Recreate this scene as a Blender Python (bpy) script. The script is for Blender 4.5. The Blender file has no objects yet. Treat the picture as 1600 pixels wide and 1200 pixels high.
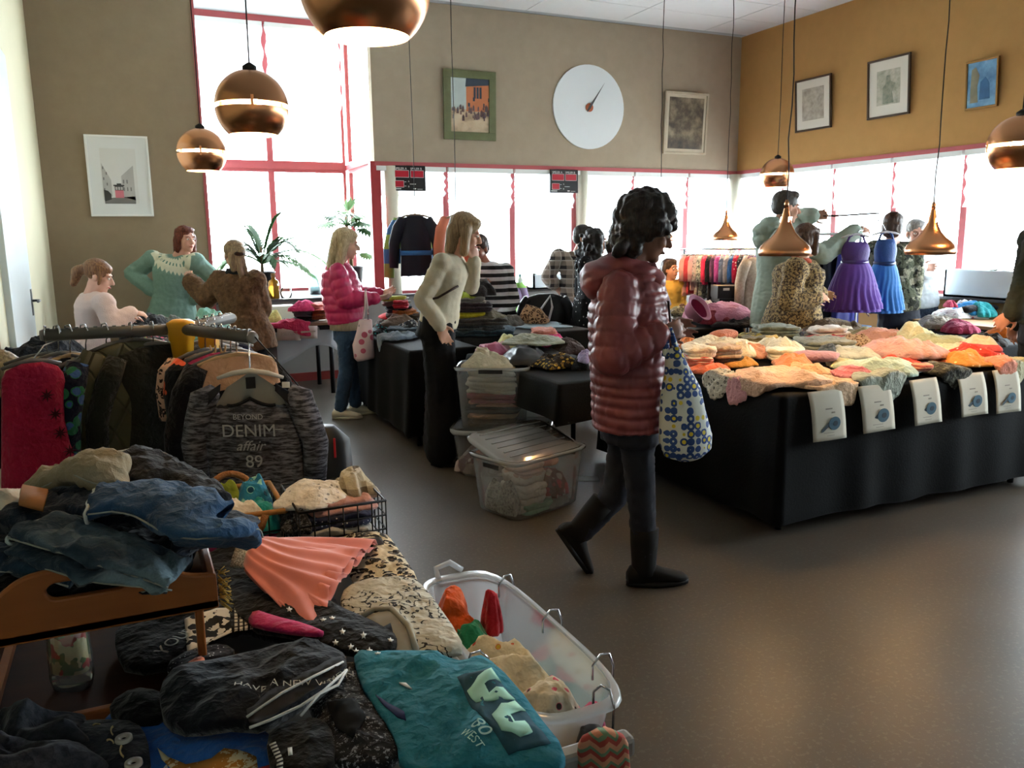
import bpy, bmesh, math, random
import numpy as np
from mathutils import Vector as V, Matrix, noise

sc = bpy.context.scene
COL = sc.collection
rnd = random.Random(7)
PI = math.pi

# ---------------------------------------------------------------- camera
FPX = 1282.0
CAMZ = 1.52
def _axes():
    yaw, pit, rol = map(math.radians, (24.62, 10.18, -0.66))
    f = V((math.sin(yaw)*math.cos(pit), math.cos(yaw)*math.cos(pit), -math.sin(pit)))
    r = V((math.cos(yaw), -math.sin(yaw), 0))
    u = r.cross(f)
    return r*math.cos(rol)+u*math.sin(rol), -r*math.sin(rol)+u*math.cos(rol), f
RX, UX, FX = _axes()
CAM = V((0, 0, CAMZ))
cd = bpy.data.cameras.new('camera')
cd.sensor_fit = 'HORIZONTAL'; cd.sensor_width = 36.0; cd.lens = FPX/1600*36
cd.clip_start = 0.05; cd.clip_end = 200
cam = bpy.data.objects.new('camera', cd); COL.objects.link(cam)
cam.matrix_world = Matrix.Translation(CAM) @ Matrix((RX, UX, -FX)).transposed().to_4x4()
sc.camera = cam

# ---------------------------------------------------------------- sky and exposure
w = bpy.data.worlds.new('overcast_sky'); sc.world = w; w.use_nodes = True
bg = w.node_tree.nodes['Background']
bg.inputs[0].default_value = (0.86, 0.95, 1.0, 1); bg.inputs[1].default_value = 11.5
sc.view_settings.view_transform = 'Standard'; sc.view_settings.look = 'None'
sc.view_settings.gamma = 1.0; sc.view_settings.use_curve_mapping = False
sc.view_settings.exposure = 1.55
try:
    sc.cycles.use_denoising = True
    sc.cycles.caustics_reflective = False; sc.cycles.caustics_refractive = False
    sc.cycles.max_bounces = 8; sc.cycles.diffuse_bounces = 4; sc.cycles.transparent_max_bounces = 16
    sc.cycles.sample_clamp_indirect = 8.0
except Exception:
    pass
def portal(loc, size, rot):
    l = bpy.data.lights.new('window_portal', 'AREA'); l.shape = 'RECTANGLE'
    l.size, l.size_y = size; l.cycles.is_portal = True
    o = bpy.data.objects.new('window_portal', l); COL.objects.link(o)
    o.location = loc; o.rotation_euler = rot
# window openings of the room: clock wall, bay, right wall
portal((4.95, 9.2, 1.62), (4.95, 1.44), (-PI/2, 0, 0))
portal((1.62, 10.4, 2.45), (1.74, 3.1), (-PI/2, 0, 0))
portal((2.6, 9.6, 2.45), (3.1, 1.2), (0, PI/2, 0))
portal((7.6, 4.75, 1.62), (1.44, 8.3), (0, PI/2, 0))

# ---------------------------------------------------------------- pixel -> place (1600x1200 frame), for measuring the photo
def ray(x, y): return FX + RX*((x-800)/FPX) - UX*((y-600)/FPX)
def A(x, y, D): return CAM + ray(x, y)*D
def atz(x, y, z): d = ray(x, y); return CAM + d*((z-CAMZ)/d.z)
def aty(x, y, Y): d = ray(x, y); return CAM + d*(Y/d.y)
def atx(x, y, X): d = ray(x, y); return CAM + d*(X/d.x)
def depth(p): return (V(p)-CAM).dot(FX)

# ---------------------------------------------------------------- materials
def lin(c):
    if isinstance(c, str):
        c = [int(c[i:i+2], 16)/255 for i in (0, 2, 4)]
        c = [(x/12.92 if x <= .04045 else ((x+.055)/1.055)**2.4) for x in c]
    return (c[0], c[1], c[2], 1)
_mats = {}
class NT:
    def __init__(s, name):
        s.m = bpy.data.materials.new(name); s.m.use_nodes = True
        s.t = s.m.node_tree; s.b = s.t.nodes['Principled BSDF']
        s.tc = None
    def n(s, typ, ins=None, **kw):
        nd = s.t.nodes.new(typ)
        for k, v in kw.items(): setattr(nd, k, v)
        for k, v in (ins or {}).items(): s.put(nd.inputs[k], v)
        return nd
    def put(s, sock, v):
        if hasattr(v, 'is_output'): s.t.links.new(v, sock)
        else: sock.default_value = v
    def co(s):
        if s.tc is None: s.tc = s.n('ShaderNodeTexCoord').outputs['Object']
        return s.tc
    def map(s, scale, rot=(0, 0, 0), loc=(0, 0, 0)):
        return s.n('ShaderNodeMapping', {0: s.co(), 1: loc, 2: rot, 3: scale}).outputs[0]
    def noise(s, scale, det=3, vec=None, rough=.5):
        return s.n('ShaderNodeTexNoise', {'Vector': vec if vec is not None else s.co(), 'Scale': scale, 'Detail': det, 'Roughness': rough}).outputs['Fac']
    def vor(s, scale, vec=None, rand=1.0, feature='F1'):
        return s.n('ShaderNodeTexVoronoi', {'Vector': vec if vec is not None else s.co(), 'Scale': scale, 'Randomness': rand}, feature=feature)
    def math(s, op, a, b=0.0, c=0.0):
        return s.n('ShaderNodeMath', {0: a, 1: b, 2: c}, operation=op).outputs[0]
    def lt(s, a, b): return s.math('LESS_THAN', a, b)
    def gt(s, a, b): return s.math('GREATER_THAN', a, b)
    def mix(s, f, a, b): return s.n('ShaderNodeMix', {0: f, 6: a, 7: b}, data_type='RGBA').outputs[2]
    def sep(s, vec=None): return s.n('ShaderNodeSeparateXYZ', {0: vec if vec is not None else s.co()}).outputs
    def band(s, v, lo, hi): return s.math('MULTIPLY', s.gt(v, lo), s.lt(v, hi))
    def ss(s, v, lo, hi):
        return s.n('ShaderNodeMapRange', {0: v, 1: lo, 2: hi, 3: 0.0, 4: 1.0}, clamp=True).outputs[0]
    def bump(s, h, strength=.3, dist=.01):
        s.put(s.b.inputs['Normal'], s.n('ShaderNodeBump', {'Strength': strength, 'Distance': dist, 'Height': h}).outputs[0])

def M(name, col, rough=.85, metal=0.0, pat=None, c2='000000', c3=None, s=10.0, bump=0.0, bs=120, var=.12, ax=2, spec=.3, sheen=0.0, thr=.5, alpha=1.0, trans=0.0, emit=0.0, coat=0.0):
    key = (name, str(col), rough, metal, pat, c2, c3, s, bump, bs, var, ax, thr, alpha, trans, emit)
    if key in _mats: return _mats[key]
    t = NT(name); b = t.b; C = lin(col); C2 = lin(c2); C3 = lin(c3) if c3 else C2
    b.inputs['Roughness'].default_value = rough; b.inputs['Metallic'].default_value = metal
    b.inputs['Specular IOR Level'].default_value = spec
    if sheen: b.inputs['Sheen Weight'].default_value = sheen
    if coat: b.inputs['Coat Weight'].default_value = coat
    hgt = None; out = None
    nz = t.noise(9, 3)
    if var:
        d = tuple(x*(1-var*1.6) for x in C[:3])+(1,); l = tuple(min(1, x*(1+var)) for x in C[:3])+(1,)
        base = t.mix(nz, d, l)
    else: base = C
    if pat is None: out = base
    elif pat == 'stripe':
        v = t.math('FRACT', t.math('MULTIPLY', t.sep()[ax], s)); out = t.mix(t.lt(v, thr), base, C2)
    elif pat == 'plaid':
        o = t.sep()
        a = t.math('FRACT', t.math('MULTIPLY', o[0], s)); c = t.math('FRACT', t.math('MULTIPLY', o[2], s))
        k = t.math('MULTIPLY', t.math('ADD', t.lt(a, .5), t.lt(c, .5)), .5)
        out = t.mix(k, base, C2)
        out = t.mix(t.math('MULTIPLY', t.math('MAXIMUM', t.lt(a, .12), t.lt(c, .12)), .6), out, C3)
    elif pat == 'dots':
        out = t.mix(t.lt(t.vor(s, rand=.55).outputs['Distance'], thr*.5), base, C2)
    elif pat == 'floral':
        vo = t.vor(s); r = t.sep(vo.outputs['Color'])
        out = t.mix(t.math('MULTIPLY', t.lt(vo.outputs['Distance'], thr), t.gt(r[0], .35)), base, C2)
        out = t.mix(t.math('MULTIPLY', t.lt(vo.outputs['Distance'], thr*.85), t.gt(r[1], .55)), out, C3)
    elif pat == 'leopard':
        wv = t.n('ShaderNodeVectorMath', {0: t.co(), 1: t.n('ShaderNodeVectorMath', {0: t.n('ShaderNodeTexNoise', {'Vector': t.co(), 'Scale': s*.8}).outputs['Color'], 'Scale': .5/s}, operation='SCALE').outputs[0]}, operation='ADD').outputs[0]
        vo = t.vor(s, wv); d = vo.outputs['Distance']
        k = t.math('MULTIPLY', t.band(d, thr*.35, thr), t.gt(t.noise(s*1.6), .42))
        out = t.mix(k, t.mix(t.lt(d, thr*.4), base, C3 if c3 else base), C2)
    elif pat == 'camo':
        f = t.noise(s, 2); g = t.noise(s*1.3, 2, t.map((1, 1, 1), loc=(3, 5, 1)))
        out = t.mix(t.gt(g, .54), t.mix(t.gt(f, .52), base, C2), C3)
    elif pat == 'marl':
        sv = [1, 1, 1]; sv = [s*14]*3; sv[(ax)] = s*14
        v = t.map((s*3, s*3, s*16)); f = t.noise(1.0, 4, v, .65)
        out = t.mix(t.ss(f, .42, .62), base, C2)
    elif pat == 'strand':
        f = t.noise(1.0, 4, t.map((s*26, s*26, s*2.2)), .65); out = t.mix(t.ss(f, .38, .64), base, C2); hgt = f
    elif pat == 'speck':
        out = t.mix(t.gt(t.noise(s, 4, rough=.8), thr), base, C2)
    elif pat == 'denim':
        f = t.noise(5, 4); g = t.noise(420, 1)
        out = t.mix(t.ss(f, .45, .72), base, C2); out = t.mix(t.math('MULTIPLY', g, .35), out, C3)
        hgt = t.noise(350, 1)
    elif pat == 'zigzag':
        o = t.sep(); z = t.math('PINGPONG', t.math('MULTIPLY', o[0], s*1.0), .5)
        v = t.math('FRACT', t.math('ADD', t.math('MULTIPLY', o[2], s*1.2), z))
        out = t.mix(t.lt(v, .35), base, C2); out = t.mix(t.band(v, .35, .6), out, C3)
    elif pat == 'sketch':
        f = t.noise(s, 3); e = t.math('ABSOLUTE', t.math('SUBTRACT', t.math('FRACT', t.math('MULTIPLY', f, 7.0)), .5))
        k = t.math('MULTIPLY', t.lt(e, .11), t.gt(t.noise(s*.5, 1, t.map((1, 1, 1), loc=(7, 2, 0))), .45))
        out = t.mix(k, base, C2)
    elif pat == 'wood':
        f = t.noise(1.0, 4, t.map((s*(1 if ax == 0 else 12), s*(1 if ax == 1 else 12), s*(1 if ax == 2 else 12))))
        out = t.mix(f, base, C2)
    elif pat == 'fur':
        f = t.noise(s, 5, rough=.75); out = t.mix(t.ss(f, .3, .7), base, C2)
        hgt = t.noise(s*4, 4, t.map((1, 1, .35)), .8)
    elif pat == 'knit':
        o = t.sep(); hgt = t.math('SINE', t.math('MULTIPLY', o[ax], s)); out = base
    elif pat == 'tiles':
        vo = t.vor(s, rand=0.0); r = t.sep(t.n('ShaderNodeTexWhiteNoise', {0: t.vor(s, rand=.0).outputs['Position']}, noise_dimensions='3D').outputs['Color'])
        ring = t.band(vo.outputs['Distance'], .22, .56)
        out = t.mix(t.math('MULTIPLY', ring, t.gt(r[0], .3)), base, C2)
        out = t.mix(t.math('MULTIPLY', t.lt(vo.outputs['Distance'], .33), t.gt(r[1], .55)), out, C3)
    t.put(b.inputs['Base Color'], out)
    if emit:
        b.inputs['Emission Color'].default_value = C; b.inputs['Emission Strength'].default_value = emit
    if bump or hgt is not None:
        h_ = hgt if hgt is not None else t.noise(bs, 2)
        if name.startswith('cloth'):
            rg = lambda f: t.math('ABSOLUTE', t.math('SUBTRACT', t.noise(f, 2), .5))
            t.bump(t.math('ADD', t.math('MULTIPLY', h_, .06), t.math('ADD', t.math('MULTIPLY', rg(13), -1.6), t.math('MULTIPLY', rg(34), -.7))), .75, .022)
        else: t.bump(h_, bump or .25, .004)
    if trans:
        b.inputs['Transmission Weight'].default_value = trans
    if alpha < 1: b.inputs['Alpha'].default_value = alpha
    _mats[key] = t.m
    return t.m

def glassy(name, tint=(.95, .97, 1), refl=.1, haze=0.0, hazecol=(.8, .82, .82), rough=.08):
    """thin clear sheet: passes light, with a little gloss and (for cloudy plastic) some diffuse"""
    key = ('glassy', name)
    if key in _mats: return _mats[key]
    m = bpy.data.materials.new(name); m.use_nodes = True; t = m.node_tree
    for n in list(t.nodes): t.nodes.remove(n)
    o = t.nodes.new('ShaderNodeOutputMaterial'); tr = t.nodes.new('ShaderNodeBsdfTransparent'); tr.inputs[0].default_value = (*tint, 1)
    gl = t.nodes.new('ShaderNodeBsdfGlossy'); gl.inputs['Roughness'].default_value = rough
    lw = t.nodes.new('ShaderNodeLayerWeight'); lw.inputs[0].default_value = .25
    mr = t.nodes.new('ShaderNodeMapRange'); mr.inputs[3].default_value = refl*.5; mr.inputs[4].default_value = min(1, refl*5)
    t.links.new(lw.outputs['Fresnel'], mr.inputs[0])
    base = tr.outputs[0]
    if haze:
        df = t.nodes.new('ShaderNodeBsdfDiffuse'); df.inputs[0].default_value = (*hazecol, 1)
        tl = t.nodes.new('ShaderNodeBsdfTranslucent'); tl.inputs[0].default_value = (*hazecol, 1)
        mm = t.nodes.new('ShaderNodeMixShader'); mm.inputs[0].default_value = .5
        t.links.new(df.outputs[0], mm.inputs[1]); t.links.new(tl.outputs[0], mm.inputs[2])
        mx = t.nodes.new('ShaderNodeMixShader'); mx.inputs[0].default_value = haze
        t.links.new(base, mx.inputs[1]); t.links.new(mm.outputs[0], mx.inputs[2]); base = mx.outputs[0]
    ms = t.nodes.new('ShaderNodeMixShader')
    t.links.new(mr.outputs[0], ms.inputs[0]); t.links.new(base, ms.inputs[1]); t.links.new(gl.outputs[0], ms.inputs[2])
    t.links.new(ms.outputs[0], o.inputs[0])
    _mats[key] = m
    return m

# ---------------------------------------------------------------- mesh building
ORG = {}
def thing(name, label, cat, loc, group=None, kind=None):
    o = bpy.data.objects.new(name, None); COL.objects.link(o); o.location = loc
    o.empty_display_size = .05
    o['label'] = label; o['category'] = cat
    if group: o['group'] = group
    ORG[o.name] = V(loc)
    return o
def tag(o, label, cat, group=None):
    o['label'] = label; o['category'] = cat
    if group: o['group'] = group
    return o
def frame_of(t, ref=V((0, 0, 1))):
    t = V(t).normalized(); r = V(ref)
    if abs(t.dot(r)) > .97: r = V((1, 0, 0)) if abs(t.x) < .9 else V((0, 1, 0))
    x = r.cross(t).normalized(); return x, t.cross(x).normalized()

class MB:
    def __init__(s): s.v = []; s.f = []; s.mi = []; s.cur = 0
    def add(s, vs, fs):
        k = len(s.v); s.v += [V(p) for p in vs]; s.f += [tuple(i+k for i in f) for f in fs]; s.mi += [s.cur]*len(fs); return s
    def box(s, a, b):
        (x0, y0, z0), (x1, y1, z1) = a, b
        vs = [(x, y, z) for x in (x0, x1) for y in (y0, y1) for z in (z0, z1)]
        return s.add(vs, [(0, 1, 3, 2), (4, 6, 7, 5), (0, 4, 5, 1), (2, 3, 7, 6), (0, 2, 6, 4), (1, 5, 7, 3)])
    def obox(s, c, ax, ay, az):
        """box by centre and half-axis vectors"""
        c, ax, ay, az = map(V, (c, ax, ay, az))
        vs = [c+ax*i+ay*j+az*k for i in (-1, 1) for j in (-1, 1) for k in (-1, 1)]
        return s.add(vs, [(0, 1, 3, 2), (4, 6, 7, 5), (0, 4, 5, 1), (2, 3, 7, 6), (0, 2, 6, 4), (1, 5, 7, 3)])
    def rings(s, rings, cap=True, close=True):
        n = len(rings[0]); vs = [p for r in rings for p in r]; fs = []
        m = n if close else n-1
        for i in range(len(rings)-1):
            for j in range(m):
                k = (j+1) % n
                fs.append((i*n+j, i*n+k, (i+1)*n+k, (i+1)*n+j))
        if cap and close:
            fs.append(tuple(range(n-1, -1, -1))); fs.append(tuple((len(rings)-1)*n+j for j in range(n)))
        return s.add(vs, fs)
    def tube(s, path, r, n=8, cap=True):
        path = [V(p) for p in path]; R = r if isinstance(r, (list, tuple)) else [r]*len(path)
        rs = []; ref = None
        for i, p in enumerate(path):
            t = path[min(i+1, len(path)-1)]-path[max(i-1, 0)]
            if t.length < 1e-9: t = V((0, 0, 1))
            t.normalize()
            if ref is None: x, y = frame_of(t)
            else:
                x = (ref - t*ref.dot(t))
                x = x.normalized() if x.length > 1e-6 else frame_of(t)[0]
                y = t.cross(x)
            ref = x
            rs.append([p+x*(R[i]*math.cos(a))+y*(R[i]*math.sin(a)) for a in (2*PI*j/n for j in range(n))])
        return s.rings(rs, cap)
    def cap(s, a, b, ra, rb=None, n=10):
        """rounded, tapered limb"""
        a, b = V(a), V(b); rb = ra if rb is None else rb
        t = (b-a); L = t.length
        if L < 1e-6: return s.ell(a, (ra, ra, ra))
        t /= L; x, y = frame_of(t); prof = []
        for k in range(4): th = PI/2*(1-k/3.0); prof.append((-ra*math.sin(th), max(ra*math.cos(th), ra*.05)))
        for k in range(4): th = PI/2*k/3.0; prof.append((L+rb*math.sin(th), max(rb*math.cos(th), rb*.05)))
        return s.rings([[a+t*h+x*(r*math.cos(q))+y*(r*math.sin(q)) for q in (2*PI*j/n for j in range(n))] for h, r in prof])
    def ell(s, c, r, ax=None, n=12, m=8):
        c = V(c); ax = ax or (V((1, 0, 0)), V((0, 1, 0)), V((0, 0, 1)))
        rs = []
        for i in range(m+1):
            th = -PI/2+PI*i/m; cz = max(math.cos(th), .02)
            rs.append([c+ax[0]*(r[0]*cz*math.cos(q))+ax[1]*(r[1]*cz*math.sin(q))+ax[2]*(r[2]*math.sin(th)) for q in (2*PI*j/n for j in range(n))])
        return s.rings(rs)
    def lathe(s, c, prof, n=24, cap=False):
        c = V(c)
        return s.rings([[c+V((r*math.cos(q), r*math.sin(q), z)) for q in (2*PI*j/n for j in range(n))] for r, z in prof], cap)
    def loft(s, pts, rx, ry, right, n=16, cap=True, sup=2.0):
        """elliptical rings along pts; right = sideways axis (vector or list)"""
        pts = [V(p) for p in pts]; rs = []
        for i, p in enumerate(pts):
            t = (pts[min(i+1, len(pts)-1)]-pts[max(i-1, 0)]).normalized()
            rv = V(right[i]) if isinstance(right, list) else V(right)
            x = (rv-t*rv.dot(t)).normalized(); y = t.cross(x)
            ring = []
            for j in range(n):
                a = 2*PI*j/n; ca, sa = math.cos(a), math.sin(a)
                k = (abs(ca)**sup+abs(sa)**sup)**(-1/sup)
                ring.append(p+x*(rx[i]*ca*k)+y*(ry[i]*sa*k))
            rs.append(ring)
        return s.rings(rs, cap)
    def grid(s, fn, nu, nv, close_u=False):
        vs = [fn(i/(nu), j/(nv)) for i in range(nu+(0 if close_u else 1)) for j in range(nv+1)]
        N = nu if close_u else nu+1; fs = []
        for i in range(nu):
            for j in range(nv):
                k = (i+1) % N
                fs.append((i*(nv+1)+j, k*(nv+1)+j, k*(nv+1)+j+1, i*(nv+1)+j+1))
        return s.add(vs, fs)
    def slab(s, fn, nu, nv, nrm, th):
        """a sheet with thickness: grid, offset grid and rim"""
        P = [[V(fn(i/nu, j/nv)) for j in range(nv+1)] for i in range(nu+1)]
        k = len(s.v); vs = []
        for sgn in (0, 1):
            for i in range(nu+1):
                for j in range(nv+1):
                    if callable(nrm): nn = nrm(i/nu, j/nv)
                    elif nrm is None:
                        du = P[min(i+1, nu)][j]-P[max(i-1, 0)][j]; dv = P[i][min(j+1, nv)]-P[i][max(j-1, 0)]
                        nn = du.cross(dv); nn = nn.normalized() if nn.length > 1e-9 else V((0, 0, 1))
                    else: nn = V(nrm)
                    vs.append(P[i][j]+nn*(th*sgn))
        W = nv+1; O = (nu+1)*W; fs = []
        for i in range(nu):
            for j in range(nv):
                a, b, c, d = i*W+j, (i+1)*W+j, (i+1)*W+j+1, i*W+j+1
                fs.append((a, d, c, b)); fs.append((a+O, b+O, c+O, d+O))
        for i in range(nu):
            fs.append((i*W, (i+1)*W, (i+1)*W+O, i*W+O)); fs.append((i*W+nv, i*W+nv+O, (i+1)*W+nv+O, (i+1)*W+nv))
        for j in range(nv):
            fs.append((j, j+O, j+1+O, j+1)); fs.append((nu*W+j, nu*W+j+1, nu*W+j+1+O, nu*W+j+O))
        return s.add(vs, fs)
    def mesh(s, name, org, mats, smooth):
        me = bpy.data.meshes.new(name)
        me.from_pydata([tuple(p-org) for p in s.v], [], s.f)
        for m in mats: me.materials.append(m)
        if len(mats) > 1: me.polygons.foreach_set('material_index', s.mi)
        if smooth: me.polygons.foreach_set('use_smooth', [True]*len(me.polygons))
        me.update(); return me
    def obj(s, name, mats, parent=None, smooth=True, org=None, fix=True):
        if not isinstance(mats, (list, tuple)): mats = [mats]
        if parent is not None: o_ = ORG[parent.name]
        elif org is not None: o_ = V(org)
        else:
            xs = [p.x for p in s.v]; ys = [p.y for p in s.v]; o_ = V(((min(xs)+max(xs))/2, (min(ys)+max(ys))/2, min(p.z for p in s.v)))
        me = s.mesh(name, o_, mats, smooth)
        if fix:
            bm = bmesh.new(); bm.from_mesh(me); bmesh.ops.recalc_face_normals(bm, faces=bm.faces); bm.to_mesh(me); bm.free()
        o = bpy.data.objects.new(name, me); COL.objects.link(o)
        if parent is not None: o.parent = parent
        else: o.location = o_
        ORG[o.name] = o_
        return o
def sharp(o, ang=.6):
    """smooth shading with crisp edges"""
    bm = bmesh.new(); bm.from_mesh(o.data)
    for e in bm.edges:
        e.smooth = not (len(e.link_faces) == 2 and e.calc_face_angle(0) > ang)
    bm.to_mesh(o.data); bm.free(); return o
def bev(o, wd=.004, seg=2):
    m = o.modifiers.new('bevel', 'BEVEL'); m.width = wd; m.segments = seg; m.limit_method = 'ANGLE'; m.angle_limit = .6
    return o
def struct(o): o['kind'] = 'structure'; return o
def remesh(mb, name, mats, parent, vox=.01, sm=3, disp=None, org=None):
    """fuse overlapping shapes into one continuous skin"""
    o_ = ORG[parent.name] if parent is not None else V(org)
    me = mb.mesh('tmp', o_, [], False)
    ob = bpy.data.objects.new('tmp', me); COL.objects.link(ob)
    bm = bmesh.new(); bm.from_mesh(me); bmesh.ops.recalc_face_normals(bm, faces=bm.faces); bm.to_mesh(me); bm.free()
    r = ob.modifiers.new('r', 'REMESH'); r.mode = 'VOXEL'; r.voxel_size = vox
    if sm:
        k = ob.modifiers.new('s', 'SMOOTH'); k.iterations = sm; k.factor = .5
    dg = bpy.context.evaluated_depsgraph_get(); ev = ob.evaluated_get(dg)
    m2 = bpy.data.meshes.new_from_object(ev); m2.name = name
    bpy.data.objects.remove(ob); bpy.data.meshes.remove(me)
    if not isinstance(mats, (list, tuple)): mats = [mats]
    m2.materials.clear()
    for m in mats: m2.materials.append(m)
    n = len(m2.vertices)
    if disp and n:
        co = np.empty(n*3); m2.vertices.foreach_get('co', co); co = co.reshape(-1, 3)
        no = np.empty(n*3); m2.vertices.foreach_get('normal', no); no = no.reshape(-1, 3)
        d = np.array([disp(V(p)) for p in co]); co = co+no*d[:, None]
        m2.vertices.foreach_set('co', co.ravel())
    m2.polygons.foreach_set('use_smooth', [True]*len(m2.polygons)); m2.update()
    o = bpy.data.objects.new(name, m2); COL.objects.link(o)
    if parent is not None: o.parent = parent
    else: o.location = o_
    ORG[o.name] = o_
    return o
def clone(root, loc, label=None, group=None):
    r = root.copy(); COL.objects.link(r); r.location = loc; ORG[r.name] = V(loc)
    if label: r['label'] = label
    if group: r['group'] = group
    for ch in [o for o in bpy.data.objects if o.parent == root]:
        c = ch.copy(); COL.objects.link(c); c.parent = r
        for g in [o for o in bpy.data.objects if o.parent == ch]:
            d = g.copy(); COL.objects.link(d); d.parent = c
    return r
def nz3(p, f=1.0, o=0.0): return noise.noise(V((p[0]*f+o, p[1]*f+o*1.7, p[2]*f-o)))
def text(s, size, mat, parent, name, mtx, ext=.0004, align='CENTER', font_shear=0.0):
    cu = bpy.data.curves.new(name, 'FONT'); cu.body = s; cu.size = size; cu.align_x = align; cu.align_y = 'CENTER'; cu.extrude = ext; cu.shear = font_shear
    ob = bpy.data.objects.new('tmp', cu); COL.objects.link(ob)
    dg = bpy.context.evaluated_depsgraph_get()
    me = bpy.data.meshes.new_from_object(ob.evaluated_get(dg)); bpy.data.objects.remove(ob); bpy.data.curves.remove(cu)
    o_ = ORG[parent.name]; me.name = name
    me.transform(Matrix.Translation(-o_) @ mtx); me.materials.clear(); me.materials.append(mat)
    o = bpy.data.objects.new(name, me); COL.objects.link(o); o.parent = parent; ORG[o.name] = o_
    return o
def mtx(o, x, y):
    """plane frame: origin, right, up"""
    x = V(x).normalized(); y = V(y); y = (y-x*y.dot(x)).normalized(); z = x.cross(y)
    return Matrix.Translation(V(o)) @ Matrix((x, y, z)).transposed().to_4x4()
# ================================================================ the room
YB, XR, XL, ZC = 8.94, 7.42, -0.68, 4.02      # clock wall, right wall, left wall, ceiling
SILL, WTOP = 0.90, 2.34
YBAY, XB0, XB1 = 10.24, 0.75, 2.49            # window bay
m_wall = M('grey_beige_wall_fabric', 'a89a86', .95, bump=.25, bs=260, var=.07)
m_panel = M('brown_beige_wall_fabric', '97866f', .95, bump=.3, bs=260, var=.08)
m_orange = M('ochre_wall_fabric', 'b58b55', .95, bump=.25, bs=260, var=.06)
m_cream = M('cream_paint', 'd9d2b4', .6, var=.02)
m_white = M('white_paint', 'e4e8e6', .5, var=.02)
m_redfr = M('red_window_paint', 'b0585c', .5, var=.05)
m_ceil = M('ceiling_tile_board', 'e6e8ea', .9, var=.02, bump=.15, bs=400)
m_ceilg = M('ceiling_groove', 'b4b8ba', .9, var=.0)
m_sill = M('dark_sill_stone', '4b4a4c', .35, var=.1)
m_par = M('grey_parapet', '8d8a88', .9, var=.05)

def fl():
    t = NT('polished_grey_linoleum'); b = t.b
    n1 = t.noise(2.2, 4); n2 = t.noise(60, 3, rough=.7)
    c = t.mix(n1, lin('403a33'), lin('554e46')); c = t.mix(t.math('MULTIPLY', t.gt(n2, .58), .35), c, lin('6b645a'))
    t.put(b.inputs['Base Color'], c)
    t.put(b.inputs['Roughness'], t.n('ShaderNodeMapRange', {0: t.noise(1.2, 2), 1: .3, 2: .7, 3: .36, 4: .4}).outputs[0])
    b.inputs['Specular IOR Level'].default_value = .28
    return t.m
m_floor = fl()
struct(MB().box((-2.6, -4.1, -.1), (XR+.2, YBAY+.2, 0)).obj('floor', m_floor, smooth=False))
ce = struct(MB().box((-2.6, -4.1, ZC+.012), (XR+.2, YBAY+.2, ZC+.12)).obj('ceiling', m_ceilg, smooth=False))
tile = None
for i in range(7):                            # ceiling boards near the corner the photo shows
    for j in range(6):
        x1 = 6.745-1.235*(i-1); y1 = 8.22-.62*(j-1)
        x0, y0 = x1-1.235, y1-.62
        x0, x1, y0, y1 = max(x0, XL), min(x1, XR), y0, min(y1, YB)
        if x1-x0 < .05 or y1-y0 < .05: continue
        MB().box((x0+.006, y0+.006, ZC), (x1-.006, y1-.006, ZC+.014)).obj('ceiling_tile', m_ceil, ce, smooth=False)
# walls
struct(MB().box((XB1, YB, WTOP), (XR+.12, YB+.12, ZC)).obj('wall_back', m_wall, smooth=False))
struct(MB().box((XB1, YB+.02, 0), (XR+.12, YB+.14, SILL-.03)).obj('wall_back_parapet', m_par, smooth=False))
struct(MB().box((XL-.1, YB, 0), (XB0, YB+.12, ZC)).obj('wall_back_left', m_panel, smooth=False))
struct(MB().box((XR, -4, WTOP), (XR+.12, YB, ZC)).obj('wall_right', m_orange, smooth=False))
struct(MB().box((XR, -4, 0), (XR+.12, YB, SILL-.03)).obj('wall_right_parapet', M('ochre_parapet', '8a6a44', .9, var=.05), smooth=False))
struct(MB().box((XR, -4, SILL-.03), (XR+.12, .55, WTOP)).obj('wall_right_front', m_orange, smooth=False))
struct(MB().box((XL-.12, 5.2, 0), (XL, YB, ZC)).obj('wall_left', m_cream, smooth=False))
struct(MB().box((-2.5, 5.2, 0), (XL-.12, 5.32, ZC)).obj('wall_left_return', m_cream, smooth=False))
struct(MB().box((-2.62, -4, 0), (-2.5, 5.32, ZC)).obj('wall_left_near', m_cream, smooth=False))
struct(MB().box((-2.6, -4.12, 0), (XR+.12, -4, ZC)).obj('wall_front', m_white, smooth=False))
# bay: side wall, parapet, ledge
struct(MB().box((XB0-.12, YB+.12, 0), (XB0, YBAY+.1, ZC)).obj('wall_bay_left', m_white, smooth=False))
struct(MB().box((XB0, YB+.02, 0), (XB1, YB+.12, SILL-.03)).obj('wall_bay_parapet', m_par, smooth=False))
struct(MB().box((XB0, YBAY, 0), (XB1+.12, YBAY+.1, SILL-.03)).obj('wall_bay_back', m_par, smooth=False))
struct(MB().box((XB1, YB+.12, 0), (XB1+.1, YBAY, SILL-.03)).obj('wall_bay_right', m_par, smooth=False))
bev(struct(MB().box((XB0, YB-.04, SILL-.03), (XB1+.06, YBAY+.1, SILL)).obj('trim_1', m_sill, smooth=False)), .005)
bev(struct(MB().box((XB1+.06, YB-.04, SILL-.03), (XR, YB+.14, SILL)).obj('trim_2', m_sill, smooth=False)), .005)
bev(struct(MB().box((XR-.24, -1, SILL-.03), (XR+.12, YB-.04, SILL)).obj('trim_3', m_sill, smooth=False)), .005)
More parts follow.
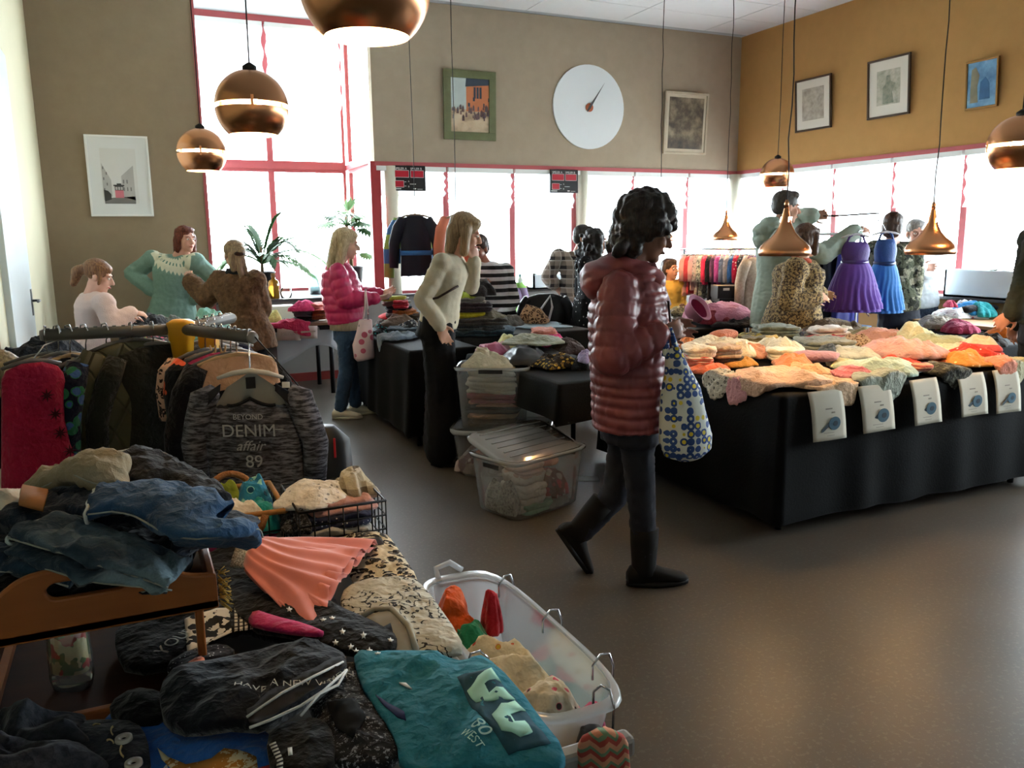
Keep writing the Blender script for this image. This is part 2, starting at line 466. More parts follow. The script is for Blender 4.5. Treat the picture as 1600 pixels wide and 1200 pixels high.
# red trims under the upper walls, columns
struct(MB().box((XB1, YB-.015, WTOP-.045), (XR, YB+.12, WTOP)).obj('trim_4', m_redfr, smooth=False))
struct(MB().box((XR-.015, -4, WTOP-.045), (XR+.12, YB-.015, WTOP)).obj('trim_5', m_redfr, smooth=False))
m_colm = M('cream_column', 'd6d0bd', .6, var=.02)
for i, (x, y) in enumerate(((2.68, YB+.02), (5.08, YB+.04), (7.36, YB-.04))):
    struct(MB().lathe((x, y, SILL), [(.075, 0), (.075, WTOP-SILL-.045)], 20, True).obj('trim_%d' % (6+i), m_colm))
struct(MB().box((XB1-.05, YB-.01, SILL), (XB1+.06, YB+.08, WTOP)).obj('trim_9', M('red_post', 'a8383c', .5), smooth=False))
struct(MB().box((XB0-.02, YB-.012, 0), (XB0+.012, YB+.12, ZC)).obj('trim_10', m_redfr, smooth=False))
# skirting
m_sk = M('red_skirting', '7c2f2b', .5)
struct(MB().box((XB0, YB-.0, 0), (XR, YB+.022, .09)).obj('baseboard_back', m_sk, smooth=False))
struct(MB().box((XL, YB-.02, 0), (XB0, YB, .09)).obj('baseboard_back_left', m_sk, smooth=False))
struct(MB().box((XR-.02, -1, 0), (XR, YB, .09)).obj('baseboard_right', m_sk, smooth=False))
# white door in the left wall
dr = struct(MB().box((XL-.02, 5.55, 0.005), (XL+.035, 6.68, 2.75)).obj('door_1', M('door_white', 'dfe8ea', .4, var=.02), smooth=False))
MB().tube([(XL+.035, 6.58, 1.12), (XL+.085, 6.58, 1.12), (XL+.085, 6.46, 1.12)], .009, 8).obj('door_handle', M('steel', '8b8d8f', .3, .9), dr)
MB().box((XL+.035, 6.55, 1.02), (XL+.041, 6.61, 1.2)).obj('handle_plate', M('steel', '8b8d8f', .3, .9), dr, smooth=False)

# windows
m_pane = glassy('window_glass', (.97, .99, 1), .06)
m_blind = None
def blindmat():
    m = bpy.data.materials.new('white_roller_blind'); m.use_nodes = True; t = m.node_tree
    for n in list(t.nodes): t.nodes.remove(n)
    o = t.nodes.new('ShaderNodeOutputMaterial'); d = t.nodes.new('ShaderNodeBsdfDiffuse'); l = t.nodes.new('ShaderNodeBsdfTranslucent')
    d.inputs[0].default_value = l.inputs[0].default_value = (.85, .87, .88, 1)
    x = t.nodes.new('ShaderNodeMixShader'); x.inputs[0].default_value = .6
    t.links.new(d.outputs[0], x.inputs[1]); t.links.new(l.outputs[0], x.inputs[2]); t.links.new(x.outputs[0], o.inputs[0]); return m
m_blind = blindmat()
wn = [0]
def window(a, b, z0, z1, along, off, blind=None, fr=.035, wd=.05):
    """one glazed unit between a and b along x or y, at plane off"""
    wn[0] += 1
    def bx(mb, p0, p1, q0, q1, d0, d1):
        return mb.box((p0, off+d0, q0), (p1, off+d1, q1)) if along == 'x' else mb.box((off+d0, p0, q0), (off+d1, p1, q1))
    cx = (a+b)/2
    mb = MB()
    bx(mb, a, a+fr, z0, z1, 0, wd); bx(mb, b-fr, b, z0, z1, 0, wd); bx(mb, a+fr, b-fr, z0, z0+fr, 0, wd); bx(mb, a+fr, b-fr, z1-fr, z1, 0, wd)
    fo = struct(mb.obj('window_%d' % wn[0], m_redfr, smooth=False))
    bx(MB(), a+fr, b-fr, z0+fr, z1-fr, wd*.5-.003, wd*.5+.003).obj('pane', m_pane, fo, smooth=False)
    if blind:
        r = random.Random(wn[0]); s = -1
        mb = MB(); d0 = -.03
        def f(u, v):
            e = .014*math.sin(v*22+wn[0])*(1 if u > .5 else -1 if u < .5 else 0)*(abs(u-.5)*2)**4
            p = a+.02+(b-a-.04)*u+e; z = z1-.02-blind*v; q = off+d0+.003*math.sin(u*9+v*5)
            return (p, q, z) if along == 'x' else (q, p, z)
        mb.slab(f, 10, 24, (0, -1, 0) if along == 'x' else (-1, 0, 0), .0015).obj('roller_blind', m_blind, fo)
        mb = MB(); bx(mb, a+.015, b-.015, z1-.05, z1+.0, d0-.035, d0+.02)
        mb.obj('blind_cassette', m_white, fo, smooth=False)
    return fo
for i in range(6):
    a = 2.49+.83*i; window(a, min(a+.83, XR), SILL, WTOP-.045, 'x', YB+.05, .42 if i not in (0, 3) else .3)
for i in range(10):
    b = 8.94-.83*i; window(b-.83, b, SILL, WTOP-.045, 'y', XR+.05, (.3, .3, .5, .5, .52, .3, .4, .4, .4, .4)[i])
window(XB0, 1.6, SILL, 2.34, 'x', YBAY, None); window(1.6, XB1, SILL, 2.34, 'x', YBAY, None)
window(XB0, 1.6, 2.40, 3.96, 'x', YBAY, .9); window(1.6, XB1, 2.40, 3.96, 'x', YBAY, .9)
window(YB+.12, YBAY, SILL, 2.34, 'y', XB1+.03); window(YB+.12, YBAY, 2.40, 3.96, 'y', XB1+.03, None)
struct(MB().box((XB0, YBAY-.02, 2.34), (XB1+.1, YBAY+.08, 2.40)).obj('trim_11', m_redfr, smooth=False))
struct(MB().box((XB1, YB+.12, 2.34), (XB1+.08, YBAY-.02, 2.40)).obj('trim_12', m_redfr, smooth=False))
struct(MB().box((XB0, YBAY-.05, 3.96), (XB1+.1, YBAY+.1, ZC+.012)).obj('trim_13', m_redfr, smooth=False))
struct(MB().box((XB1, YB+.12, 3.96), (XB1+.1, YBAY-.05, ZC+.012)).obj('trim_14', m_redfr, smooth=False))
# ground outside, pale paving
struct(MB().box((-20, YBAY+.3, -.4), (40, 60, -.3)).obj('ground_outside', M('pale_paving', 'b9b9b4', .9), smooth=False))
struct(MB().box((XR+.35, -30, -.4), (40, YBAY+.3, -.3)).obj('ground_outside_right', M('pale_paving', 'b9b9b4', .9), smooth=False))

# ================================================================ things on the walls
def poly(mb, O, X, Y, pts, h=.0012):
    """flat printed shape: 2-D outline on a plane, a hair thick"""
    N = V(X).cross(V(Y)).normalized(); a = [V(O)+V(X)*p[0]+V(Y)*p[1] for p in pts]; n = len(a)
    mb.add(a+[p+N*h for p in a], [tuple(range(n-1, -1, -1)), tuple(range(n, 2*n))]+[(i, (i+1) % n, (i+1) % n+n, i+n) for i in range(n)])
    return mb
def rect(x0, y0, x1, y1): return [(x0, y0), (x1, y0), (x1, y1), (x0, y1)]
def picture(name, label, O, X, w_, h_, fw, fmat, mat_w, pmat, mmat=None, tilt=0.0, depth_=.025, inner=None):
    """O: lower-left corner on the wall, X: unit right vector; leans forward at the top by tilt"""
    O = V(O); X = V(X); N = X.cross(V((0, 0, 1))); Y = (V((0, 0, 1))*math.cos(tilt)+N*math.sin(tilt)).normalized(); N = X.cross(Y)
    O = O+N*.004
    r = thing(name, label, 'picture', O+X*w_/2)
    mb = MB()
    for (x0, y0, x1, y1) in ((0, 0, w_, fw), (0, h_-fw, w_, h_), (0, fw, fw, h_-fw), (w_-fw, fw, w_, h_-fw)):
        mb.obox(O+X*(x0+x1)/2+Y*(y0+y1)/2+N*depth_/2, X*(x1-x0)/2, Y*(y1-y0)/2, N*depth_/2)
    bev(mb.obj('frame', fmat, r, smooth=False), .003)
    B = O+N*(depth_*.45)
    if mmat: poly(MB(), B, X, Y, rect(fw, fw, w_-fw, h_-fw)).obj('mount', mmat, r, smooth=False)
    q = fw+mat_w
    poly(MB(), B+N*.0015, X, Y, rect(q, q*1.05, w_-q, h_-q)).obj('print', pmat, r, smooth=False)
    if inner: inner(r, B+N*.003, X, Y)
    return r
def pm(name, stops, s, loc=(0, 0, 0)):
    t = NT(name); f = t.noise(s, 4, t.map((1, 1, 1), loc=loc), .6)
    cr = t.n('ShaderNodeValToRGB', {0: f}); e = cr.color_ramp.elements
    e[0].position = stops[0][0]; e[0].color = lin(stops[0][1]); e[1].position = stops[-1][0]; e[1].color = lin(stops[-1][1])
    for p, c in stops[1:-1]: k = e.new(p); k.color = lin(c)
    t.put(t.b.inputs['Base Color'], cr.outputs[0]); t.b.inputs['Roughness'].default_value = .5
    return t.m
m_wfr = M('white_frame', 'ececea', .4, var=.02)
def tram(r, O, X, Y):
    g1, g2, g3 = M('print_grey_light', 'b9b8b6', .7), M('print_grey', '7c7b7a', .7), M('print_grey_dark', '4a4a4a', .7)
    poly(MB(), O, X, Y, [(.13, .12), (.4, .12), (.4, .19), (.13, .17)]).obj('print_street', g2, r, smooth=False)
    poly(MB(), O, X, Y, [(.125, .15), (.2, .19), (.2, .34), (.125, .5)]).obj('print_houses', g1, r, smooth=False)
    poly(MB(), O, X, Y, [(.29, .19), (.4, .15), (.4, .48), (.29, .38)]).obj('print_houses', g1, r, smooth=False)
    for k in range(5):
        poly(MB(), O, X, Y, rect(.302+.02*(k % 3)*1.5, .24+.07*(k//3), .312+.03*(k % 3), .275+.07*(k//3)), .002).obj('print_window', g2, r, smooth=False)
        poly(MB(), O, X, Y, rect(.132+.026*(k % 2), .24+.05*k, .142+.026*(k % 2), .265+.05*k), .002).obj('print_window', g2, r, smooth=False)
    poly(MB(), O, X, Y, [(.13, .14), (.19, .16), (.19, .21), (.165, .24), (.13, .25)], .003).obj('print_car', g3, r, smooth=False)
    mb = poly(MB(), O, X, Y, rect(.225, .175, .3, .245), .003); mb.obj('print_tram', M('print_tram_pink', 'd77f8c', .6), r, smooth=False)
    mb = poly(MB(), O, X, Y, rect(.225, .245, .3, .285), .003); poly(mb, O, X, Y, rect(.215, .285, .31, .297), .003); poly(mb, O, X, Y, rect(.245, .297, .285, .31), .003)
    mb.obj('print_tram_top', g3, r, smooth=False)
    for k in range(3): poly(MB(), O, X, Y, rect(.231+.023*k, .25, .248+.023*k, .278), .004).obj('print_tram_window', g1, r, smooth=False)
picture('tram_print', 'white framed print of a pink tram in a grey street on beige wall', (-.3, YB, 1.755), (1, 0, 0), .55, .755, .02, m_wfr, .1,
        M('print_paper', 'dcdcda', .7, var=.03), M('print_mount', 'e2e4e4', .7, var=.02), inner=tram)
def town(r, O, X, Y):
    o1 = M('print_brick', 'c87d56', .7); dk = M('print_roof', '3b4654', .7); 
    poly(MB(), O, X, Y, [(.09, .33), (.28, .33), (.28, .66), (.09, .66)]).obj('print_sky', M('print_sky', 'b8c4c2', .7), r, smooth=False)
    poly(MB(), O, X, Y, [(.27, .31), (.56, .31), (.56, .6), (.27, .57)], .002).obj('print_house', o1, r, smooth=False)
    poly(MB(), O, X, Y, [(.26, .57), (.56, .6), (.56, .665), (.27, .665)], .0025).obj('print_roof', dk, r, smooth=False)
    for k in range(3): poly(MB(), O, X, Y, rect(.36+.035*k, .45, .385+.035*k, .57), .003).obj('print_window', dk, r, smooth=False)
    for k in range(4): poly(MB(), O, X, Y, rect(.29+.06*(k % 2)+(.2 if k > 1 else 0), .36+.06*(k % 2), .315+.06*(k % 2)+(.16 if k > 1 else 0), .4+.06*(k % 2)), .003).obj('print_window', dk, r, smooth=False)
    cr_ = MB(); R = random.Random(3)
    for k in range(34):
        x, y = R.uniform(.1, .54), R.uniform(.2, .33); s_ = R.uniform(.012, .03)
        poly(cr_, O, X, Y, [(x-s_*.5, y), (x+s_*.5, y), (x+s_*.4, y+s_*1.8), (x, y+s_*2.6), (x-s_*.4, y+s_*1.8)], .002+.0002*k)
    cr_ = cr_.obj('print_crowd', pm('print_crowd', [(.3, '2b2a3a'), (.5, '6a4a44'), (.62, '39435a'), (.8, 'b98a6a')], 30), r, smooth=False); cr_['kind'] = 'stuff'
m_green = M('olive_green_frame', '6a6f4e', .7, var=.25, bump=.4, bs=80)
picture('town_picture', 'crowd by an orange house in wide green frame, left of the clock', (3.29, YB, 2.6), (1, 0, 0), .63, .745, .085, m_green, .0,
        pm('print_square', [(.3, '8a7a66'), (.5, 'c0a98a'), (.7, 'd0c2a8')], 6), tilt=.03, inner=town)
picture('horse_picture', 'dark brown print with pale frame on grey wall near the corner', (6.22, YB, 2.53), (1, 0, 0), .66, .755, .03, M('pale_wood_frame', 'b7ab95', .5), .035,
        pm('print_brown', [(.3, '2a2a2c'), (.45, '5a5144'), (.58, '857a66'), (.75, 'b2a68e')], 5, (4, 1, 2)), M('cream_mount', 'c9bfa9', .7), tilt=.05)
m_dk = M('dark_wood_frame', '4b3a2c', .5)
m_mt = M('pale_mount', 'd9d2c4', .7, var=.02)
pg = pm('print_etching', [(.3, '8a7f70'), (.5, 'a99f8f'), (.7, 'bdb4a4')], 14)
pg2 = pm('print_etching_green', [(.3, '8a8a74'), (.5, 'aaa592'), (.7, 'c0b8a6')], 14, (2, 2, 2))
picture('etching', 'small dark framed grey etching with cream mount, nearest the corner', (XR, 7.88, 2.71), (0, -1, 0), .56, .59, .022, m_dk, .09, pg, m_mt, .07)
def fig(r, O, X, Y):
    poly(MB(), O, X, Y, [(.2, .14), (.34, .14), (.32, .25), (.36, .33), (.3, .36), (.29, .42), (.25, .42), (.24, .35), (.2, .3)], .0015).obj('print_figure', pm('print_figure', [(.3, '5f6a58'), (.6, '8f8f7c')], 20), r, smooth=False)
picture('figure_print', 'larger dark framed print of a standing figure, middle of the ochre wall', (XR, 6.81, 2.72), (0, -1, 0), .54, .6, .022, m_dk, .1, pg2, m_mt, .07, inner=fig)
def saint(r, O, X, Y):
    poly(MB(), O, X, Y, [(.05, .06), (.13, .06), (.12, .2), (.14, .3), (.1, .38), (.06, .36), (.05, .2)], .0015).obj('print_figure', M('print_pale_robe', '8f8a72', .7, var=.3), r, smooth=False)
    poly(MB(), O, X, Y, [(.14, .08), (.25, .08), (.24, .22), (.2, .28), (.15, .24)], .0015).obj('print_figure', M('print_blue_robe', '3f6a94', .7, var=.3), r, smooth=False)
picture('blue_print', 'blue picture of two figures in a thin gold frame on ochre wall', (XR, 5.64, 2.66), (0, -1, 0), .33, .44, .018, M('gold_frame', '8f6a38', .4, .4), .0,
        pm('print_blue', [(.3, '3f6f9a'), (.55, '6fa3c8'), (.75, 'b5d2e4')], 5), None, .07, inner=saint)
# clock
ck = thing('wall_clock', 'large plain white round wall clock with one thin hand', 'clock', (5.145, YB, 3.035))
cm = Matrix.Translation((5.145, YB, 3.035)) @ Matrix.Rotation(PI/2, 4, 'X')
def disc(c, r, d, n=48):
    return [[V(c)+V((r*math.cos(a), -z, r*math.sin(a))) for a in (2*PI*k/n for k in range(n))] for z in d]
MB().rings(disc((5.145, YB, 3.035), .485, (.002, .024))).obj('clock_face', M('clock_white', 'dfe5e8', .5, var=.01), ck, smooth=False)
MB().rings(disc((5.145, YB, 3.03), .05, (.024, .034), 24)).obj('clock_hub', M('copper_hub', 'b4674a', .4, .6), ck, smooth=False)
hb = MB(); poly(hb, (5.145, YB-.036, 3.03), (math.cos(.96), 0, math.sin(.96)), (-math.sin(.96), 0, math.cos(.96)), [(-.06, -.006), (0, -.016), (.14, -.009), (.36, 0), (.14, .009), (0, .016), (-.06, .006)], .002)
hb.obj('clock_hand', M('clock_hand_grey', '4c4c4e', .4), ck, smooth=False)
# scoreboards
def board(x, label):
    z1, w_, h_ = 2.3, .37, .27
    r = thing('scoreboard', label, 'scoreboard', (x+w_/2, YB-.02, z1-h_), 'scoreboards over the windows')
    bev(MB().box((x, YB-.05, z1-h_), (x+w_, YB-.018, z1)).obj('case', M('black_board', '17171a', .4), r, smooth=False), .004)
    y = YB-.0505; m_w = M('white_print', 'd8d8d8', .6, var=0); m_r = M('red_display', 'b01c30', .3, var=.03)
    for (a, b, c, d) in ((.02, .145, .175, .215), (.2, .145, .345, .215), (.02, .04, .115, .105)):
        MB().box((x+a-.004, y-.001, z1-h_+b-.004), (x+c*1.0+.004, y+.001, z1-h_+d+.004)).obj('display_border', m_w, r, smooth=False)
        MB().box((x+a, y-.003, z1-h_+b), (x+c, y, z1-h_+d)).obj('red_display', m_r, r, smooth=False)
    T = lambda s, u, v, sz, al='LEFT': text(s, sz, m_w, r, 'lettering', mtx((x+u, y-.001, z1-h_+v), (1, 0, 0), (0, 0, 1)), .0006, al)
    T('SPELER A', .02, .235, .034); T('SPELER B', .195, .235, .034)
    T('A', .165, .1, .024); T('B', .165, .045, .024)
    for u, v, l_, t_ in ((.135, .095, .02, .005), (.135, .05, .02, .005), (.22, .072, .07, .006), (.045, .02, .08, .008), (.24, .022, .03, .012), (.3, .018, .06, .004)): MB().box((x+u-l_/2, y-.002, z1-h_+v-t_/2), (x+u+l_/2, y, z1-h_+v+t_/2)).obj('small_print', m_w, r, smooth=False)
    return r
board(2.68, 'black scoreboard with red displays on the window near the bay')
board(4.61, 'black scoreboard with red displays on the window under the clock')

# ================================================================ pendant lamps
def copper():
    t = NT('brushed_copper'); b = t.b
    f = t.noise(2.0, 2)
    t.put(b.inputs['Base Color'], t.mix(f, lin('cf8f62'), lin('dc9f74'))); b.inputs['Metallic'].default_value = 1.0
    b.inputs['Roughness'].default_value = .27; b.inputs['Anisotropic'].default_value = .55
    tg = t.n('ShaderNodeTangent', direction_type='RADIAL', axis='Z'); t.put(b.inputs['Tangent'], tg.outputs[0])
    return t.m
m_cop = copper()
m_in = M('lamp_inside_white', 'f2e6d2', .5, var=0)
def emis(name, col, st):
    m = bpy.data.materials.new(name); m.use_nodes = True; t = m.node_tree; t.nodes.remove(t.nodes['Principled BSDF'])
    e = t.nodes.new('ShaderNodeEmission'); e.inputs[0].default_value = lin(col); e.inputs[1].default_value = st
    t.links.new(e.outputs[0], t.nodes['Material Output'].inputs[0]); return m
m_bulb = emis('warm_bulb', 'ffcf92', 100)
m_bulb2 = emis('warm_small_bulb', 'ffcf92', 150)
m_cord = M('black_flex', '1a1613', .6)
def shell(mb, c, prof, th, n=40):
    inn = [(max(r-th, .001), z) for r, z in prof]
    mb.lathe(c, prof, n); k = len(mb.f)
    mb.cur = 1; mb.lathe(c, inn, n); mb.cur = 0
    mb.lathe(c, [prof[-1], inn[-1]], n)
    if True: mb.lathe(c, [prof[0], inn[0]], n)
    return mb
def globe(x, y, z, label, R_=.155):
    r = thing('globe_pendant', label, 'lamp', (x, y, z-R_*.86), 'copper globe pendants')
    up = [(R_*math.sin(a), R_*math.cos(a)) for a in np.linspace(.12, PI/2-.06, 14)]
    lo = [(R_*math.sin(a), R_*math.cos(a)) for a in np.linspace(PI/2+.06, PI-.72, 14)]
    shell(MB(), (x, y, z), up, .002).obj('upper_shade', [m_cop, m_in], r, fix=False)
    shell(MB(), (x, y, z), lo, .002).obj('lower_shade', [m_cop, m_in], r, fix=False)
    for k in range(3):
        a = 2*PI*k/3+.4; MB().box((x+R_*.96*math.cos(a)-.006, y+R_*.96*math.sin(a)-.006, z-.03), (x+R_*.96*math.cos(a)+.006, y+R_*.96*math.sin(a)+.006, z+.03)).obj('spacer', m_cop, r, smooth=False)
    MB().ell((x, y, z-.005), (.045, .045, .055), n=16, m=10).obj('bulb', m_bulb, r)
    MB().lathe((x, y, z+R_*.6), [(.022, -.06), (.022, .04), (.03, .06), (.03, .075), (.008, .09)], 16, True).obj('lamp_holder', m_cord, r)
    MB().tube([(x, y, z+R_), (x+.004, y, z+R_+.5), (x-.003, y, z+1.2), (x, y, ZC-.03)], .0035, 6).obj('cord', m_cord, r)
    MB().lathe((x, y, ZC-.035), [(.045, 0), (.05, .01), (.05, .035)], 20, True).obj('ceiling_rose', m_white, r)
    return r
globe(.56, 2.03, 2.11, 'large looking copper globe pendant cut off at the top, nearest the camera')
globe(.535, 3.84, 2.085, 'copper globe pendant with lit slit hanging before the tall bay window')
globe(.49, 5.95, 2.09, 'small looking copper globe pendant beside the edge of the beige wall', .157)
globe(5.65, 6.23, 2.07, 'copper globe pendant above the man in the green hoodie')
globe(4.30, 2.94, 1.96, 'copper globe pendant cut by the right edge of the picture', .157)
m_slot = emis('slot_glow', 'fff0d8', 2.5)
def onion(x, y, z, label, k=1.0):
    r = thing('onion_pendant', label, 'lamp', (x, y, z), 'copper onion pendants over the tables')
    prof = [(.011, .262), (.017, .235), (.024, .2), (.034, .165), (.052, .128), (.078, .098), (.108, .074), (.128, .052), (.138, .03), (.139, .016), (.134, 0)]
    pr = []
    for i in range(len(prof)-1):
        (a, b), (c, d) = prof[i], prof[i+1]; pr += [(a*k, b*k), ((a+c)/2*k, (b+d)/2*k)]
    pr.append((prof[-1][0]*k, 0))
    shell(MB(), (x, y, z), pr, .002).obj('shade', [m_cop, m_in], r, fix=False)
    MB().lathe((x, y, z+.255*k), [(.013, 0), (.012, .03), (.006, .045)], 12, True).obj('cap', m_cop, r)
    MB().ell((x, y, z+.06*k), (.03, .03, .042), n=14, m=8).obj('bulb', m_bulb2, r)
    for a in (-.6, .6, 2.54, 3.74): MB().obox((x+.026*k*math.cos(a-1.1), y+.026*k*math.sin(a-1.1), z+.195*k), (.0035, 0, 0), (0, .0035, 0), (.004, 0, .014)).obj('vent_slot', m_slot, r, smooth=False)
    z2 = z+.29*k; P = [(x, y, z2)]
    R = random.Random(int(x*100))
    for i in range(1, 14): P.append((x+R.uniform(-.006, .006), y+R.uniform(-.006, .006), z2+(ZC-.03-z2)*i/14))
    P.append((x, y, ZC-.03))
    MB().tube(P, .0035, 6).obj('cord', m_cord, r)
    MB().lathe((x, y, ZC-.035), [(.045, 0), (.05, .01), (.05, .035)], 20, True).obj('ceiling_rose', m_white, r)
    return r
onion(3.25, 3.5, 1.4, 'copper onion pendant hanging in front of the patterned blouse woman')
onion(4.24, 3.38, 1.39, 'copper onion pendant over the right part of the big table')
onion(5.52, 6.79, 1.46, "copper onion pendant far back above the children's clothes rail")
onion(4.72, 6.8, 1.46, 'copper onion pendant hidden behind the curly haired woman, only its cord showing')
# ================================================================ soft goods
RH = V((RX.x, RX.y, 0)).normalized(); FH = V((FX.x, FX.y, 0)).normalized()
def fab(spec):
    """'c1' plain, or 'pattern|c1|c2|c3|scale|thr'"""
    q = spec.split('|')
    if len(q) == 1: return M('cloth', q[0], .92, bump=.35, bs=300, sheen=.15, spec=.15)
    p = q[0]; c1 = q[1]; c2 = q[2] if len(q) > 2 and q[2] else '000000'; c3 = q[3] if len(q) > 3 and q[3] else None
    s_ = float(q[4]) if len(q) > 4 and q[4] else {'stripe': 30, 'dots': 30, 'floral': 40, 'leopard': 26, 'plaid': 12, 'marl': 6, 'camo': 14, 'denim': 1, 'fur': 60, 'zigzag': 16, 'sketch': 14, 'knit': 900, 'speck': 60, 'tiles': 16}.get(p, 10)
    th = float(q[5]) if len(q) > 5 else {'dots': .55, 'floral': .45, 'leopard': .5, 'speck': .55}.get(p, .5)
    if p == 'shine': return M('shiny_cloth', c1, .35, bump=.2, bs=80, spec=.5)
    return M('cloth_'+p, c1, .92, pat=p, c2=c2, c3=c3, s=s_, thr=th, bump=.3, spec=.15, sheen=.1)

def outline(th, a, b, p):
    c, s_ = math.cos(th), math.sin(th)
    k = (abs(c)**p+abs(s_)**p)**(-1/p)
    return a*c*k, b*s_*k
def soft(mb, c, X, Y, w, d, h, kind, seed, edge=None, n=44, Z=V((0, 0, 1))):
    """a piece of clothing lying on a surface: folded stack, loose heap, flat lay or roll"""
    R = random.Random(seed); o = R.uniform(0, 90); c = V(c)
    def put(x, y, z):
        p = c+X*x+Y*y+Z*z
        if edge:
            for ax, val, sg in edge:
                ov = (p[ax]-val)*sg
                if ov > 0:
                    p[ax] = val+sg*(.012+.05*min(ov, .2)+.35*(p.z-c.z)); p.z -= ov
        return p
    a, b = w/2, d/2
    if kind == 'fold':
        L = max(2, min(3, int(h/.018))) if h < .12 else 5; t = h/L; z0 = 0
        for l in range(L):
            ox, oy, sx, sy = R.uniform(-.05, .05)*a, R.uniform(-.05, .05)*b, R.uniform(.84, 1.02), R.uniform(.84, 1.02)
            rs = []; rq = R.uniform(-.12, .12); cq, sq = math.cos(rq), math.sin(rq); tx, ty = R.uniform(-.1, .1)*t/a, R.uniform(-.2, .2)*t/b
            def zz(x, y): return .5*t*nz3((x*9, y*9, l*.7), 1, o)+(t*.5*nz3((x*22, y*22, l), 1, o)+t*.35*(1-2*abs(nz3((x*16, y*30, l), 1, o))) if l == L-1 else 0)
            for f, zf in ((.93, 0), (1.0, .3), (1.01, .62), (.97, .95), (.84, 1.0), (.55, 1.02), (.2, 1.0)):
                ring = []
                for k in range(n):
                    th = 2*PI*k/n; x, y = outline(th, a*sx, b*sy, 9.0); x, y = x*cq-y*sq, x*sq+y*cq
                    wob = 1+.05*nz3((math.cos(th)*1.6, math.sin(th)*1.6, l), 1, o)+.02*nz3((math.cos(th)*6, math.sin(th)*6, l), 1, o)
                    x, y = x*f*wob+ox, y*f*wob+oy
                    ring.append(put(x, y, max(.001, z0+t*zf+tx*x+ty*y+zz(x, y)*(1 if zf > .2 else 0))))
                rs.append(ring)
            mb.rings(rs); z0 += t*.93
        return mb
    if kind == 'roll':
        m = 14; rs = []
        for i in range(m+1):
            u = -1+2*i/m; f = 1-.35*abs(u)**4; x = a*u
            yy = b*.25*nz3((u*1.5, 0, 0), 1, o)
            rs.append([put(x+b*.2*math.sin(q), yy+b*f*math.cos(q)*(1+.12*nz3((x*14, q, 0), 1, o)), max(.001, h/2*(1+f*math.sin(q)*(1+.15*nz3((x*14, q*1.3, 3), 1, o))))) for q in (2*PI*k/20 for k in range(20))])
        return mb.rings(rs)
    pw = {'heap': 2.6, 'flat': 3.6}[kind]; fa = R.uniform(0, PI)
    ir = .22; rs = []; NR = 19; n = 72
    lobes = [(R.uniform(0, 2*PI), R.uniform(.1, .3), R.uniform(.18, .35)) for _ in range(R.randint(2, 4))]
    S = (a+b)/2
    cre = []
    for i in range(18 if kind == 'heap' else 15):
        q = fa+R.gauss(0, .55); cre.append((R.uniform(-.8, .8)*a, R.uniform(-.8, .8)*b, math.cos(q), math.sin(q), R.uniform(.007, .02)*(1 if i > 4 else 1.8), R.uniform(.35, .8)*(1 if i % 4 else -1.0), R.uniform(.4, 1.1)*S, R.uniform(-2.5, 2.5)))
    def crease(x, y):
        t = 0
        for (cx, cy, dx, dy, wd, am, ln, cv) in cre:
            u_ = (x-cx)*dx+(y-cy)*dy; v_ = -(x-cx)*dy+(y-cy)*dx-cv*u_*u_*.6-.02*nz3((u_*6, cx*9, cy*9))
            t += am*math.exp(-abs(v_)/wd)*math.exp(-(u_/ln)**2)
        return t/(1+.45*abs(t))
    for i in range(NR):
        f = 1-(i/(NR-1))**1.1*.97
        ring = []
        for k in range(n):
            th = 2*PI*k/n; x, y = outline(th, a, b, pw)
            wob = .97+ir*nz3((math.cos(th)*1.4, math.sin(th)*1.4, 0), 1, o)+ir*.45*nz3((math.cos(th)*4, math.sin(th)*4, 2), 1, o)
            for (lt, la, lw) in lobes:
                dt = (th-lt+PI) % (2*PI)-PI; wob += la*math.exp(-(dt/lw)**2)
            x, y = x*f*wob, y*f*wob
            g = min(1.0, (1-f)/.5)
            if kind == 'heap':
                base = .2+.55*g**.7+.28*nz3((x*6, y*6, 1), 1, o)*g
                z = h*(base+(.58*min(1.0, .07/h))*crease(x, y)*(.3+.7*g))
            else:
                base = .45+.25*g+.3*nz3((x*6, y*6, 1), 1, o)*g
                z = h*(base+.85*crease(x, y)*(.3+.7*g))
            z = max(.004+.3*h*g, z)
            ring.append(put(x, y, z if i else .0))
        if i == 0: rs.append([p.copy() for p in ring]); rs.append([p+Z*min(.01, h*.3) for p in ring])
        else: rs.append(ring)
    mb.rings(rs)
    return mb
gseed = [100]
def garment(name, label, cat, px, py, z, wpx, d, h, rot, kind, spec, edge=None, group=None, rect=None):
    """lies at the place the photo shows: px,py = middle of the piece, z = surface under it"""
    gseed[0] += 1
    p = atz(px, py, z+h*.5); p.z = z
    if rect:
        p.x = min(max(p.x, rect[0]+.1), rect[1]-.1); p.y = min(max(p.y, rect[2]+.1), rect[3]-.1)
    w_ = wpx*1.12*depth(p)/FPX; d = d*1.1; r = math.radians(rot)
    X = RH*math.cos(r)+FH*math.sin(r); Y = FH*math.cos(r)-RH*math.sin(r)
    mb = soft(MB(), p, X, Y, w_, d, h, kind, gseed[0], edge)
    o = mb.obj(name, fab(spec), org=p)
    tag(o, label, cat, group)
    return o
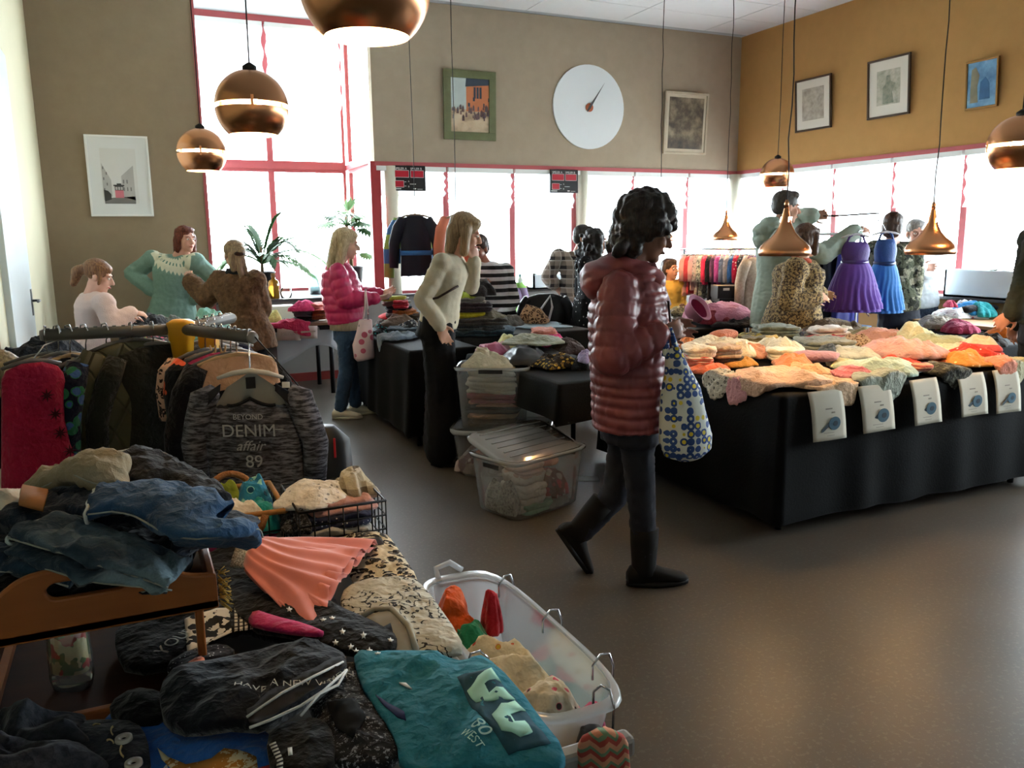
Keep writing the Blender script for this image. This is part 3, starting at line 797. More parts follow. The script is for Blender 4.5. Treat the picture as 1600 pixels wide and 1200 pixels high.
# ---------------------------------------------------------------- tables
m_blk = M('black_table_cloth', '050506', .85, bump=.3, bs=90, var=.25, spec=.18)
m_oak = M('light_wood_edge', 'b08a5a', .5, pat='wood', c2='8a6840', s=4, ax=0)
m_leg = M('black_steel_leg', '16171a', .45, .3)
def table(label, x0, x1, y0, y1, z, top, legs=None, th=.025, lr=.018):
    r = thing('folding_table', label, 'table', ((x0+x1)/2, (y0+y1)/2, 0))
    bev(MB().box((x0, y0, z-th), (x1, y1, z)).obj('tabletop', top, r, smooth=False), .004)
    for (x, y) in legs or [(x0+.06, y0+.06), (x1-.06, y0+.06), (x0+.06, y1-.06), (x1-.06, y1-.06)]:
        MB().tube([(x, y, 0), (x, y, z-th)], lr, 10).obj('leg', m_leg, r)
    MB().box((x0+.05, y0+.05, z-th-.05), (x1-.05, y1-.05, z-th)).obj('apron', m_leg, r, smooth=False)
    return r
def cloth(label, x0, x1, y0, y1, z, drop, mat=None, seed=1, amp=.02, dr=None, flare=.012, nper=150):
    """cloth over a table top, hanging in soft folds; drop per side (x-,x+,y-,y+)"""
    dr = dr or [drop]*4; R = random.Random(seed); o = R.uniform(0, 50)
    per = 2*((x1-x0)+(y1-y0)); N = nper; e = .006
    X0, X1, Y0, Y1 = x0-e, x1+e, y0-e, y1+e
    def P(s_):
        s_ = s_ % 1*per; a = x1-x0; b = y1-y0
        if s_ < a: return X0+s_*(X1-X0)/a, Y0, 0, -1, 2, min(s_, a-s_)
        s_ -= a
        if s_ < b: return X1, Y0+s_*(Y1-Y0)/b, 1, 0, 1, min(s_, b-s_)
        s_ -= b
        if s_ < a: return X1-s_*(X1-X0)/a, Y1, 0, 1, 3, min(s_, a-s_)
        s_ -= a; return X0, Y1-s_*(Y1-Y0)/b, -1, 0, 0, min(s_, b-s_)
    rs = []
    inner = []
    cx, cy = (x0+x1)/2, (y0+y1)/2
    for f in (.0, .5, .9):
        rs.append([(cx+(P(k/N)[0]-cx)*max(f, .01), cy+(P(k/N)[1]-cy)*max(f, .01), z+.004) for k in range(N)])
    rs.append([(P(k/N)[0], P(k/N)[1], z+.004) for k in range(N)])
    for v in (.03, .15, .3, .45, .6, .75, .88, 1.0):
        ring = []
        for k in range(N):
            x, y, nx, ny, sd, q = P(k/N)
            L = dr[sd]; cn = math.exp(-q/.07)
            wv = amp*v**.7*(math.sin(k/N*per*16+3*nz3((k*.05, 0, o)))*.5+.5+1.0*nz3((k/N*per*2.2, v*.6, o)))
            out = wv+flare*v+cn*.03*v+.006
            nx2, ny2 = nx, ny
            if cn > .15:
                nx2 = (-1 if x < cx else 1)*max(abs(nx), cn); ny2 = (-1 if y < cy else 1)*max(abs(ny), cn)
            zz = z+.004-L*v+.02*v*nz3((k*.09, 3, o))
            ring.append((x+nx2*out, y+ny2*out, max(zz, .012)))
        rs.append(ring)
    ob = MB().rings(rs, cap=False).obj('tablecloth', mat or m_blk)
    return tag(ob, label, 'tablecloth')
# big table at the right and its extension
T1 = (2.90, 4.86, 3.08, 4.75)
table('large sorting table under black cloth at the right, front part', T1[0], T1[1], T1[2], T1[3], .72, m_oak)
cloth('black cloth over the large right table with paper signs on it', *T1, .72, .66, seed=3, nper=220)
table('sorting table joined to the right end of the large table', 4.99, 6.09, 3.75, 4.75, .72, m_oak)
cloth('black cloth over the table end at the right picture edge', 4.99, 6.09, 3.75, 4.75, .72, .6, seed=5)
table('narrow wooden edged table along the right window wall', 6.42, 7.1, 3.9, 5.25, .74, m_oak, th=.03)
table('table beyond the large one, carrying the pink hat and coats', 4.05, 4.8, 5.65, 6.5, .72, m_oak)
cloth('black cloth on the far table under the pink hat', 4.05, 4.8, 5.65, 6.5, .72, .5, seed=8)
# middle tables
table('table beside the curly haired woman with the storage boxes below', 2.16, 2.78, 4.05, 5.45, .69, m_oak, legs=[(2.22, 4.95), (2.74, 4.95), (2.22, 5.35), (2.74, 5.35)])
cloth('black plastic cloth over the table above the storage boxes', 2.16, 2.78, 4.05, 5.45, .69, .22, seed=11, amp=.015)
table('left arm of the middle table, near the pink jacket', 1.78, 2.3, 5.62, 7.3, .71, m_oak)
cloth('black cloth over the left arm of the middle table', 1.78, 2.3, 5.62, 7.3, .71, .62, seed=13, amp=.02)
table('right arm of the middle table, before the striped seller', 2.4, 3.62, 6.2, 6.9, .71, m_oak)
cloth('dark grey cloth over the right arm of the middle table', 2.4, 3.62, 6.2, 6.9, .71, .5, M('charcoal_cloth', '1f1d1b', .85, bump=.3, bs=90, var=.25), seed=17, amp=.02)
# left back table by the bay
table('dark legged table below the bay window ledge', .95, 1.86, 7.98, 8.7, .72, M('cardboard_top', '8d7660', .8), legs=[(1.0, 8.62), (1.72, 8.66), (1.74, 8.1), (1.0, 8.06)], lr=.022)
table('low table hidden behind the clothes rack, piled with clothes', 0.02, .66, 6.1, 7.3, .72, m_oak)
# ================================================================ clothes on the big table
ZT = .728
EF = [(1, 3.072, -1)]; EL = [(0, 2.892, -1)]
B = 'clothes on the large right table'
def G(items, z, group, edge=None, rect=None):
    for it in items:
        nm, lab, px, py, w_, d, h, rot, kind, spec = it[:10]
        dz = it[10] if len(it) > 10 else 0
        eg = it[11] if len(it) > 11 else edge
        garment(nm, lab, 'clothing', px, py, z+dz, w_, d, h, rot, kind, spec, eg, group, rect)
G([
 # back rows
 ('puffer_jacket', 'olive brown puffed jacket heaped beside the patterned blouse', 1290, 489, 92, .42, .13, -8, 'heap', 'speck|5f5140|74624c||30', .02),
 ('puffer_jacket', 'dark grey jacket under the olive brown one', 1283, 509, 70, .3, .07, 0, 'heap', '4b4a4d'),
 ('denim_jacket', 'blue denim sleeve with two white bands on the large table', 1337, 486, 96, .16, .07, -20, 'roll', 'stripe|44648c|d8d6cc||6.5|.3', .04),
 ('red_cardigan', 'red cardigan lying behind the denim sleeve', 1358, 482, 84, .2, .08, -24, 'heap', 'c9403f', .05),
 ('jersey_blouse', 'folded grey jersey next to the red cardigan', 1352, 506, 46, .22, .06, 8, 'fold', '76736f', .02),
 ('olive_trousers', 'khaki trouser leg stretched out behind the red cardigan', 1408, 492, 70, .26, .07, -14, 'heap', '8d8263', .03),
 ('khaki_blouse', 'olive printed top with yellow print near the curly haired woman', 1127, 518, 88, .36, .07, 4, 'heap', 'camo|7d724b|b5a24c|5f5a44|22', .01),
 ('green_shirt', 'grey green shirt folded at the back of the large table', 1172, 511, 62, .3, .07, -6, 'fold', '7f8474', .05),
 ('flowered_tunic', 'blue and red flowered top folded small at the table back', 1220, 518, 38, .24, .06, 0, 'heap', 'floral|6e7480|a85a58|3f5a78|40', .01),
 ('crochet_blouse', 'coral crochet top rolled up next to the curly haired woman', 1081, 516, 42, .12, .08, 34, 'roll', 'speck|dd8a6b|c06a4c||120', .04),
 ('crochet_blouse', 'orange crochet top bunched in front of the rolled one', 1075, 536, 26, .2, .07, 0, 'heap', 'speck|e2905a|c8703c||120', .02),
 ('khaki_shorts', 'khaki shorts folded behind the cream pile', 1180, 533, 46, .2, .06, 5, 'fold', '6f6647', .02),
 ('yellow_vest', 'tiny yellow folded vest among the cream tops', 1208, 533, 20, .14, .05, 0, 'fold', 'd8b35e', .03),
 ('cream_blouse', 'cream blouse spread over the folded pile', 1128, 534, 82, .3, .05, -4, 'flat', 'efe2c6', .06),
 ('cream_sweater', 'cream sweater bunched at the end of the pile', 1160, 545, 32, .22, .08, 10, 'heap', 'f0e3c8', .04),
 ('white_blouse', 'white folded top on the red striped pile', 1092, 548, 46, .22, .05, -6, 'fold', 'eadfc9', .075, EL),
 ('striped_blouse', 'red and white striped top folded near the patterned bag', 1091, 561, 44, .24, .04, -4, 'fold', 'stripe|e8d8c4|cf5b4a||90', .035, EL),
 ('salmon_blouse', 'salmon top at the bottom of the striped pile', 1090, 570, 46, .24, .035, -4, 'fold', 'e39a80', .0, EL),
 ('taupe_blouse', 'taupe folded top on the dark pile', 1130, 548, 38, .22, .07, 8, 'fold', 'b09a82', .06),
 ('black_blouse', 'grey black top folded under the taupe one', 1131, 562, 40, .24, .05, 8, 'fold', '55534f', .01),
 ('coral_blouse', 'coral top bunched between cream piles', 1178, 548, 36, .28, .06, 20, 'heap', 'e7a585', .02),
 ('mustard_blouse', 'mustard brown top stretched in front of the dark pile', 1152, 565, 52, .16, .05, 14, 'heap', 'c0914c', .01),
 ('coral_shirt', 'bright coral shirt flat by the patterned bag', 1108, 575, 56, .22, .04, 6, 'flat', 'ec7f5f', .0, EL),
 ('spotted_trousers', 'white trousers with grey spots on the left table edge', 1122, 586, 66, .18, .045, -4, 'flat', 'leopard|e9dfcb|6f6a5c||40|.35', .01, EL),
 ('pink_vest', 'pale pink vest at the corner of the large table', 1153, 593, 42, .26, .035, -30, 'flat', 'eaa9ac', .0, EF+EL),
 ('peach_dress', 'long peach dress with tiny flowers over the front corner', 1216, 586, 132, .42, .05, -6, 'flat', 'floral|efc6a6|c78a72|b7a58c|70|.22', .02, EF+EL),
 ('peach_skirt', 'peach flowered skirt hanging over the front edge', 1284, 596, 88, .26, .035, 3, 'flat', 'floral|f0cda9|cf9a80|b79a80|80|.22', .01, EF),
 ('spotted_blouse', 'cream spotted blouse in the middle left of the table', 1221, 538, 44, .34, .08, 20, 'heap', 'dots|f1ead0|8e886e||60|.25', .03),
 ('ivory_blouse', 'ivory blouse folded before the cream spotted one', 1226, 553, 50, .24, .06, -10, 'fold', 'f4ead0', .02),
 ('rust_blouse', 'rust orange top bunched near the peach dress', 1242, 566, 54, .24, .06, -14, 'heap', 'd0875a', .03),
 ('peach_blouse', 'apricot top below the rust one', 1262, 577, 64, .22, .05, -8, 'heap', 'dots|ecbf96|b98a64||60|.3', .02),
 ('white_shirt', 'white shirt folded above the red lace', 1295, 517, 48, .22, .05, 2, 'fold', 'f0e4d8', .06),
 ('lace_blouse', 'red lace top under the white shirt', 1293, 526, 66, .22, .04, 2, 'heap', 'dots|c0403f|e8c0b4||70|.4', .03),
 ('grey_shorts', 'mottled grey shorts left of the white shirt', 1258, 522, 38, .26, .05, 0, 'heap', 'speck|8d8a86|a8a49e||60', .02),
 ('grey_jeans', 'pale grey green jeans folded in the table middle', 1288, 538, 82, .3, .07, 8, 'fold', 'denim|8a9088|b4b7a6|6a7068', .02),
 ('blue_jeans', 'dark blue jeans waist beside the pale grey jeans', 1291, 549, 34, .2, .06, -20, 'heap', 'denim|3d4a58|56687c|2a3440', .04),
 ('ice_blue_blouse', 'ice blue top spread in the table middle', 1326, 549, 66, .3, .06, 10, 'heap', 'bcc6c4', .04),
 ('mauve_leggings', 'mauve leggings rolled up in front of the jeans', 1272, 557, 60, .13, .07, -14, 'roll', 'b58fa0', .04),
 ('lime_blouse', 'pale lime top beside the mauve leggings', 1316, 566, 40, .18, .04, 6, 'heap', 'd6d2a8', .02),
 ('mint_dress', 'pale mint dress spread across the front', 1372, 571, 106, .4, .07, -8, 'heap', 'b9d0c0', .02),
 ('pink_striped_blouse', 'pink striped top at the front edge beside the signs', 1342, 582, 66, .2, .045, 6, 'flat', 'stripe|e59aa6|d37884||40', .01, EF),
 ('grey_leggings', 'grey green leggings with folded hem hanging over a sign', 1398, 588, 72, .3, .035, -14, 'flat', 'a9b2a4', .03, EF),
 ('dotted_tunic', 'dusty pink tunic with dark dots behind the plain one', 1378, 523, 80, .3, .07, 4, 'heap', 'dots|d3a296|8a5a52||70|.3', .05),
 ('dusty_pink_tunic', 'plain dusty pink tunic heaped in the table middle', 1412, 541, 112, .42, .1, -10, 'heap', 'bd9594', .05),
 ('beige_blouse', 'beige leopard trimmed top left of the pink tunic', 1340, 531, 36, .22, .06, 10, 'heap', 'leopard|c9ae90|6a4a34||60|.4', .03),
 ('white_socks', 'cream cloth behind the dotted tunic', 1385, 509, 60, .24, .05, -16, 'flat', 'efe6d2', .05),
 ('grey_bag', 'grey jersey folded behind the dotted tunic', 1362, 516, 42, .2, .05, 4, 'fold', '9a9a94', .03),
 ('red_leggings', 'bright red leggings showing below the pink tunic', 1398, 562, 60, .22, .05, -14, 'flat', 'd24638', .01),
 ('striped_sock', 'salmon striped sock roll at the front edge', 1438, 574, 26, .1, .05, -10, 'roll', 'stripe|e8a184|a8524a||60|.5', .03),
 ('camo_leggings', 'dark camouflage leggings hanging over the front', 1474, 574, 72, .28, .05, 10, 'heap', 'camo|3c3b34|57574a|25251f|30', .01, EF),
 # right part
 ('olive_leggings', 'olive leggings in a long loose stack at the table back', 1440, 502, 84, .3, .07, 8, 'heap', '6f6a55', .03),
 ('khaki_leggings', 'khaki leggings with rosy end behind the lime top', 1474, 510, 80, .22, .06, 14, 'heap', '8d8767', .04),
 ('lime_cream_blouse', 'pale lime cream top standing up in a fold', 1508, 514, 46, .22, .1, 18, 'heap', 'e8e6c0', .06),
 ('pale_green_blouse', 'pale green top right of the lime one', 1536, 524, 72, .26, .07, -4, 'heap', 'c4cdaa', .05),
 ('navy_shorts', 'navy shorts folded in the right half', 1452, 526, 46, .22, .05, 0, 'fold', '3a3f48', .03),
 ('pale_shirt', 'pale shirt above the navy shorts', 1456, 519, 70, .2, .04, 4, 'flat', 'c9c2a2', .07),
 ('tan_blouse', 'tan top with rosy patch behind the red one', 1484, 534, 44, .22, .06, -14, 'heap', 'a5917a', .03),
 ('charcoal_blouse', 'charcoal top below the pale green one', 1518, 537, 54, .22, .06, 4, 'heap', '3b3a36', .02),
 ('striped_beanie', 'cream beanie with a pink band on the right', 1560, 533, 42, .24, .07, 16, 'heap', 'stripe|e6d8bb|d9646a||9|.35', .06),
 ('brown_belt_blouse', 'brown top folded behind the salmon cloth', 1545, 546, 56, .2, .05, -6, 'heap', '5f4530', .02),
 ('cream_leggings', 'cream leggings in the right half of the table', 1480, 545, 62, .22, .06, -12, 'heap', 'eadfc0', .03),
 ('red_shirt', 'red and white shirt flat behind the ochre one', 1522, 549, 60, .2, .05, -12, 'flat', 'dots|d4473c|f0dccc||30|.35', .03),
 ('ochre_blouse', 'ochre top with round print at the front right', 1512, 560, 62, .26, .06, -4, 'heap', 'dots|cf8f49|efd7a6||22|.35', .02),
 ('coral_leggings', 'coral leggings left of the ochre top', 1470, 560, 56, .2, .045, -10, 'flat', 'e58a76', .01),
 ('salmon_towel', 'salmon towel hanging over the right front edge', 1562, 563, 48, .3, .05, 6, 'heap', 'e9987f', .02, EF),
 ('sage_blouse', 'sage green cloth at the right front corner', 1592, 566, 40, .3, .05, 0, 'heap', 'b9b392', .01, EF+[(0, 4.89, 1)]),
 ('ivory_trousers', 'ivory trousers folded behind the pink tunic', 1440, 536, 50, .2, .05, 6, 'fold', 'd9ccb0', .0),
], ZT, B, rect=(2.8, 4.95, 3.0, 4.78))
G([
 ('black_coat', 'black coat folded at the right picture edge', 1594, 536, 50, .3, .08, 0, 'heap', '26211f', .0),
 ('orange_blouse', 'bright orange top at the right picture edge', 1590, 521, 36, .26, .06, 0, 'heap', 'e07b2c', .05),
 ('magenta_coat', 'magenta coat beside the white basket', 1560, 505, 50, .3, .09, 0, 'heap', '9a3350', .0),
 ('grey_scarf', 'grey brown scarf bunched behind the magenta coat', 1532, 494, 56, .26, .1, 6, 'heap', '9d9486', .02),
 ('green_blouse', 'dark olive blouse below the grey scarf', 1528, 510, 40, .2, .06, 0, 'heap', '5c5636', .0),
], ZT, 'clothes at the right picture edge', rect=(4.99, 6.09, 3.75, 4.75))
# narrow table along the right windows
G([
 ('flowered_sheet', 'white sheet with small red flowers on the window table', 1440, 483, 62, .34, .09, -6, 'heap', 'floral|dcdcdc|b85a64|8a8f9a|26|.25', 0),
 ('white_bear_blouse', 'pale grey fleece on the window table', 1462, 474, 30, .3, .12, 0, 'heap', 'c9c4c4', .03),
 ('turquoise_shirt', 'bright blue shirt on the window table', 1494, 478, 46, .3, .11, 8, 'heap', '2f86c4', .03),
 ('pale_blue_shirt', 'pale blue shirt behind the bright blue one', 1520, 476, 44, .3, .08, 0, 'heap', 'b7d0dc', .02),
 ('black_trousers', 'black trousers lying over the window table pile', 1540, 482, 54, .14, .08, 18, 'roll', '23242a', .04),
 ('teal_blouse', 'teal top at the end of the window table', 1572, 480, 28, .3, .12, 0, 'heap', '2f9aa0', .02),
 ('dotted_scarf', 'dark dotted scarf at the front of the window table', 1503, 490, 34, .14, .06, 0, 'heap', 'dots|4a4650|b8b4b4||60|.4', .0),
 ('red_hat', 'small red cloth on the flowered sheet', 1441, 472, 16, .12, .05, 0, 'heap', 'b8455c', .1),
], .742, 'clothes on the window table', rect=(6.42, 7.1, 3.9, 5.25))
# far table with the pink hat
G([
 ('pink_jacket', 'dusty pink jacket heaped behind the curly haired woman', 1150, 481, 86, .5, .16, -8, 'heap', 'c07c94', .05),
 ('dark_red_fleece', 'dark red fluffy garment below the pink hat', 1118, 492, 50, .34, .14, -6, 'heap', 'fur|6e1f2a|8c3440||80', .02),
 ('black_jacket', 'black jacket at the bottom of the pink pile', 1158, 500, 66, .4, .09, 0, 'heap', '26222a', .0),
 ('brown_fur_hat', 'brown fluffy round hat left of the pink hat', 1071, 478, 28, .24, .17, 0, 'heap', 'fur|4f3a32|6b5144||80', .0),
 ('cream_scarf', 'cream cloth peeping from under the pink jacket', 1172, 475, 36, .2, .08, 0, 'heap', 'e5d3bf', .1),
 ('pale_pile', 'pale knit cloth behind the brown hat', 1053, 469, 36, .3, .1, 0, 'heap', 'd8c5bd', .0),
 ('patterned_scarf', 'dark patterned scarf at the far end of the pink pile', 1075, 461, 46, .3, .08, 0, 'heap', 'leopard|6d6a52|2e2c28||40|.5', .04),
], ZT, 'clothes on the far table', rect=(4.0, 4.85, 5.6, 6.5))
hp = A(1092, 482, 6.9)
r = thing('sun_hat', 'dusty pink fabric sun hat with deep pink inside on the pile', 'hat', hp+V((0, 0, -.06)))
ax = (RH*.55+FH*(-.5)+V((0, 0, .55))).normalized(); xx, yy = frame_of(ax)
def ring_at(c, rr, n=28, wob=0): return [c+xx*(rr*math.cos(q)*(1+wob*math.sin(3*q)))+yy*(rr*math.sin(q)) for q in (2*PI*k/n for k in range(n))]
mb = MB(); mb.rings([ring_at(hp+ax*h_, rr, wob=.05) for rr, h_ in ((.005, -.11), (.06, -.105), (.085, -.08), (.098, -.03), (.1, .0))], cap=False); mb.obj('crown', M('hat_pink', 'c987a0', .9), r)
mb = MB(); mb.rings([ring_at(hp+ax*h_, rr, wob=.07) for rr, h_ in ((.1, .0), (.12, .012), (.13, .015), (.128, .022), (.118, .02), (.094, .004))], cap=False); mb.obj('brim', M('hat_pink', 'c987a0', .9), r)
mb = MB(); mb.rings([ring_at(hp+ax*h_, rr) for rr, h_ in ((.004, -.1), (.055, -.096), (.08, -.07), (.094, .0))], cap=False); mb.obj('lining', M('hat_lining', '9c2f5c', .9), r)

# ================================================================ middle tables
G([
 ('pink_scarf', 'pink satin scarf hanging over the left corner by the storage box', 762, 546, 44, .3, .08, 30, 'heap', 'shine|d86f96', .02, [(0, 2.19, -1)]),
 ('rose_blouse', 'dusty rose top beside the pink satin scarf', 783, 543, 34, .22, .06, -30, 'heap', 'b98a8c', .02),
 ('lemon_blouse', 'pale lemon top behind the black puffer jacket', 793, 534, 30, .26, .07, 0, 'heap', 'dfd9a0', .04),
 ('black_puffer', 'black puffer jacket folded under the sage shirt', 830, 551, 74, .42, .11, -16, 'heap', 'shine|222226', .01),
 ('dark_puffer_vest', 'dark brown vest at the far end of the box table', 852, 528, 60, .4, .09, 0, 'heap', '35302e', .0),
 ('sage_shirt', 'sage green shirt spread on the black puffer', 833, 530, 72, .4, .035, -8, 'flat', '8f907c', .115),
 ('peach_lace', 'peach lace top right of the sage shirt', 878, 527, 42, .3, .09, 0, 'heap', 'floral|dba08c|f0c8b4|c07a68|50|.4', .03),
 ('rose_cardigan', 'salmon pink cardigan behind the peach lace', 877, 519, 36, .2, .06, 0, 'fold', 'd98f80', .1),
 ('hot_pink_blouse', 'hot pink top lying near the curly haired woman', 903, 527, 50, .34, .07, -14, 'heap', 'd83a78', .06),
 ('brown_blouse', 'dark brown satin top beside the yellow print', 895, 541, 52, .26, .07, 0, 'heap', '3a2c28', .04),
 ('yellow_print_blouse', 'black top with bright yellow flowers over the table edge', 870, 562, 62, .3, .07, 10, 'heap', 'floral|2b241e|c8a23c|7a5a30|40|.45', .01, [(0, 2.19, -1)]),
 ('black_shiny_blouse', 'black top at the near end of the box table', 910, 566, 40, .24, .06, 0, 'heap', '201f22', .0),
 ('lilac_blouse', 'lilac cloth showing beside the red coat', 915, 556, 24, .2, .06, 0, 'heap', '9c90b4', .05),
], .698, 'clothes on the table above the storage boxes', rect=(2.1, 2.78, 4.05, 5.45))
G([
 # left arm
 ('brown_trousers', 'brown corduroy trousers stacked at the middle of the left arm', 640, 500, 50, .34, .14, 8, 'fold', '4f443a', .0),
 ('grey_print_dress', 'grey printed dress heaped beside the rust pile', 606, 503, 44, .34, .1, -14, 'heap', 'leopard|6f675e|3a3430||40|.5', .0),
 ('navy_tracksuit', 'navy tracksuit heaped at the far end of the left arm', 655, 474, 40, .4, .2, 0, 'heap', '3a4250', .0),
 ('striped_socks', 'black and white patterned cloth below the navy tracksuit', 640, 508, 30, .2, .06, 20, 'heap', 'floral|2c2e34|b8b8b4|5a6a74|40|.4', .05),
 ('jeans_shirt', 'grey blue shirt over the near corner of the left arm', 622, 523, 46, .3, .05, -30, 'flat', '6b7887', .01, [(0, 1.77, -1), (1, 5.59, -1)]),
 ('dark_jeans', 'dark jeans folded at the near end of the left arm', 638, 516, 52, .3, .06, -6, 'fold', 'denim|34414c|4e5f6e|222a33', .01),
 ('teal_lace', 'black lace top with teal spots on the left arm edge', 600, 512, 40, .4, .06, -10, 'heap', 'floral|1f2326|2f8f8a|7a8f98|40|.4', .01, [(0, 1.77, -1)]),
 ('taupe_fleece', 'taupe fleece trousers before the rust pile', 624, 500, 46, .22, .08, 12, 'heap', '7b6a5c', .06),
 ('red_vest', 'bright red cloth drawn out of the pile', 610, 490, 40, .3, .06, 30, 'roll', 'c8323a', .08),
 ('rust_cardigan', 'rust cardigan in the middle of the left arm', 590, 486, 24, .3, .08, 0, 'heap', '8a4a38', .05),
 ('orange_jersey', 'orange brown jersey folded beside the red cloth', 628, 488, 34, .24, .05, 30, 'fold', 'b06a34', .12),
 ('spotted_blouse', 'orange and brown spotted top at the pile bottom', 591, 497, 24, .2, .06, 0, 'heap', 'floral|9a5a34|d89a54|4a2a24|50|.4', .0),
 ('black_folded', 'black trousers folded on the pile', 606, 478, 36, .26, .06, 10, 'fold', '23272a', .14),
 ('grey_folded', 'grey folded sweater with red corner', 618, 473, 40, .22, .05, 14, 'fold', '77736a', .2),
 ('red_folded', 'red folded jersey at the pile end', 626, 475, 22, .2, .07, 10, 'fold', 'b8303c', .19),
 ('olive_scarf', 'lime olive scarf on top of the left arm pile', 614, 466, 34, .12, .05, 24, 'roll', 'a0a03a', .25),
 ('yellow_blouse', 'small yellow top by the pink jacket', 581, 476, 16, .2, .06, 0, 'heap', 'd8c23c', .1),
 ('leopard_blouse', 'white and black spotted top behind the cream sweater', 642, 467, 32, .3, .1, 0, 'heap', 'leopard|dcd8cc|2a2a2a||40|.5', .1),
 ('navy_pile', 'blue grey folded trousers beside the spotted top', 648, 481, 22, .24, .1, 0, 'fold', '56626e', .06),
], .718, 'clothes on the left arm of the middle table', rect=(1.74, 2.3, 5.6, 7.3))
G([
 # right arm
 ('pale_grey_dress', 'pale grey knit heaped right of the tall stack', 795, 500, 40, .3, .1, 0, 'heap', '6a665e', .0),
 ('jeans_stack', 'dark blue jeans at the bottom of the tall stack', 760, 519, 84, .34, .05, 2, 'fold', 'denim|33434c|4f6878|222c33', .0),
 ('grey_jeans_folded', 'grey jeans in the lower half of the tall stack', 757, 511, 78, .32, .05, 0, 'fold', 'denim|43474a|5d6468|2a2d30', .045),
 ('charcoal_jeans', 'charcoal jeans under the yellow roll', 757, 503, 76, .32, .05, 4, 'fold', '4a4540', .09),
 ('khaki_stack', 'khaki grey trousers beside the yellow roll', 778, 494, 44, .3, .07, 10, 'heap', '77705c', .135),
 ('yellow_shorts', 'yellow shorts rolled in the tall stack', 738, 494, 44, .14, .07, 12, 'roll', 'd9c62e', .14),
 ('plum_folded', 'dark plum jersey folded above the yellow roll', 742, 482, 64, .3, .07, 6, 'fold', '3b2c30', .2),
 ('taupe_folded', 'grey taupe jersey near the top of the tall stack', 748, 473, 52, .26, .05, 4, 'fold', '77726c', .265),
 ('lime_tee', 'lime green top on the tall stack', 751, 463, 34, .2, .06, 4, 'heap', '9aa83a', .31),
 ('black_sport_jacket', 'black sports jacket with yellow piping on top of the stack', 752, 450, 50, .26, .12, 16, 'heap', '2c2728', .33),
 ('blue_sheet', 'pale blue sheet spread flat on the right arm', 822, 506, 96, .4, .02, -2, 'flat', 'a3b9c4', .0),
 ('leopard_plush', 'leopard fleece heaped on the middle table', 800, 484, 36, .26, .16, -6, 'heap', 'leopard|b58f6a|4a3324||30|.5', .02),
 ('leopard_plush', 'second smaller leopard fleece lying beside the taller one', 822, 492, 32, .22, .1, 0, 'heap', 'leopard|bd9a76|5a3f2c||34|.5', .02),
 ('white_lace', 'white and grey lace cloth by the cream sweater', 735, 509, 26, .2, .06, 0, 'heap', 'floral|b8b8b4|5a5f62|d8d8d4|40|.4', .0),
], .718, 'clothes on the right arm of the middle table', rect=(2.4, 3.62, 6.2, 6.9))
# left back table
G([
 ('lime_tee', 'pale lime tops beside the brown box', 428, 494, 20, .2, .1, 0, 'heap', 'd2d08a', .0),
 ('lace_pile', 'blue grey lace tops piled near the fur coat', 448, 488, 26, .24, .12, 0, 'heap', 'floral|3f4252|8e93ae|23242e|50|.4', .0),
 ('grey_jersey', 'grey folded tops before the pink beanie', 476, 486, 28, .26, .1, 0, 'fold', '5a6468', .05),
 ('black_dotted_blouse', 'black dotted top at the front of the bay table', 476, 497, 40, .26, .06, 0, 'heap', 'dots|1f1e22|d8d0d0||60|.25', .0),
 ('pink_beanie', 'pink beanie on the bay table pile', 477, 478, 34, .2, .1, 0, 'heap', 'd2447a', .12),
 ('salmon_folded', 'salmon folded top beside the pink jacket', 500, 480, 20, .24, .06, 0, 'fold', 'd9807a', .12),
 ('rust_folded', 'rust and black tops folded at the right of the bay table', 502, 490, 22, .26, .1, 0, 'fold', '8a4a30', .02),
 ('magenta_blouse', 'magenta cloth under the front of the pile', 462, 505, 46, .2, .03, 0, 'flat', 'b8345a', .0, [(1, 7.97, -1)]),
], .725, 'clothes on the bay table', rect=(.95, 1.86, 7.9, 8.7))
G([
 ('black_jeans', 'black jeans sorted by the girl with the ponytail', 208, 512, 60, .4, .26, 0, 'heap', '23262c', .0),
 ('mint_shirt', 'mint cloth on the hidden table before the green sweater', 330, 503, 40, .3, .3, 0, 'heap', '7fb8a8', .0),
 ('flowered_dress', 'black garment with pink flowers behind the rack', 240, 536, 56, .3, .12, 0, 'heap', 'floral|221f22|d8446a|5a8a5c|30|.45', .0),
 ('grey_shirt', 'grey green clothes in front of the green sweater', 262, 508, 50, .34, .24, 0, 'heap', '6d756e', .0),
], .725, 'clothes on the table behind the rack', rect=(.0, .68, 6.1, 7.3))
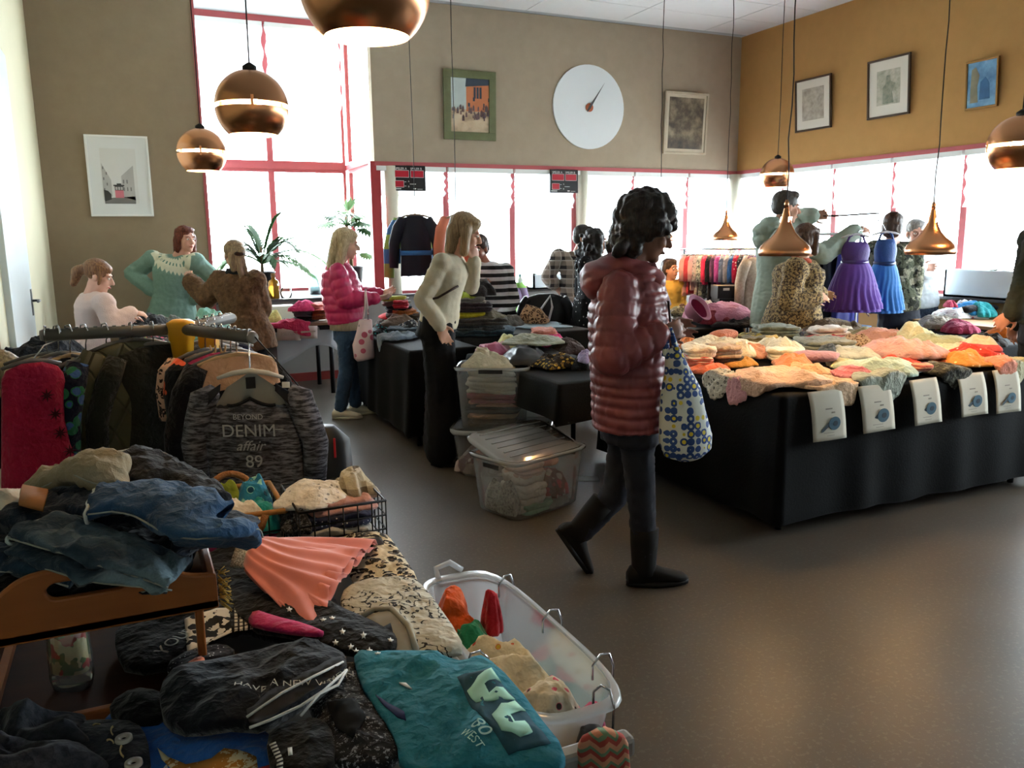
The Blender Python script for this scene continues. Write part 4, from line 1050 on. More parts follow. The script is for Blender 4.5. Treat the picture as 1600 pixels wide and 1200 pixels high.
# ================================================================ people
UP = V((0, 0, 1))
def H(x, y, h):
    """point seen at x,y on the upright plane h metres ahead"""
    d = ray(x, y); return CAM+d*(h/d.dot(FH))
def dirn(deg, pitch=0.0):
    """0 away from the camera, 90 towards picture right, 180 towards the camera"""
    a = math.radians(deg); f = FH*math.cos(a)+RH*math.sin(a); p = math.radians(pitch)
    return (f*math.cos(p)+UP*math.sin(p)).normalized()
def skinm(c): return M('skin', c, .55, var=.06, spec=.35)
SKIN = 'c9957c'
def hframe(fwd, up=UP):
    f = V(fwd).normalized(); u = (V(up)-f*V(up).dot(f)).normalized(); return f.cross(u), f, u     # right, forward, up
def head_parts(mb, c, fr, s=1.0):
    X, Y, Z = fr; P = lambda x, y, z: c+X*(x*s)+Y*(y*s)+Z*(z*s)
    e = lambda x, y, z, rx, ry, rz: mb.ell(P(x, y, z), (rx*s, ry*s, rz*s), (X, Y, Z), 16, 10)
    e(0, -.012, .035, .074, .093, .083); e(0, .026, -.04, .057, .062, .078); e(0, .058, -.098, .026, .026, .022)
    for q in (-1, 1):
        e(.033*q, .058, -.032, .026, .026, .03); e(.076*q, -.004, -.012, .011, .021, .031)
        e(.03*q, .078, .024, .024, .013, .009)
    mb.cap(P(0, .09, .008), P(0, .113, -.03), .009*s, .0135*s); e(0, .1, -.034, .018, .012, .01)
    mb.cap(P(-.018, .084, -.066), P(.018, .084, -.066), .009*s, .009*s)
    mb.cap(P(0, -.012, -.06), P(0, -.03, -.16), .05*s, .052*s)
def eyes(c, fr, s, root, lip='a8554f', closed=False):
    X, Y, Z = fr; P = lambda x, y, z: c+X*(x*s)+Y*(y*s)+Z*(z*s)
    mw, mi, ml, mbw = M('eye_white', 'e8e2da', .3, var=0), M('iris', '2d211b', .3, var=0), M('lips', lip, .5, var=.05), M('eyebrow', '4a3426', .9, var=0)
    for q in (-1, 1):
        mb = MB(); mb.ell(P(.031*q, .083, .003), (.0135*s, .01*s, .008*s), (X, Y, Z), 10, 6); mb.cur = 1; mb.ell(P(.031*q, .09, .003), (.006*s, .0045*s, .006*s), (X, Y, Z), 8, 6)
        mb.obj('eye', [mw, mi], root)
        MB().tube([P(.014*q, .096, .023), P(.032*q, .093, .03), P(.05*q, .08, .024)], .0026*s, 6).obj('eyebrow', mbw, root)
    MB().tube([P(-.024, .086, -.064), P(0, .097, -.066), P(.024, .086, -.064)], [.003*s, .0065*s, .003*s], 6).obj('lips', ml, root)
def hand(mb, w_, d, n, side=1, curl=.5, s=1.0):
    d = V(d).normalized(); n = V(n); n = (n-d*n.dot(d)).normalized(); x = d.cross(n)*side
    mb.cap(w_-d*.02*s, w_+d*.02*s, .026*s, .026*s)
    mb.ell(w_+d*.05*s, (.042*s, .052*s, .017*s), (x, d, n), 12, 8)
    for i, L in enumerate((.07, .079, .073, .058)):
        b = w_+d*(.088-.006*abs(i-1))*s+x*(.033-.022*i)*s; sp = (.10-.07*i)
        d1 = (d*math.cos(curl*.5)+n*math.sin(curl*.5)+x*sp).normalized(); d2 = (d*math.cos(curl*1.5)+n*math.sin(curl*1.5)+x*sp*.5).normalized()
        m_ = b+d1*(L*.52*s); mb.cap(b-d*.015*s, m_, .0095*s, .0085*s, 8); mb.cap(m_, m_+d2*(L*.5*s), .0085*s, .0068*s, 8)
    b = w_+d*.022*s+x*.034*s; d1 = (d*.65+x*.65+n*.35).normalized(); d2 = (d*.9+x*.2+n*.35).normalized()
    mb.cap(b, b+d1*.042*s, .013*s, .0105*s, 8); mb.cap(b+d1*.042*s, b+d1*.042*s+d2*.032*s, .0105*s, .008*s, 8)
def shoe(label_mat, ank, fd, root, s=1.0, sole='d8d4c8', boot=0.0, name='shoe', up=UP, lace=False, sd=None):
    fd = V(fd).normalized(); u = (V(up)-fd*V(up).dot(fd)).normalized(); X = fd.cross(u)
    g = ank-u*(.085*s); rs = []
    pr = ((-.075, .026, .06), (-.06, .036, .085), (-.02, .038, .098), (.03, .038, .09), (.08, .043, .068), (.13, .045, .052), (.165, .036, .042), (.182, .016, .03))
    for y, hw, ht in pr:
        rs.append([g+fd*(y*s)+X*(hw*s*math.cos(q))+u*(max(.018, .018+(ht-.018)*(.5+.5*math.sin(q)))*s if math.sin(q) > -.3 else .018*s) for q in (2*PI*k/14 for k in range(14))])
    o = MB().rings(rs).obj(name, label_mat, root)
    if boot:
        k = V(sd).normalized() if sd else u; b0 = g+u*(.05*s)-fd*.005
        MB().loft([b0, b0+k*(.05*s), b0+k*(.07+boot*.5)*s, b0+k*(.07+boot)*s], [.047*s, .05*s, .055*s, .058*s], [.052*s, .052*s, .058*s, .06*s], X, 14).obj('boot_shaft', label_mat, root)
    rs = []
    for zz in (.0, .02):
        rs.append([g+fd*((.055+.135*math.cos(q))*s)+X*(.046*s*math.sin(q)*(1-.15*(math.cos(q) < -.3)))+u*(zz*s) for q in (2*PI*k/22 for k in range(22))])
    MB().rings(rs).obj('sole', M('shoe_sole', sole, .6), root)
    if lace:
        for k in range(3):
            c = g+fd*((.035+.022*k)*s)+u*((.092-.008*k)*s); MB().tube([c-X*.02*s, c+u*.004, c+X*.02*s], .003, 6).obj('lace', M('lace', 'e6e2d8', .8), root)
def wr(am=.004, fx=14, fz=30, o=0.0):
    return lambda p: am*(1-2*abs(nz3((p.x*fx, p.y*fx, p.z*fz), 1, o)))+am*.6*nz3((p.x*40, p.y*40, p.z*40), 1, o)
class Person:
    def __init__(s, label, h, J, face, hface=None, hpitch=0, skin=SKIN, sc=1.0, vox=.0085, hs=1.0, hroll=0, girth=1.0, slim=1.0):
        s.h = h; s.sc = sc; s.skin = skinm(skin); s.vox = vox; s.hs = hs
        s.J = {k: H(v[0], v[1], h+(v[2] if len(v) > 2 else 0)) for k, v in J.items()}
        J = s.J; s.f = dirn(face); s.rt = s.f.cross(UP).normalized()
        s.hf = dirn(face if hface is None else hface, hpitch); s.hfr = hframe(s.hf, UP+RH*hroll)
        pl = J['hip']; s.root = thing('person', label, 'person', (pl.x, pl.y, 0))
        nk = J['neck']
        s.g = girth
        for q, nm in ((-1, 'L'), (1, 'R')):
            J.setdefault('sh'+nm, nk+s.rt*(.175*sc*q)-UP*.035*sc)
            J.setdefault('el'+nm, J['sh'+nm]-UP*.27*sc+s.rt*.03*q); J.setdefault('wr'+nm, J['el'+nm]-UP*.23*sc+s.f*.05)
            hp = pl+s.rt*(.085*sc*q)-UP*.02
            s.J['hp'+nm] = hp
            if 'an'+nm not in J: J['an'+nm] = V((hp.x, hp.y, .09*sc))+s.rt*.03*q
            elif J['an'+nm].z < .16: J['an'+nm].z = .088*sc
            if 'kn'+nm not in J: J['kn'+nm] = hp.lerp(J['an'+nm], .5)+s.f*.015
    def torso(s, mb, k=0.0, lo=0.0, hi=1.0, wk=1.0, hem=0.0):
        a, b = s.J['hip']-UP*.03, s.J['neck']; sc = s.sc*s.g; pts, rx, ry = [], [], []
        tb = ((-.22, .18, .13), (0, .172, .12), (.16, .176, .122), (.42, .138, .1), (.62, .148, .108), (.78, .162, .112), (.9, .15, .092), (1.0, .07, .06))
        for t, x, y in tb:
            if t < lo or t > hi: continue
            pts.append(a.lerp(b, t)); rx.append(x*sc*wk+k+(hem if t < .1 else 0)); ry.append(y*sc*wk+k+(hem if t < .1 else 0))
        mb.loft(pts, rx, ry, s.rt, 18)
        for q in 'LR': mb.cap(b-UP*.03*s.sc, s.J['sh'+q], .055*s.sc+k*.6, .054*s.sc+k*.6)
    def arm(s, mb, q, k=0.0, to='wr', r=(.05, .042, .032)):
        sh, el, w_ = (s.J[n+q] for n in ('sh', 'el', 'wr')); c = s.sc
        mb.cap(sh, el, r[0]*c+k, r[1]*c+k)
        if to == 'wr': mb.cap(el, w_, r[1]*c+k, r[2]*c+k)
        elif to == 'mid': mb.cap(el, el.lerp(w_, .35), r[1]*c+k, r[1]*c+k)
    def leg(s, mb, q, k=0.0, r=(.078, .054, .04), to=1.0):
        hp, kn, an = (s.J[n+q] for n in ('hp', 'kn', 'an')); c = s.sc
        mb.cap(hp, kn, r[0]*c*s.g+k, r[1]*c+k); mb.cap(kn, kn.lerp(an, to), r[1]*c+k, r[2]*c+k)
    def body(s, hands=None, eye=True, lip='a8554f', legs=True):
        mb = MB(); head_parts(mb, s.J['head'], s.hfr, s.hs)
        mb.cap(s.J['head']-s.hfr[2]*.06*s.hs-s.hfr[1]*.02, s.J['neck'], .048*s.hs, .056*s.sc)
        s.torso(mb, -.006)
        for q in 'LR':
            s.arm(mb, q, -.004)
            if legs: s.leg(mb, q, -.006)
        for q, spec in (hands or {}).items():
            w_ = s.J['wr'+q]; d = V(spec[0]); hand(mb, w_, d, spec[1], 1 if q == 'L' else -1, spec[2] if len(spec) > 2 else .6, .95*s.sc)
        for q in 'LR':
            if q not in (hands or {}): hand(mb, s.J['wr'+q], (s.J['wr'+q]-s.J['el'+q]).normalized(), -s.rt if q == 'R' else s.rt, 1 if q == 'L' else -1, .5, .95*s.sc)
        remesh(mb, 'body', s.skin, s.root, s.vox, 2)
        if eye: eyes(s.J['head'], s.hfr, s.hs, s.root, lip)
        return s
    def top(s, name, mat, k=.014, sleeve='wr', lo=-.1, r=(.052, .046, .036), hem=.0, disp=None, extra=None, vox=None, hi=1.0, wk=1.0):
        mb = MB(); s.torso(mb, k, lo, hi, wk, hem)
        for q in 'LR':
            mb.ell(s.J['sh'+q], ((r[0]*s.sc+k)*1.1,)*3, None, 14, 10)
            if sleeve: s.arm(mb, q, k*.9, sleeve, r)
        if extra: extra(mb)
        s.topo = remesh(mb, name, mat, s.root, vox or .011, 3, disp if disp is not None else wr(.005))
        return s
    def bottom(s, name, mat, k=.012, r=(.085, .06, .048), to=.97, disp=None):
        mb = MB(); s.torso(mb, k*.6, -.3, .2)
        for q in 'LR': s.leg(mb, q, k, r, to)
        remesh(mb, name, mat, s.root, .013, 3, disp if disp is not None else wr(.005, 20, 26)); return s
    def skirt(s, name, mat, zb, k=.02, fl=.1, top_t=.25):
        a = s.J['hip'].lerp(s.J['neck'], top_t); n = 9; pts = [V((s.J['hip'].x, s.J['hip'].y, zb)).lerp(a, i/(n-1)) for i in range(n)]
        mb = MB().loft(pts, [.16*s.sc+k+fl*(1-i/(n-1)) for i in range(n)], [.12*s.sc+k+fl*(1-i/(n-1)) for i in range(n)], s.rt, 28)
        remesh(mb, name, mat, s.root, .014, 2, wr(.01, 16, 5)); return s
    def shoes(s, mat, sole='d8d4c8', **kw):
        for q in 'LR': shoe(mat, s.J['an'+q], s.f+s.rt*(.15 if q == 'R' else -.15), s.root, s.sc, sole, **kw)
        return s
    def hair(s, blobs, mat, vox=.009, am=.006, curly=False, sm=2, off=0.0):
        X, Y, Z = s.hfr; c = s.J['head']; mb = MB(); k = s.hs
        P = lambda b: c+X*(b[0]*k)+Y*(b[1]*k)+Z*(b[2]*k)
        for b in blobs:
            if len(b) == 6: mb.ell(P(b), (b[3]*k, b[4]*k, b[5]*k), (X, Y, Z), 14, 10)
            elif len(b) == 4: mb.ell(P(b), (b[3]*k,)*3, (X, Y, Z), 10, 8)
            else: mb.cap(P(b), P(b[3:6]), b[6]*k, b[7]*k)
        if curly: d = lambda p: am*nz3(p, 38, off)+am*.7*nz3(p, 80, off)
        else: d = lambda p: am*(1-2*abs(nz3((p.x*70, p.y*70, p.z*5), 1, off)))
        remesh(mb, 'hair', mat, s.root, vox, sm, d); return s
CAP = [(0, -.022, .048, .086, .1, .084)]
def hairm(c, c2): return M('hair', c, .5, pat='strand', c2=c2, s=5.0, bump=.5, spec=.4)
def fringe(z=.075): return [(0, .034, z, .073, .05, .034)]
def longhair(zb, w=.075, d=.05): return CAP+[(q*w, -.02, .02, q*w*1.02, -.045, zb, .034, .03) for q in (-1, 1)]+[(x*.03, -.085, .02, x*.032, -.1, zb, d*.8, d*.7) for x in (-1, 0, 1)]

# ---------------------------------------------------------------- woman in the dark red quilted coat (nearest walker)
J = dict(head=(1011, 362), neck=(984, 424), hip=(985, 630), shR=(968, 455, -.13), elR=(958, 556, -.2), wrR=(1034, 522, -.17), shL=(1000, 455, .16), elL=(1005, 545, .2), wrL=(1040, 510, .1),
         knR=(1001, 762, -.06), anR=(1008, 868, -.06), knL=(962, 772, .09), anL=(908, 846, .09))
W = Person('curly dark haired woman in a dark red quilted coat walking with a patterned bag', 3.47, J, 84, 82, -16, sc=1.0, vox=.0065, girth=.95, skin='8f6553')
W.J['anR'].z = .1; W.J['anL'].z = .188; W.J['hpR'] = H(992, 650, 3.40); W.J['hpL'] = H(985, 650, 3.54)
W.body(hands={'R': (dirn(70, 12), dirn(10), 1.0), 'L': (dirn(80, -5), dirn(170), .9)}, lip='7c4640')
m_dj = M('dark_denim', '23242c', .9, pat='denim', c2='32343e', c3='15161c', s=1)
W.bottom('jeans', m_dj, k=.006, r=(.08, .056, .046), to=.93)
m_boot = M('black_suede', '15110f', .85, var=.2)
shoe(m_boot, W.J['anR']-UP*.008, dirn(84), W.root, 1.05, '0e0c0b', .13, 'boot')
shoe(m_boot, W.J['anL']+dirn(90)*.0, (dirn(84)*.55-UP*.83), W.root, 1.05, '0e0c0b', .13, 'boot', up=dirn(84)*.83+UP*.55, sd=W.J['knL']-W.J['anL'])
m_quilt = M('dark_red_nylon', '863f41', .45, var=.12, bump=.25, bs=45, spec=.5)
def plen(p, P):
    """distance to a poly-line and arc length of the nearest point"""
    best = (9, 0); c = 0
    for a, b in zip(P, P[1:]):
        d = b-a; L = d.length; t = max(0, min(1, (p-a).dot(d)/(L*L))); q = (p-a-d*t).length
        if q < best[0]: best = (q, c+L*t)
        c += L
    return best
def puffer(W, bod, rx, ry, arms, mat, st, sa, am, name, vox=.009, nn=.006):
    """quilted coat: torso and sleeves fused, stitched grooves every st (body) and sa (sleeve) metres"""
    o = ORG[W.root.name]; mb = MB(); mb.loft(bod, rx, ry, W.rt, 32)
    for P, r in arms:
        for i in range(len(P)-1): mb.cap(P[i], P[i+1], r[i], r[i+1], 16)
    def d(q):
        p = q+o; k = None
        for P, r in arms:
            e, l = plen(p, P)
            if e < max(r)+.012 and (k is None or e < k[0]): k = (e, l)
        tw = .012*nz3((p.x*5, p.y*5, p.z*5))
        ph = (k[1]+tw)/sa if k else (p.z+tw)/st
        return am*(abs(math.sin(PI*ph))**.45)-am*.7+nn*nz3(p, 22)*(1 if k else .5)+.004*(1-2*abs(nz3((p.x*34, p.y*34, p.z*14))))
    return remesh(mb, name, mat, W.root, vox, 3, d)
def soften(mb, am, f=9, o=0.0):
    mb.v = [p+V((nz3(p, f, o), nz3(p, f, o+9), nz3(p, f, o+20)))*am for p in mb.v]; return mb
hm = H(983, 664, 3.47); ch = W.J['neck']
bod = [hm, H(983, 600, 3.47), H(982, 545, 3.47), H(982, 490, 3.47), H(984, 455, 3.47), H(985, 432, 3.47), H(986, 420, 3.47)]
A1 = [([W.J['sh'+q]+UP*.01, W.J['sh'+q].lerp(W.J['el'+q], .5), W.J['el'+q], W.J['el'+q].lerp(W.J['wr'+q], .5), W.J['wr'+q].lerp(W.J['el'+q], .1)], [.082, .086, .082, .072, .056]) for q in 'RL']
puffer(W, bod, [.19, .19, .185, .18, .17, .13, .09], [.155, .16, .165, .168, .15, .12, .08], A1, m_quilt, .043, .062, .012, 'quilted_coat', .008)
for q in 'RL': MB().loft([W.J['wr'+q].lerp(W.J['el'+q], .12), W.J['wr'+q].lerp(W.J['el'+q], .0)], [.05, .044], [.05, .044], dirn(0), 20).obj('cuff', M('rib_cuff', '6a2f33', .9), W.root)
hd = MB()   # hood lying on the shoulders
for c, r_ in (((944, 428), (.1, .13, .06)), ((966, 414), (.09, .12, .05)), ((930, 440), (.06, .12, .075)), ((995, 424), (.08, .12, .045)), ((1020, 438), (.05, .1, .05))):
    p = H(c[0], c[1], 3.47); hd.ell(p, r_, (dirn(90), dirn(0), UP), 16, 10)
remesh(hd, 'hood', m_quilt, W.root, .011, 3, lambda p: .006*(1-2*abs(nz3((p.x*10, p.y*10, p.z*26), 1, 2))))
col = MB().loft([H(1012, 415, 3.45), H(1025, 445, 3.45), H(1038, 480, 3.45)], [.07, .075, .06], [.03, .034, .03], dirn(20), 14)
soften(col, .008).obj('collar', M('coat_collar', '5d2327', .6, bump=.3, bs=50), W.root)
MB().tube([H(1044, 470, 3.38), H(1049, 520, 3.36), H(1046, 600, 3.36), H(1040, 655, 3.36)], .005, 6).obj('zip', M('zip_metal', '3a2a28', .4, .6), W.root)
MB().tube([H(1020, 590, 3.31), H(1017, 625, 3.31)], .005, 6).obj('pocket_zip', M('zip_dark', '30181a', .5), W.root)
R = random.Random(4); bl = list(CAP)+[(0, -.06, .0, .085, .07, .1), (0, -.07, -.07, .07, .06, .07)]
for i in range(170):
    th = R.uniform(0, 2*PI); ph = R.uniform(-.75, 1.5); x, y, z = .098*math.cos(th)*math.cos(ph), -.022+.112*math.sin(th)*math.cos(ph), .05+.098*math.sin(ph)
    if y > .045 and z < .045: continue
    bl.append((x, y, z, R.uniform(.02, .034)))
for i in range(50):
    bl.append((R.uniform(-.08, .08), R.uniform(-.12, -.03), R.uniform(-.12, 0), R.uniform(.02, .032)))
W.hair(bl, hairm('17110f', '33251f'), .008, .007, True, 1)
# her patterned shopping bag
bg_ = H(1073, 640, 3.28); r = thing('tote_bag', 'white shopping bag with blue and yellow tile print held by the curly haired woman', 'bag', H(1073, 718, 3.28))
m_bag = M('tile_print_bag', 'd9dcd2', .7, pat='tiles', c2='2c4a86', c3='d8c33c', s=32, bump=.2, bs=60, var=.05)
seq = [(1052, 545, .028, .03), (1057, 575, .05, .04), (1062, 610, .08, .055), (1068, 650, .1, .07), (1073, 685, .112, .075), (1074, 705, .105, .07), (1076, 716, .06, .045)]
mb = MB().loft([H(a, b, 3.28) for a, b, _, _ in seq], [c for *_, c, _ in seq], [d for *_, d in seq], dirn(80), 26)
soften(mb, .012, 11, 3).obj('bag_body', m_bag, r)
for dx in (-8, 10): MB().tube([H(1048+dx, 556, 3.28+dx*.003), H(1046+dx*.6, 530, 3.28), H(1047, 512, 3.29)], [.016, .011, .008], 8).obj('handle', m_bag, r)

# ---------------------------------------------------------------- woman in the cream sweater
J = dict(head=(727, 364), neck=(708, 402), hip=(684, 500), shR=(690, 412, -.14), elR=(660, 468, -.17), wrR=(687, 508, -.2), shL=(712, 412, .14), elL=(736, 448, .16), wrL=(741, 410, .0), anR=(690, 704, -.08), anL=(686, 700, .1))
W2 = Person('blond woman in a cream sweater and black trousers bending over the middle table', 5.45, J, 88, 88, -18, sc=.98, girth=.98, skin='d5a48c')
W2.body(hands={'R': (dirn(95, -70), dirn(150), .5), 'L': (dirn(60, 80), dirn(-60), 1.1)})
m_cs = M('cream_knit', 'c9bfa6', .95, bump=.5, bs=220, var=.05)
W2.top('sweater', m_cs, .012, lo=-.15, disp=wr(.004, 12, 24))
W2.bottom('wide_trousers', M('black_wool', '0d0d10', .95, var=.2), .012, (.1, .095, .1), .97)
W2.shoes(M('black_leather', '121012', .4), '0c0c0c')
W2.hair(CAP+fringe(.08)+[(q*.07, .0, .03, q*.078, .03, -.12, .034, .028) for q in (-1, 1)]+[(x*.03, -.075, .0, x*.03, -.06, -.13, .048, .038) for x in (-1, 0, 1)], hairm('7e674c', 'a88e6a'), .009, .006)
MB().tube([H(672, 468, 5.28), H(684, 465, 5.26), H(700, 456, 5.28), H(716, 447, 5.32)], .008, 6).obj('bag_strap', M('brown_strap', '35221a', .6), W2.root)
MB().tube([H(680, 507, 5.22), H(686, 511, 5.21), H(693, 507, 5.23)], .004, 6).obj('bracelet', M('brown_bead', '6a4a38', .5), W2.root)

# ---------------------------------------------------------------- woman in the pink puffer jacket
J = dict(head=(541, 381), neck=(527, 413), hip=(541, 503), shR=(528, 425, -.15), elR=(540, 468, -.17), wrR=(590, 466, -.1), shL=(535, 424, .15), elL=(560, 462, .18), wrL=(596, 458, .1), anR=(532, 636, -.08), anL=(556, 626, .08), knR=(542, 575, -.08), knL=(546, 570, .08))
W3 = Person('woman with long blond hair in a hot pink jacket and blue jeans', 6.95, J, 80, 72, -10, sc=.97, girth=.95, skin='d9ad98')
W3.body(hands={'R': (dirn(80, 8), dirn(0, 60), .7), 'L': (dirn(80, 10), dirn(180, 40), .7)})
W3.bottom('jeans', fab('denim|324a66|4d6a8a|24344a'), .006, (.088, .062, .05), .95)
W3.shoes(M('white_leather', 'cfc8b4', .6), 'c8c2ae', lace=True)
MB().loft([W3.J['hip']-UP*.06, W3.J['hip']+UP*.06], [.175, .17], [.14, .135], W3.rt, 24).obj('knit_hem', M('beige_rib_knit', 'b8a88c', .95, pat='knit', s=500, ax=0, bump=.5), W3.root)
m_pk = M('hot_pink_nylon', 'c42a5e', .42, var=.12, bump=.2, bs=45, spec=.5)
bod = [W3.J['hip']+UP*.0, W3.J['hip'].lerp(W3.J['neck'], .3), W3.J['hip'].lerp(W3.J['neck'], .6), W3.J['hip'].lerp(W3.J['neck'], .85), W3.J['neck']+UP*.01]
A1 = [([W3.J['sh'+q]+UP*.01, W3.J['sh'+q].lerp(W3.J['el'+q], .5), W3.J['el'+q], W3.J['el'+q].lerp(W3.J['wr'+q], .5), W3.J['wr'+q].lerp(W3.J['el'+q], .1)], [.07, .078, .074, .066, .05]) for q in 'RL']
puffer(W3, bod, [.18, .19, .185, .165, .08], [.15, .165, .165, .14, .08], A1, m_pk, .07, .075, .012, 'puffer_jacket', .01, .001)
MB().loft([W3.J['neck']-UP*.03, W3.J['neck']+UP*.045], [.085, .078], [.085, .078], W3.rt, 20).obj('collar', m_pk, W3.root)
W3.hair(longhair(-.2)+fringe(.08)+[(-.06, -.08, -.1, -.05, -.11, -.3, .035, .012), (.03, -.09, -.1, .03, -.12, -.28, .035, .012)], hairm('a08a66', 'd3bf98'), .01, .008)
r = thing('tote_bag', 'pale pink flowered shopping bag hanging from the pink sleeve', 'bag', H(571, 565, 6.72))
m_b2 = M('pink_flower_bag', 'd9bfc0', .7, pat='floral', c2='b8546a', c3='8a8488', s=16, thr=.4, bump=.2, bs=60)
seq = [(571, 500, .05, .03), (570, 520, .07, .04), (568, 540, .09, .05), (570, 558, .09, .05), (571, 563, .07, .04)]
soften(MB().loft([H(a, b, 6.72) for a, b, _, _ in seq], [c for *_, c, _ in seq], [d for *_, d in seq], dirn(85), 22), .012, 9).obj('bag_body', m_b2, r)
for dx in (-4, 5): MB().tube([H(571+dx, 503, 6.72), H(572+dx*.4, 478, 6.74), H(571, 452, 6.77)], .008, 6).obj('handle', m_b2, r)
r = garment('folded_tee', 'dark grey tee in the hands of the pink jacket woman', 'clothing', 600, 463, .99, 16, .16, .05, 10, 'fold', '54616a')

# ---------------------------------------------------------------- green sweater woman with hands on hips
J = dict(head=(290, 374), neck=(277, 404), hip=(268, 500), shR=(306, 410, -.04), elR=(338, 438, .06), wrR=(306, 466, .02), shL=(238, 406, .02), elL=(207, 428, .0), wrL=(236, 452, -.05))
W4 = Person('red haired woman in a green patterned wool sweater with hands on hips', 7.9, J, 150, 125, -2, sc=1.03, girth=1.12, skin='d8a592')
W4.J['shL'], W4.J['shR'] = W4.J['shL'], W4.J['shR']
W4.body(hands={'L': (dirn(95, -25), dirn(0), .4), 'R': (dirn(-95, -25), dirn(0), .4)})
def yoke():
    t = NT('green_yoke_wool'); o = t.sep(); z = o[2]; nk = W4.J['neck'].z
    d = t.n('ShaderNodeVectorMath', {0: t.co(), 1: tuple(W4.J['neck']+UP*.03-ORG[W4.root.name])}, operation='DISTANCE').outputs['Value']
    an = t.math('ARCTAN2', t.math('SUBTRACT', o[0], float((W4.J['neck']-ORG[W4.root.name]).x)), t.math('SUBTRACT', o[1], float((W4.J['neck']-ORG[W4.root.name]).y)))
    zig = t.math('MULTIPLY', t.math('PINGPONG', t.math('MULTIPLY', an, 4.5), .5), .06)
    dd = t.math('ADD', d, zig); n = t.mix(t.noise(60, 3), lin('66857a'), lin('7d9a90'))
    c = t.mix(t.band(dd, .11, .235), n, lin('d3d3bd'))
    dot = t.math('MULTIPLY', t.band(d, .135, .165), t.gt(t.math('PINGPONG', t.math('MULTIPLY', an, 4.5), .5), .3)); c = t.mix(dot, c, lin('5e8274'))
    t.put(t.b.inputs['Base Color'], c); t.b.inputs['Roughness'].default_value = .95; t.bump(t.noise(220, 2), .5, .004); return t.m
W4.top('wool_sweater', yoke(), .022, lo=-.22, hem=.02, r=(.06, .056, .046), disp=wr(.005, 10, 16))
for q in 'LR':
    w_, e_ = W4.J['wr'+q], W4.J['el'+q]; MB().loft([w_.lerp(e_, .25), w_.lerp(e_, .02)], [.052, .047], [.052, .047], dirn(0), 16).obj('cuff', M('cream_cuff', 'd3d0bd', .95), W4.root)
W4.bottom('trousers', M('dark_cloth', '2c3038', .9), .01); W4.shoes(m_boot, '0e0c0b')
W4.hair(CAP+fringe(.085)+[(-.075, .0, .02, -.08, -.01, -.13, .036, .03), (.075, -.01, .02, .08, -.02, -.1, .034, .026)]+[(x*.03, -.08, .0, x*.035, -.08, -.12, .045, .04) for x in (-1, 0, 1)], hairm('4a2016', '7a3a24'), .01, .006, True)

# ---------------------------------------------------------------- woman in the brown fur coat
J = dict(head=(365, 398), neck=(370, 428), hip=(384, 520), shL=(345, 440, .0), elL=(322, 466, .08), wrL=(300, 442, .14), shR=(398, 440, .02), elR=(408, 480, .1), wrR=(400, 500, .2))
W5 = Person('woman seen from behind in a brown fake fur coat with pinned up blond hair', 7.3, J, -18, -40, 4, sc=1.02, girth=1.12, skin='caa18c')
W5.body(hands={'L': (dirn(-60, 60), dirn(0), .8)}, eye=True)
m_fur = M('brown_fur', '4a3526', .95, pat='fur', c2='7d5f42', s=26, bump=.9, var=.2)
W5.top('fur_coat', m_fur, .03, lo=-.22, hem=.03, r=(.066, .068, .056), disp=lambda p: .007*nz3(p, 60)+.012*nz3(p, 12), vox=.011)
W5.bottom('trousers', M('black_cloth', '1a1a1e', .9), .01); W5.shoes(m_boot, '0e0c0b')
MB().loft([W5.J['neck']-UP*.0, W5.J['neck']+UP*.05], [.1, .085], [.1, .085], W5.rt, 22).obj('scarf', M('dark_scarf', '24282a', .95, bump=.6, bs=60), W5.root)
W5.hair(CAP+[(.01, -.1, .03, .055, .05, .055), (-.02, -.1, -.03, .03, -.13, -.2, .03, .014), (.03, -.1, -.02, .06, -.13, -.16, .026, .012), (0, -.11, -.02, .0, -.14, -.24, .026, .01), (-.05, -.08, 0, -.05, -.11, -.12, .03, .02)], hairm('6e5c4a', 'a88e68'), .009, .007)
MB().ell(W5.J['head']+W5.hfr[1]*-.135+W5.hfr[2]*.02, (.05, .02, .022), W5.hfr, 10, 8).obj('hair_clip', M('dark_clip', '3a281e', .4), W5.root)

# ---------------------------------------------------------------- girl with the ponytail
J = dict(head=(154, 432), neck=(143, 459), hip=(143, 540), shR=(163, 474, -.1), elR=(176, 506, -.12), wrR=(203, 491, -.02), shL=(138, 474, .12), elL=(165, 505, .16), wrL=(198, 496, .16))
W6 = Person('girl with a reddish ponytail in a pale pink sweater sorting clothes', 5.95, J, 70, 78, -16, sc=.84, hs=.94, girth=.98, skin='dcae98')
W6.body(hands={'R': (dirn(75, 5), dirn(0, -60), .7), 'L': (dirn(75, 0), dirn(180, -60), .7)})
W6.top('fuzzy_sweater', M('pale_pink_knit', 'd9c3bb', .98, bump=.8, bs=140, var=.05), .02, r=(.06, .066, .05), lo=-.2, disp=wr(.004, 12, 20))
W6.bottom('trousers', fab('denim|3a4658|50607a|28303e'), .008, (.08, .056, .045)); W6.shoes(M('white_leather', 'cfc8b4', .6))
W6.hair(CAP+fringe(.07)+[(0, -.1, .04, 0, -.15, .0, .035, .042), (0, -.15, .0, .0, -.16, -.1, .042, .022), (.07, .03, .04, .078, .03, -.05, .016, .008)], hairm('5e3c26', '946a44'), .008, .005)

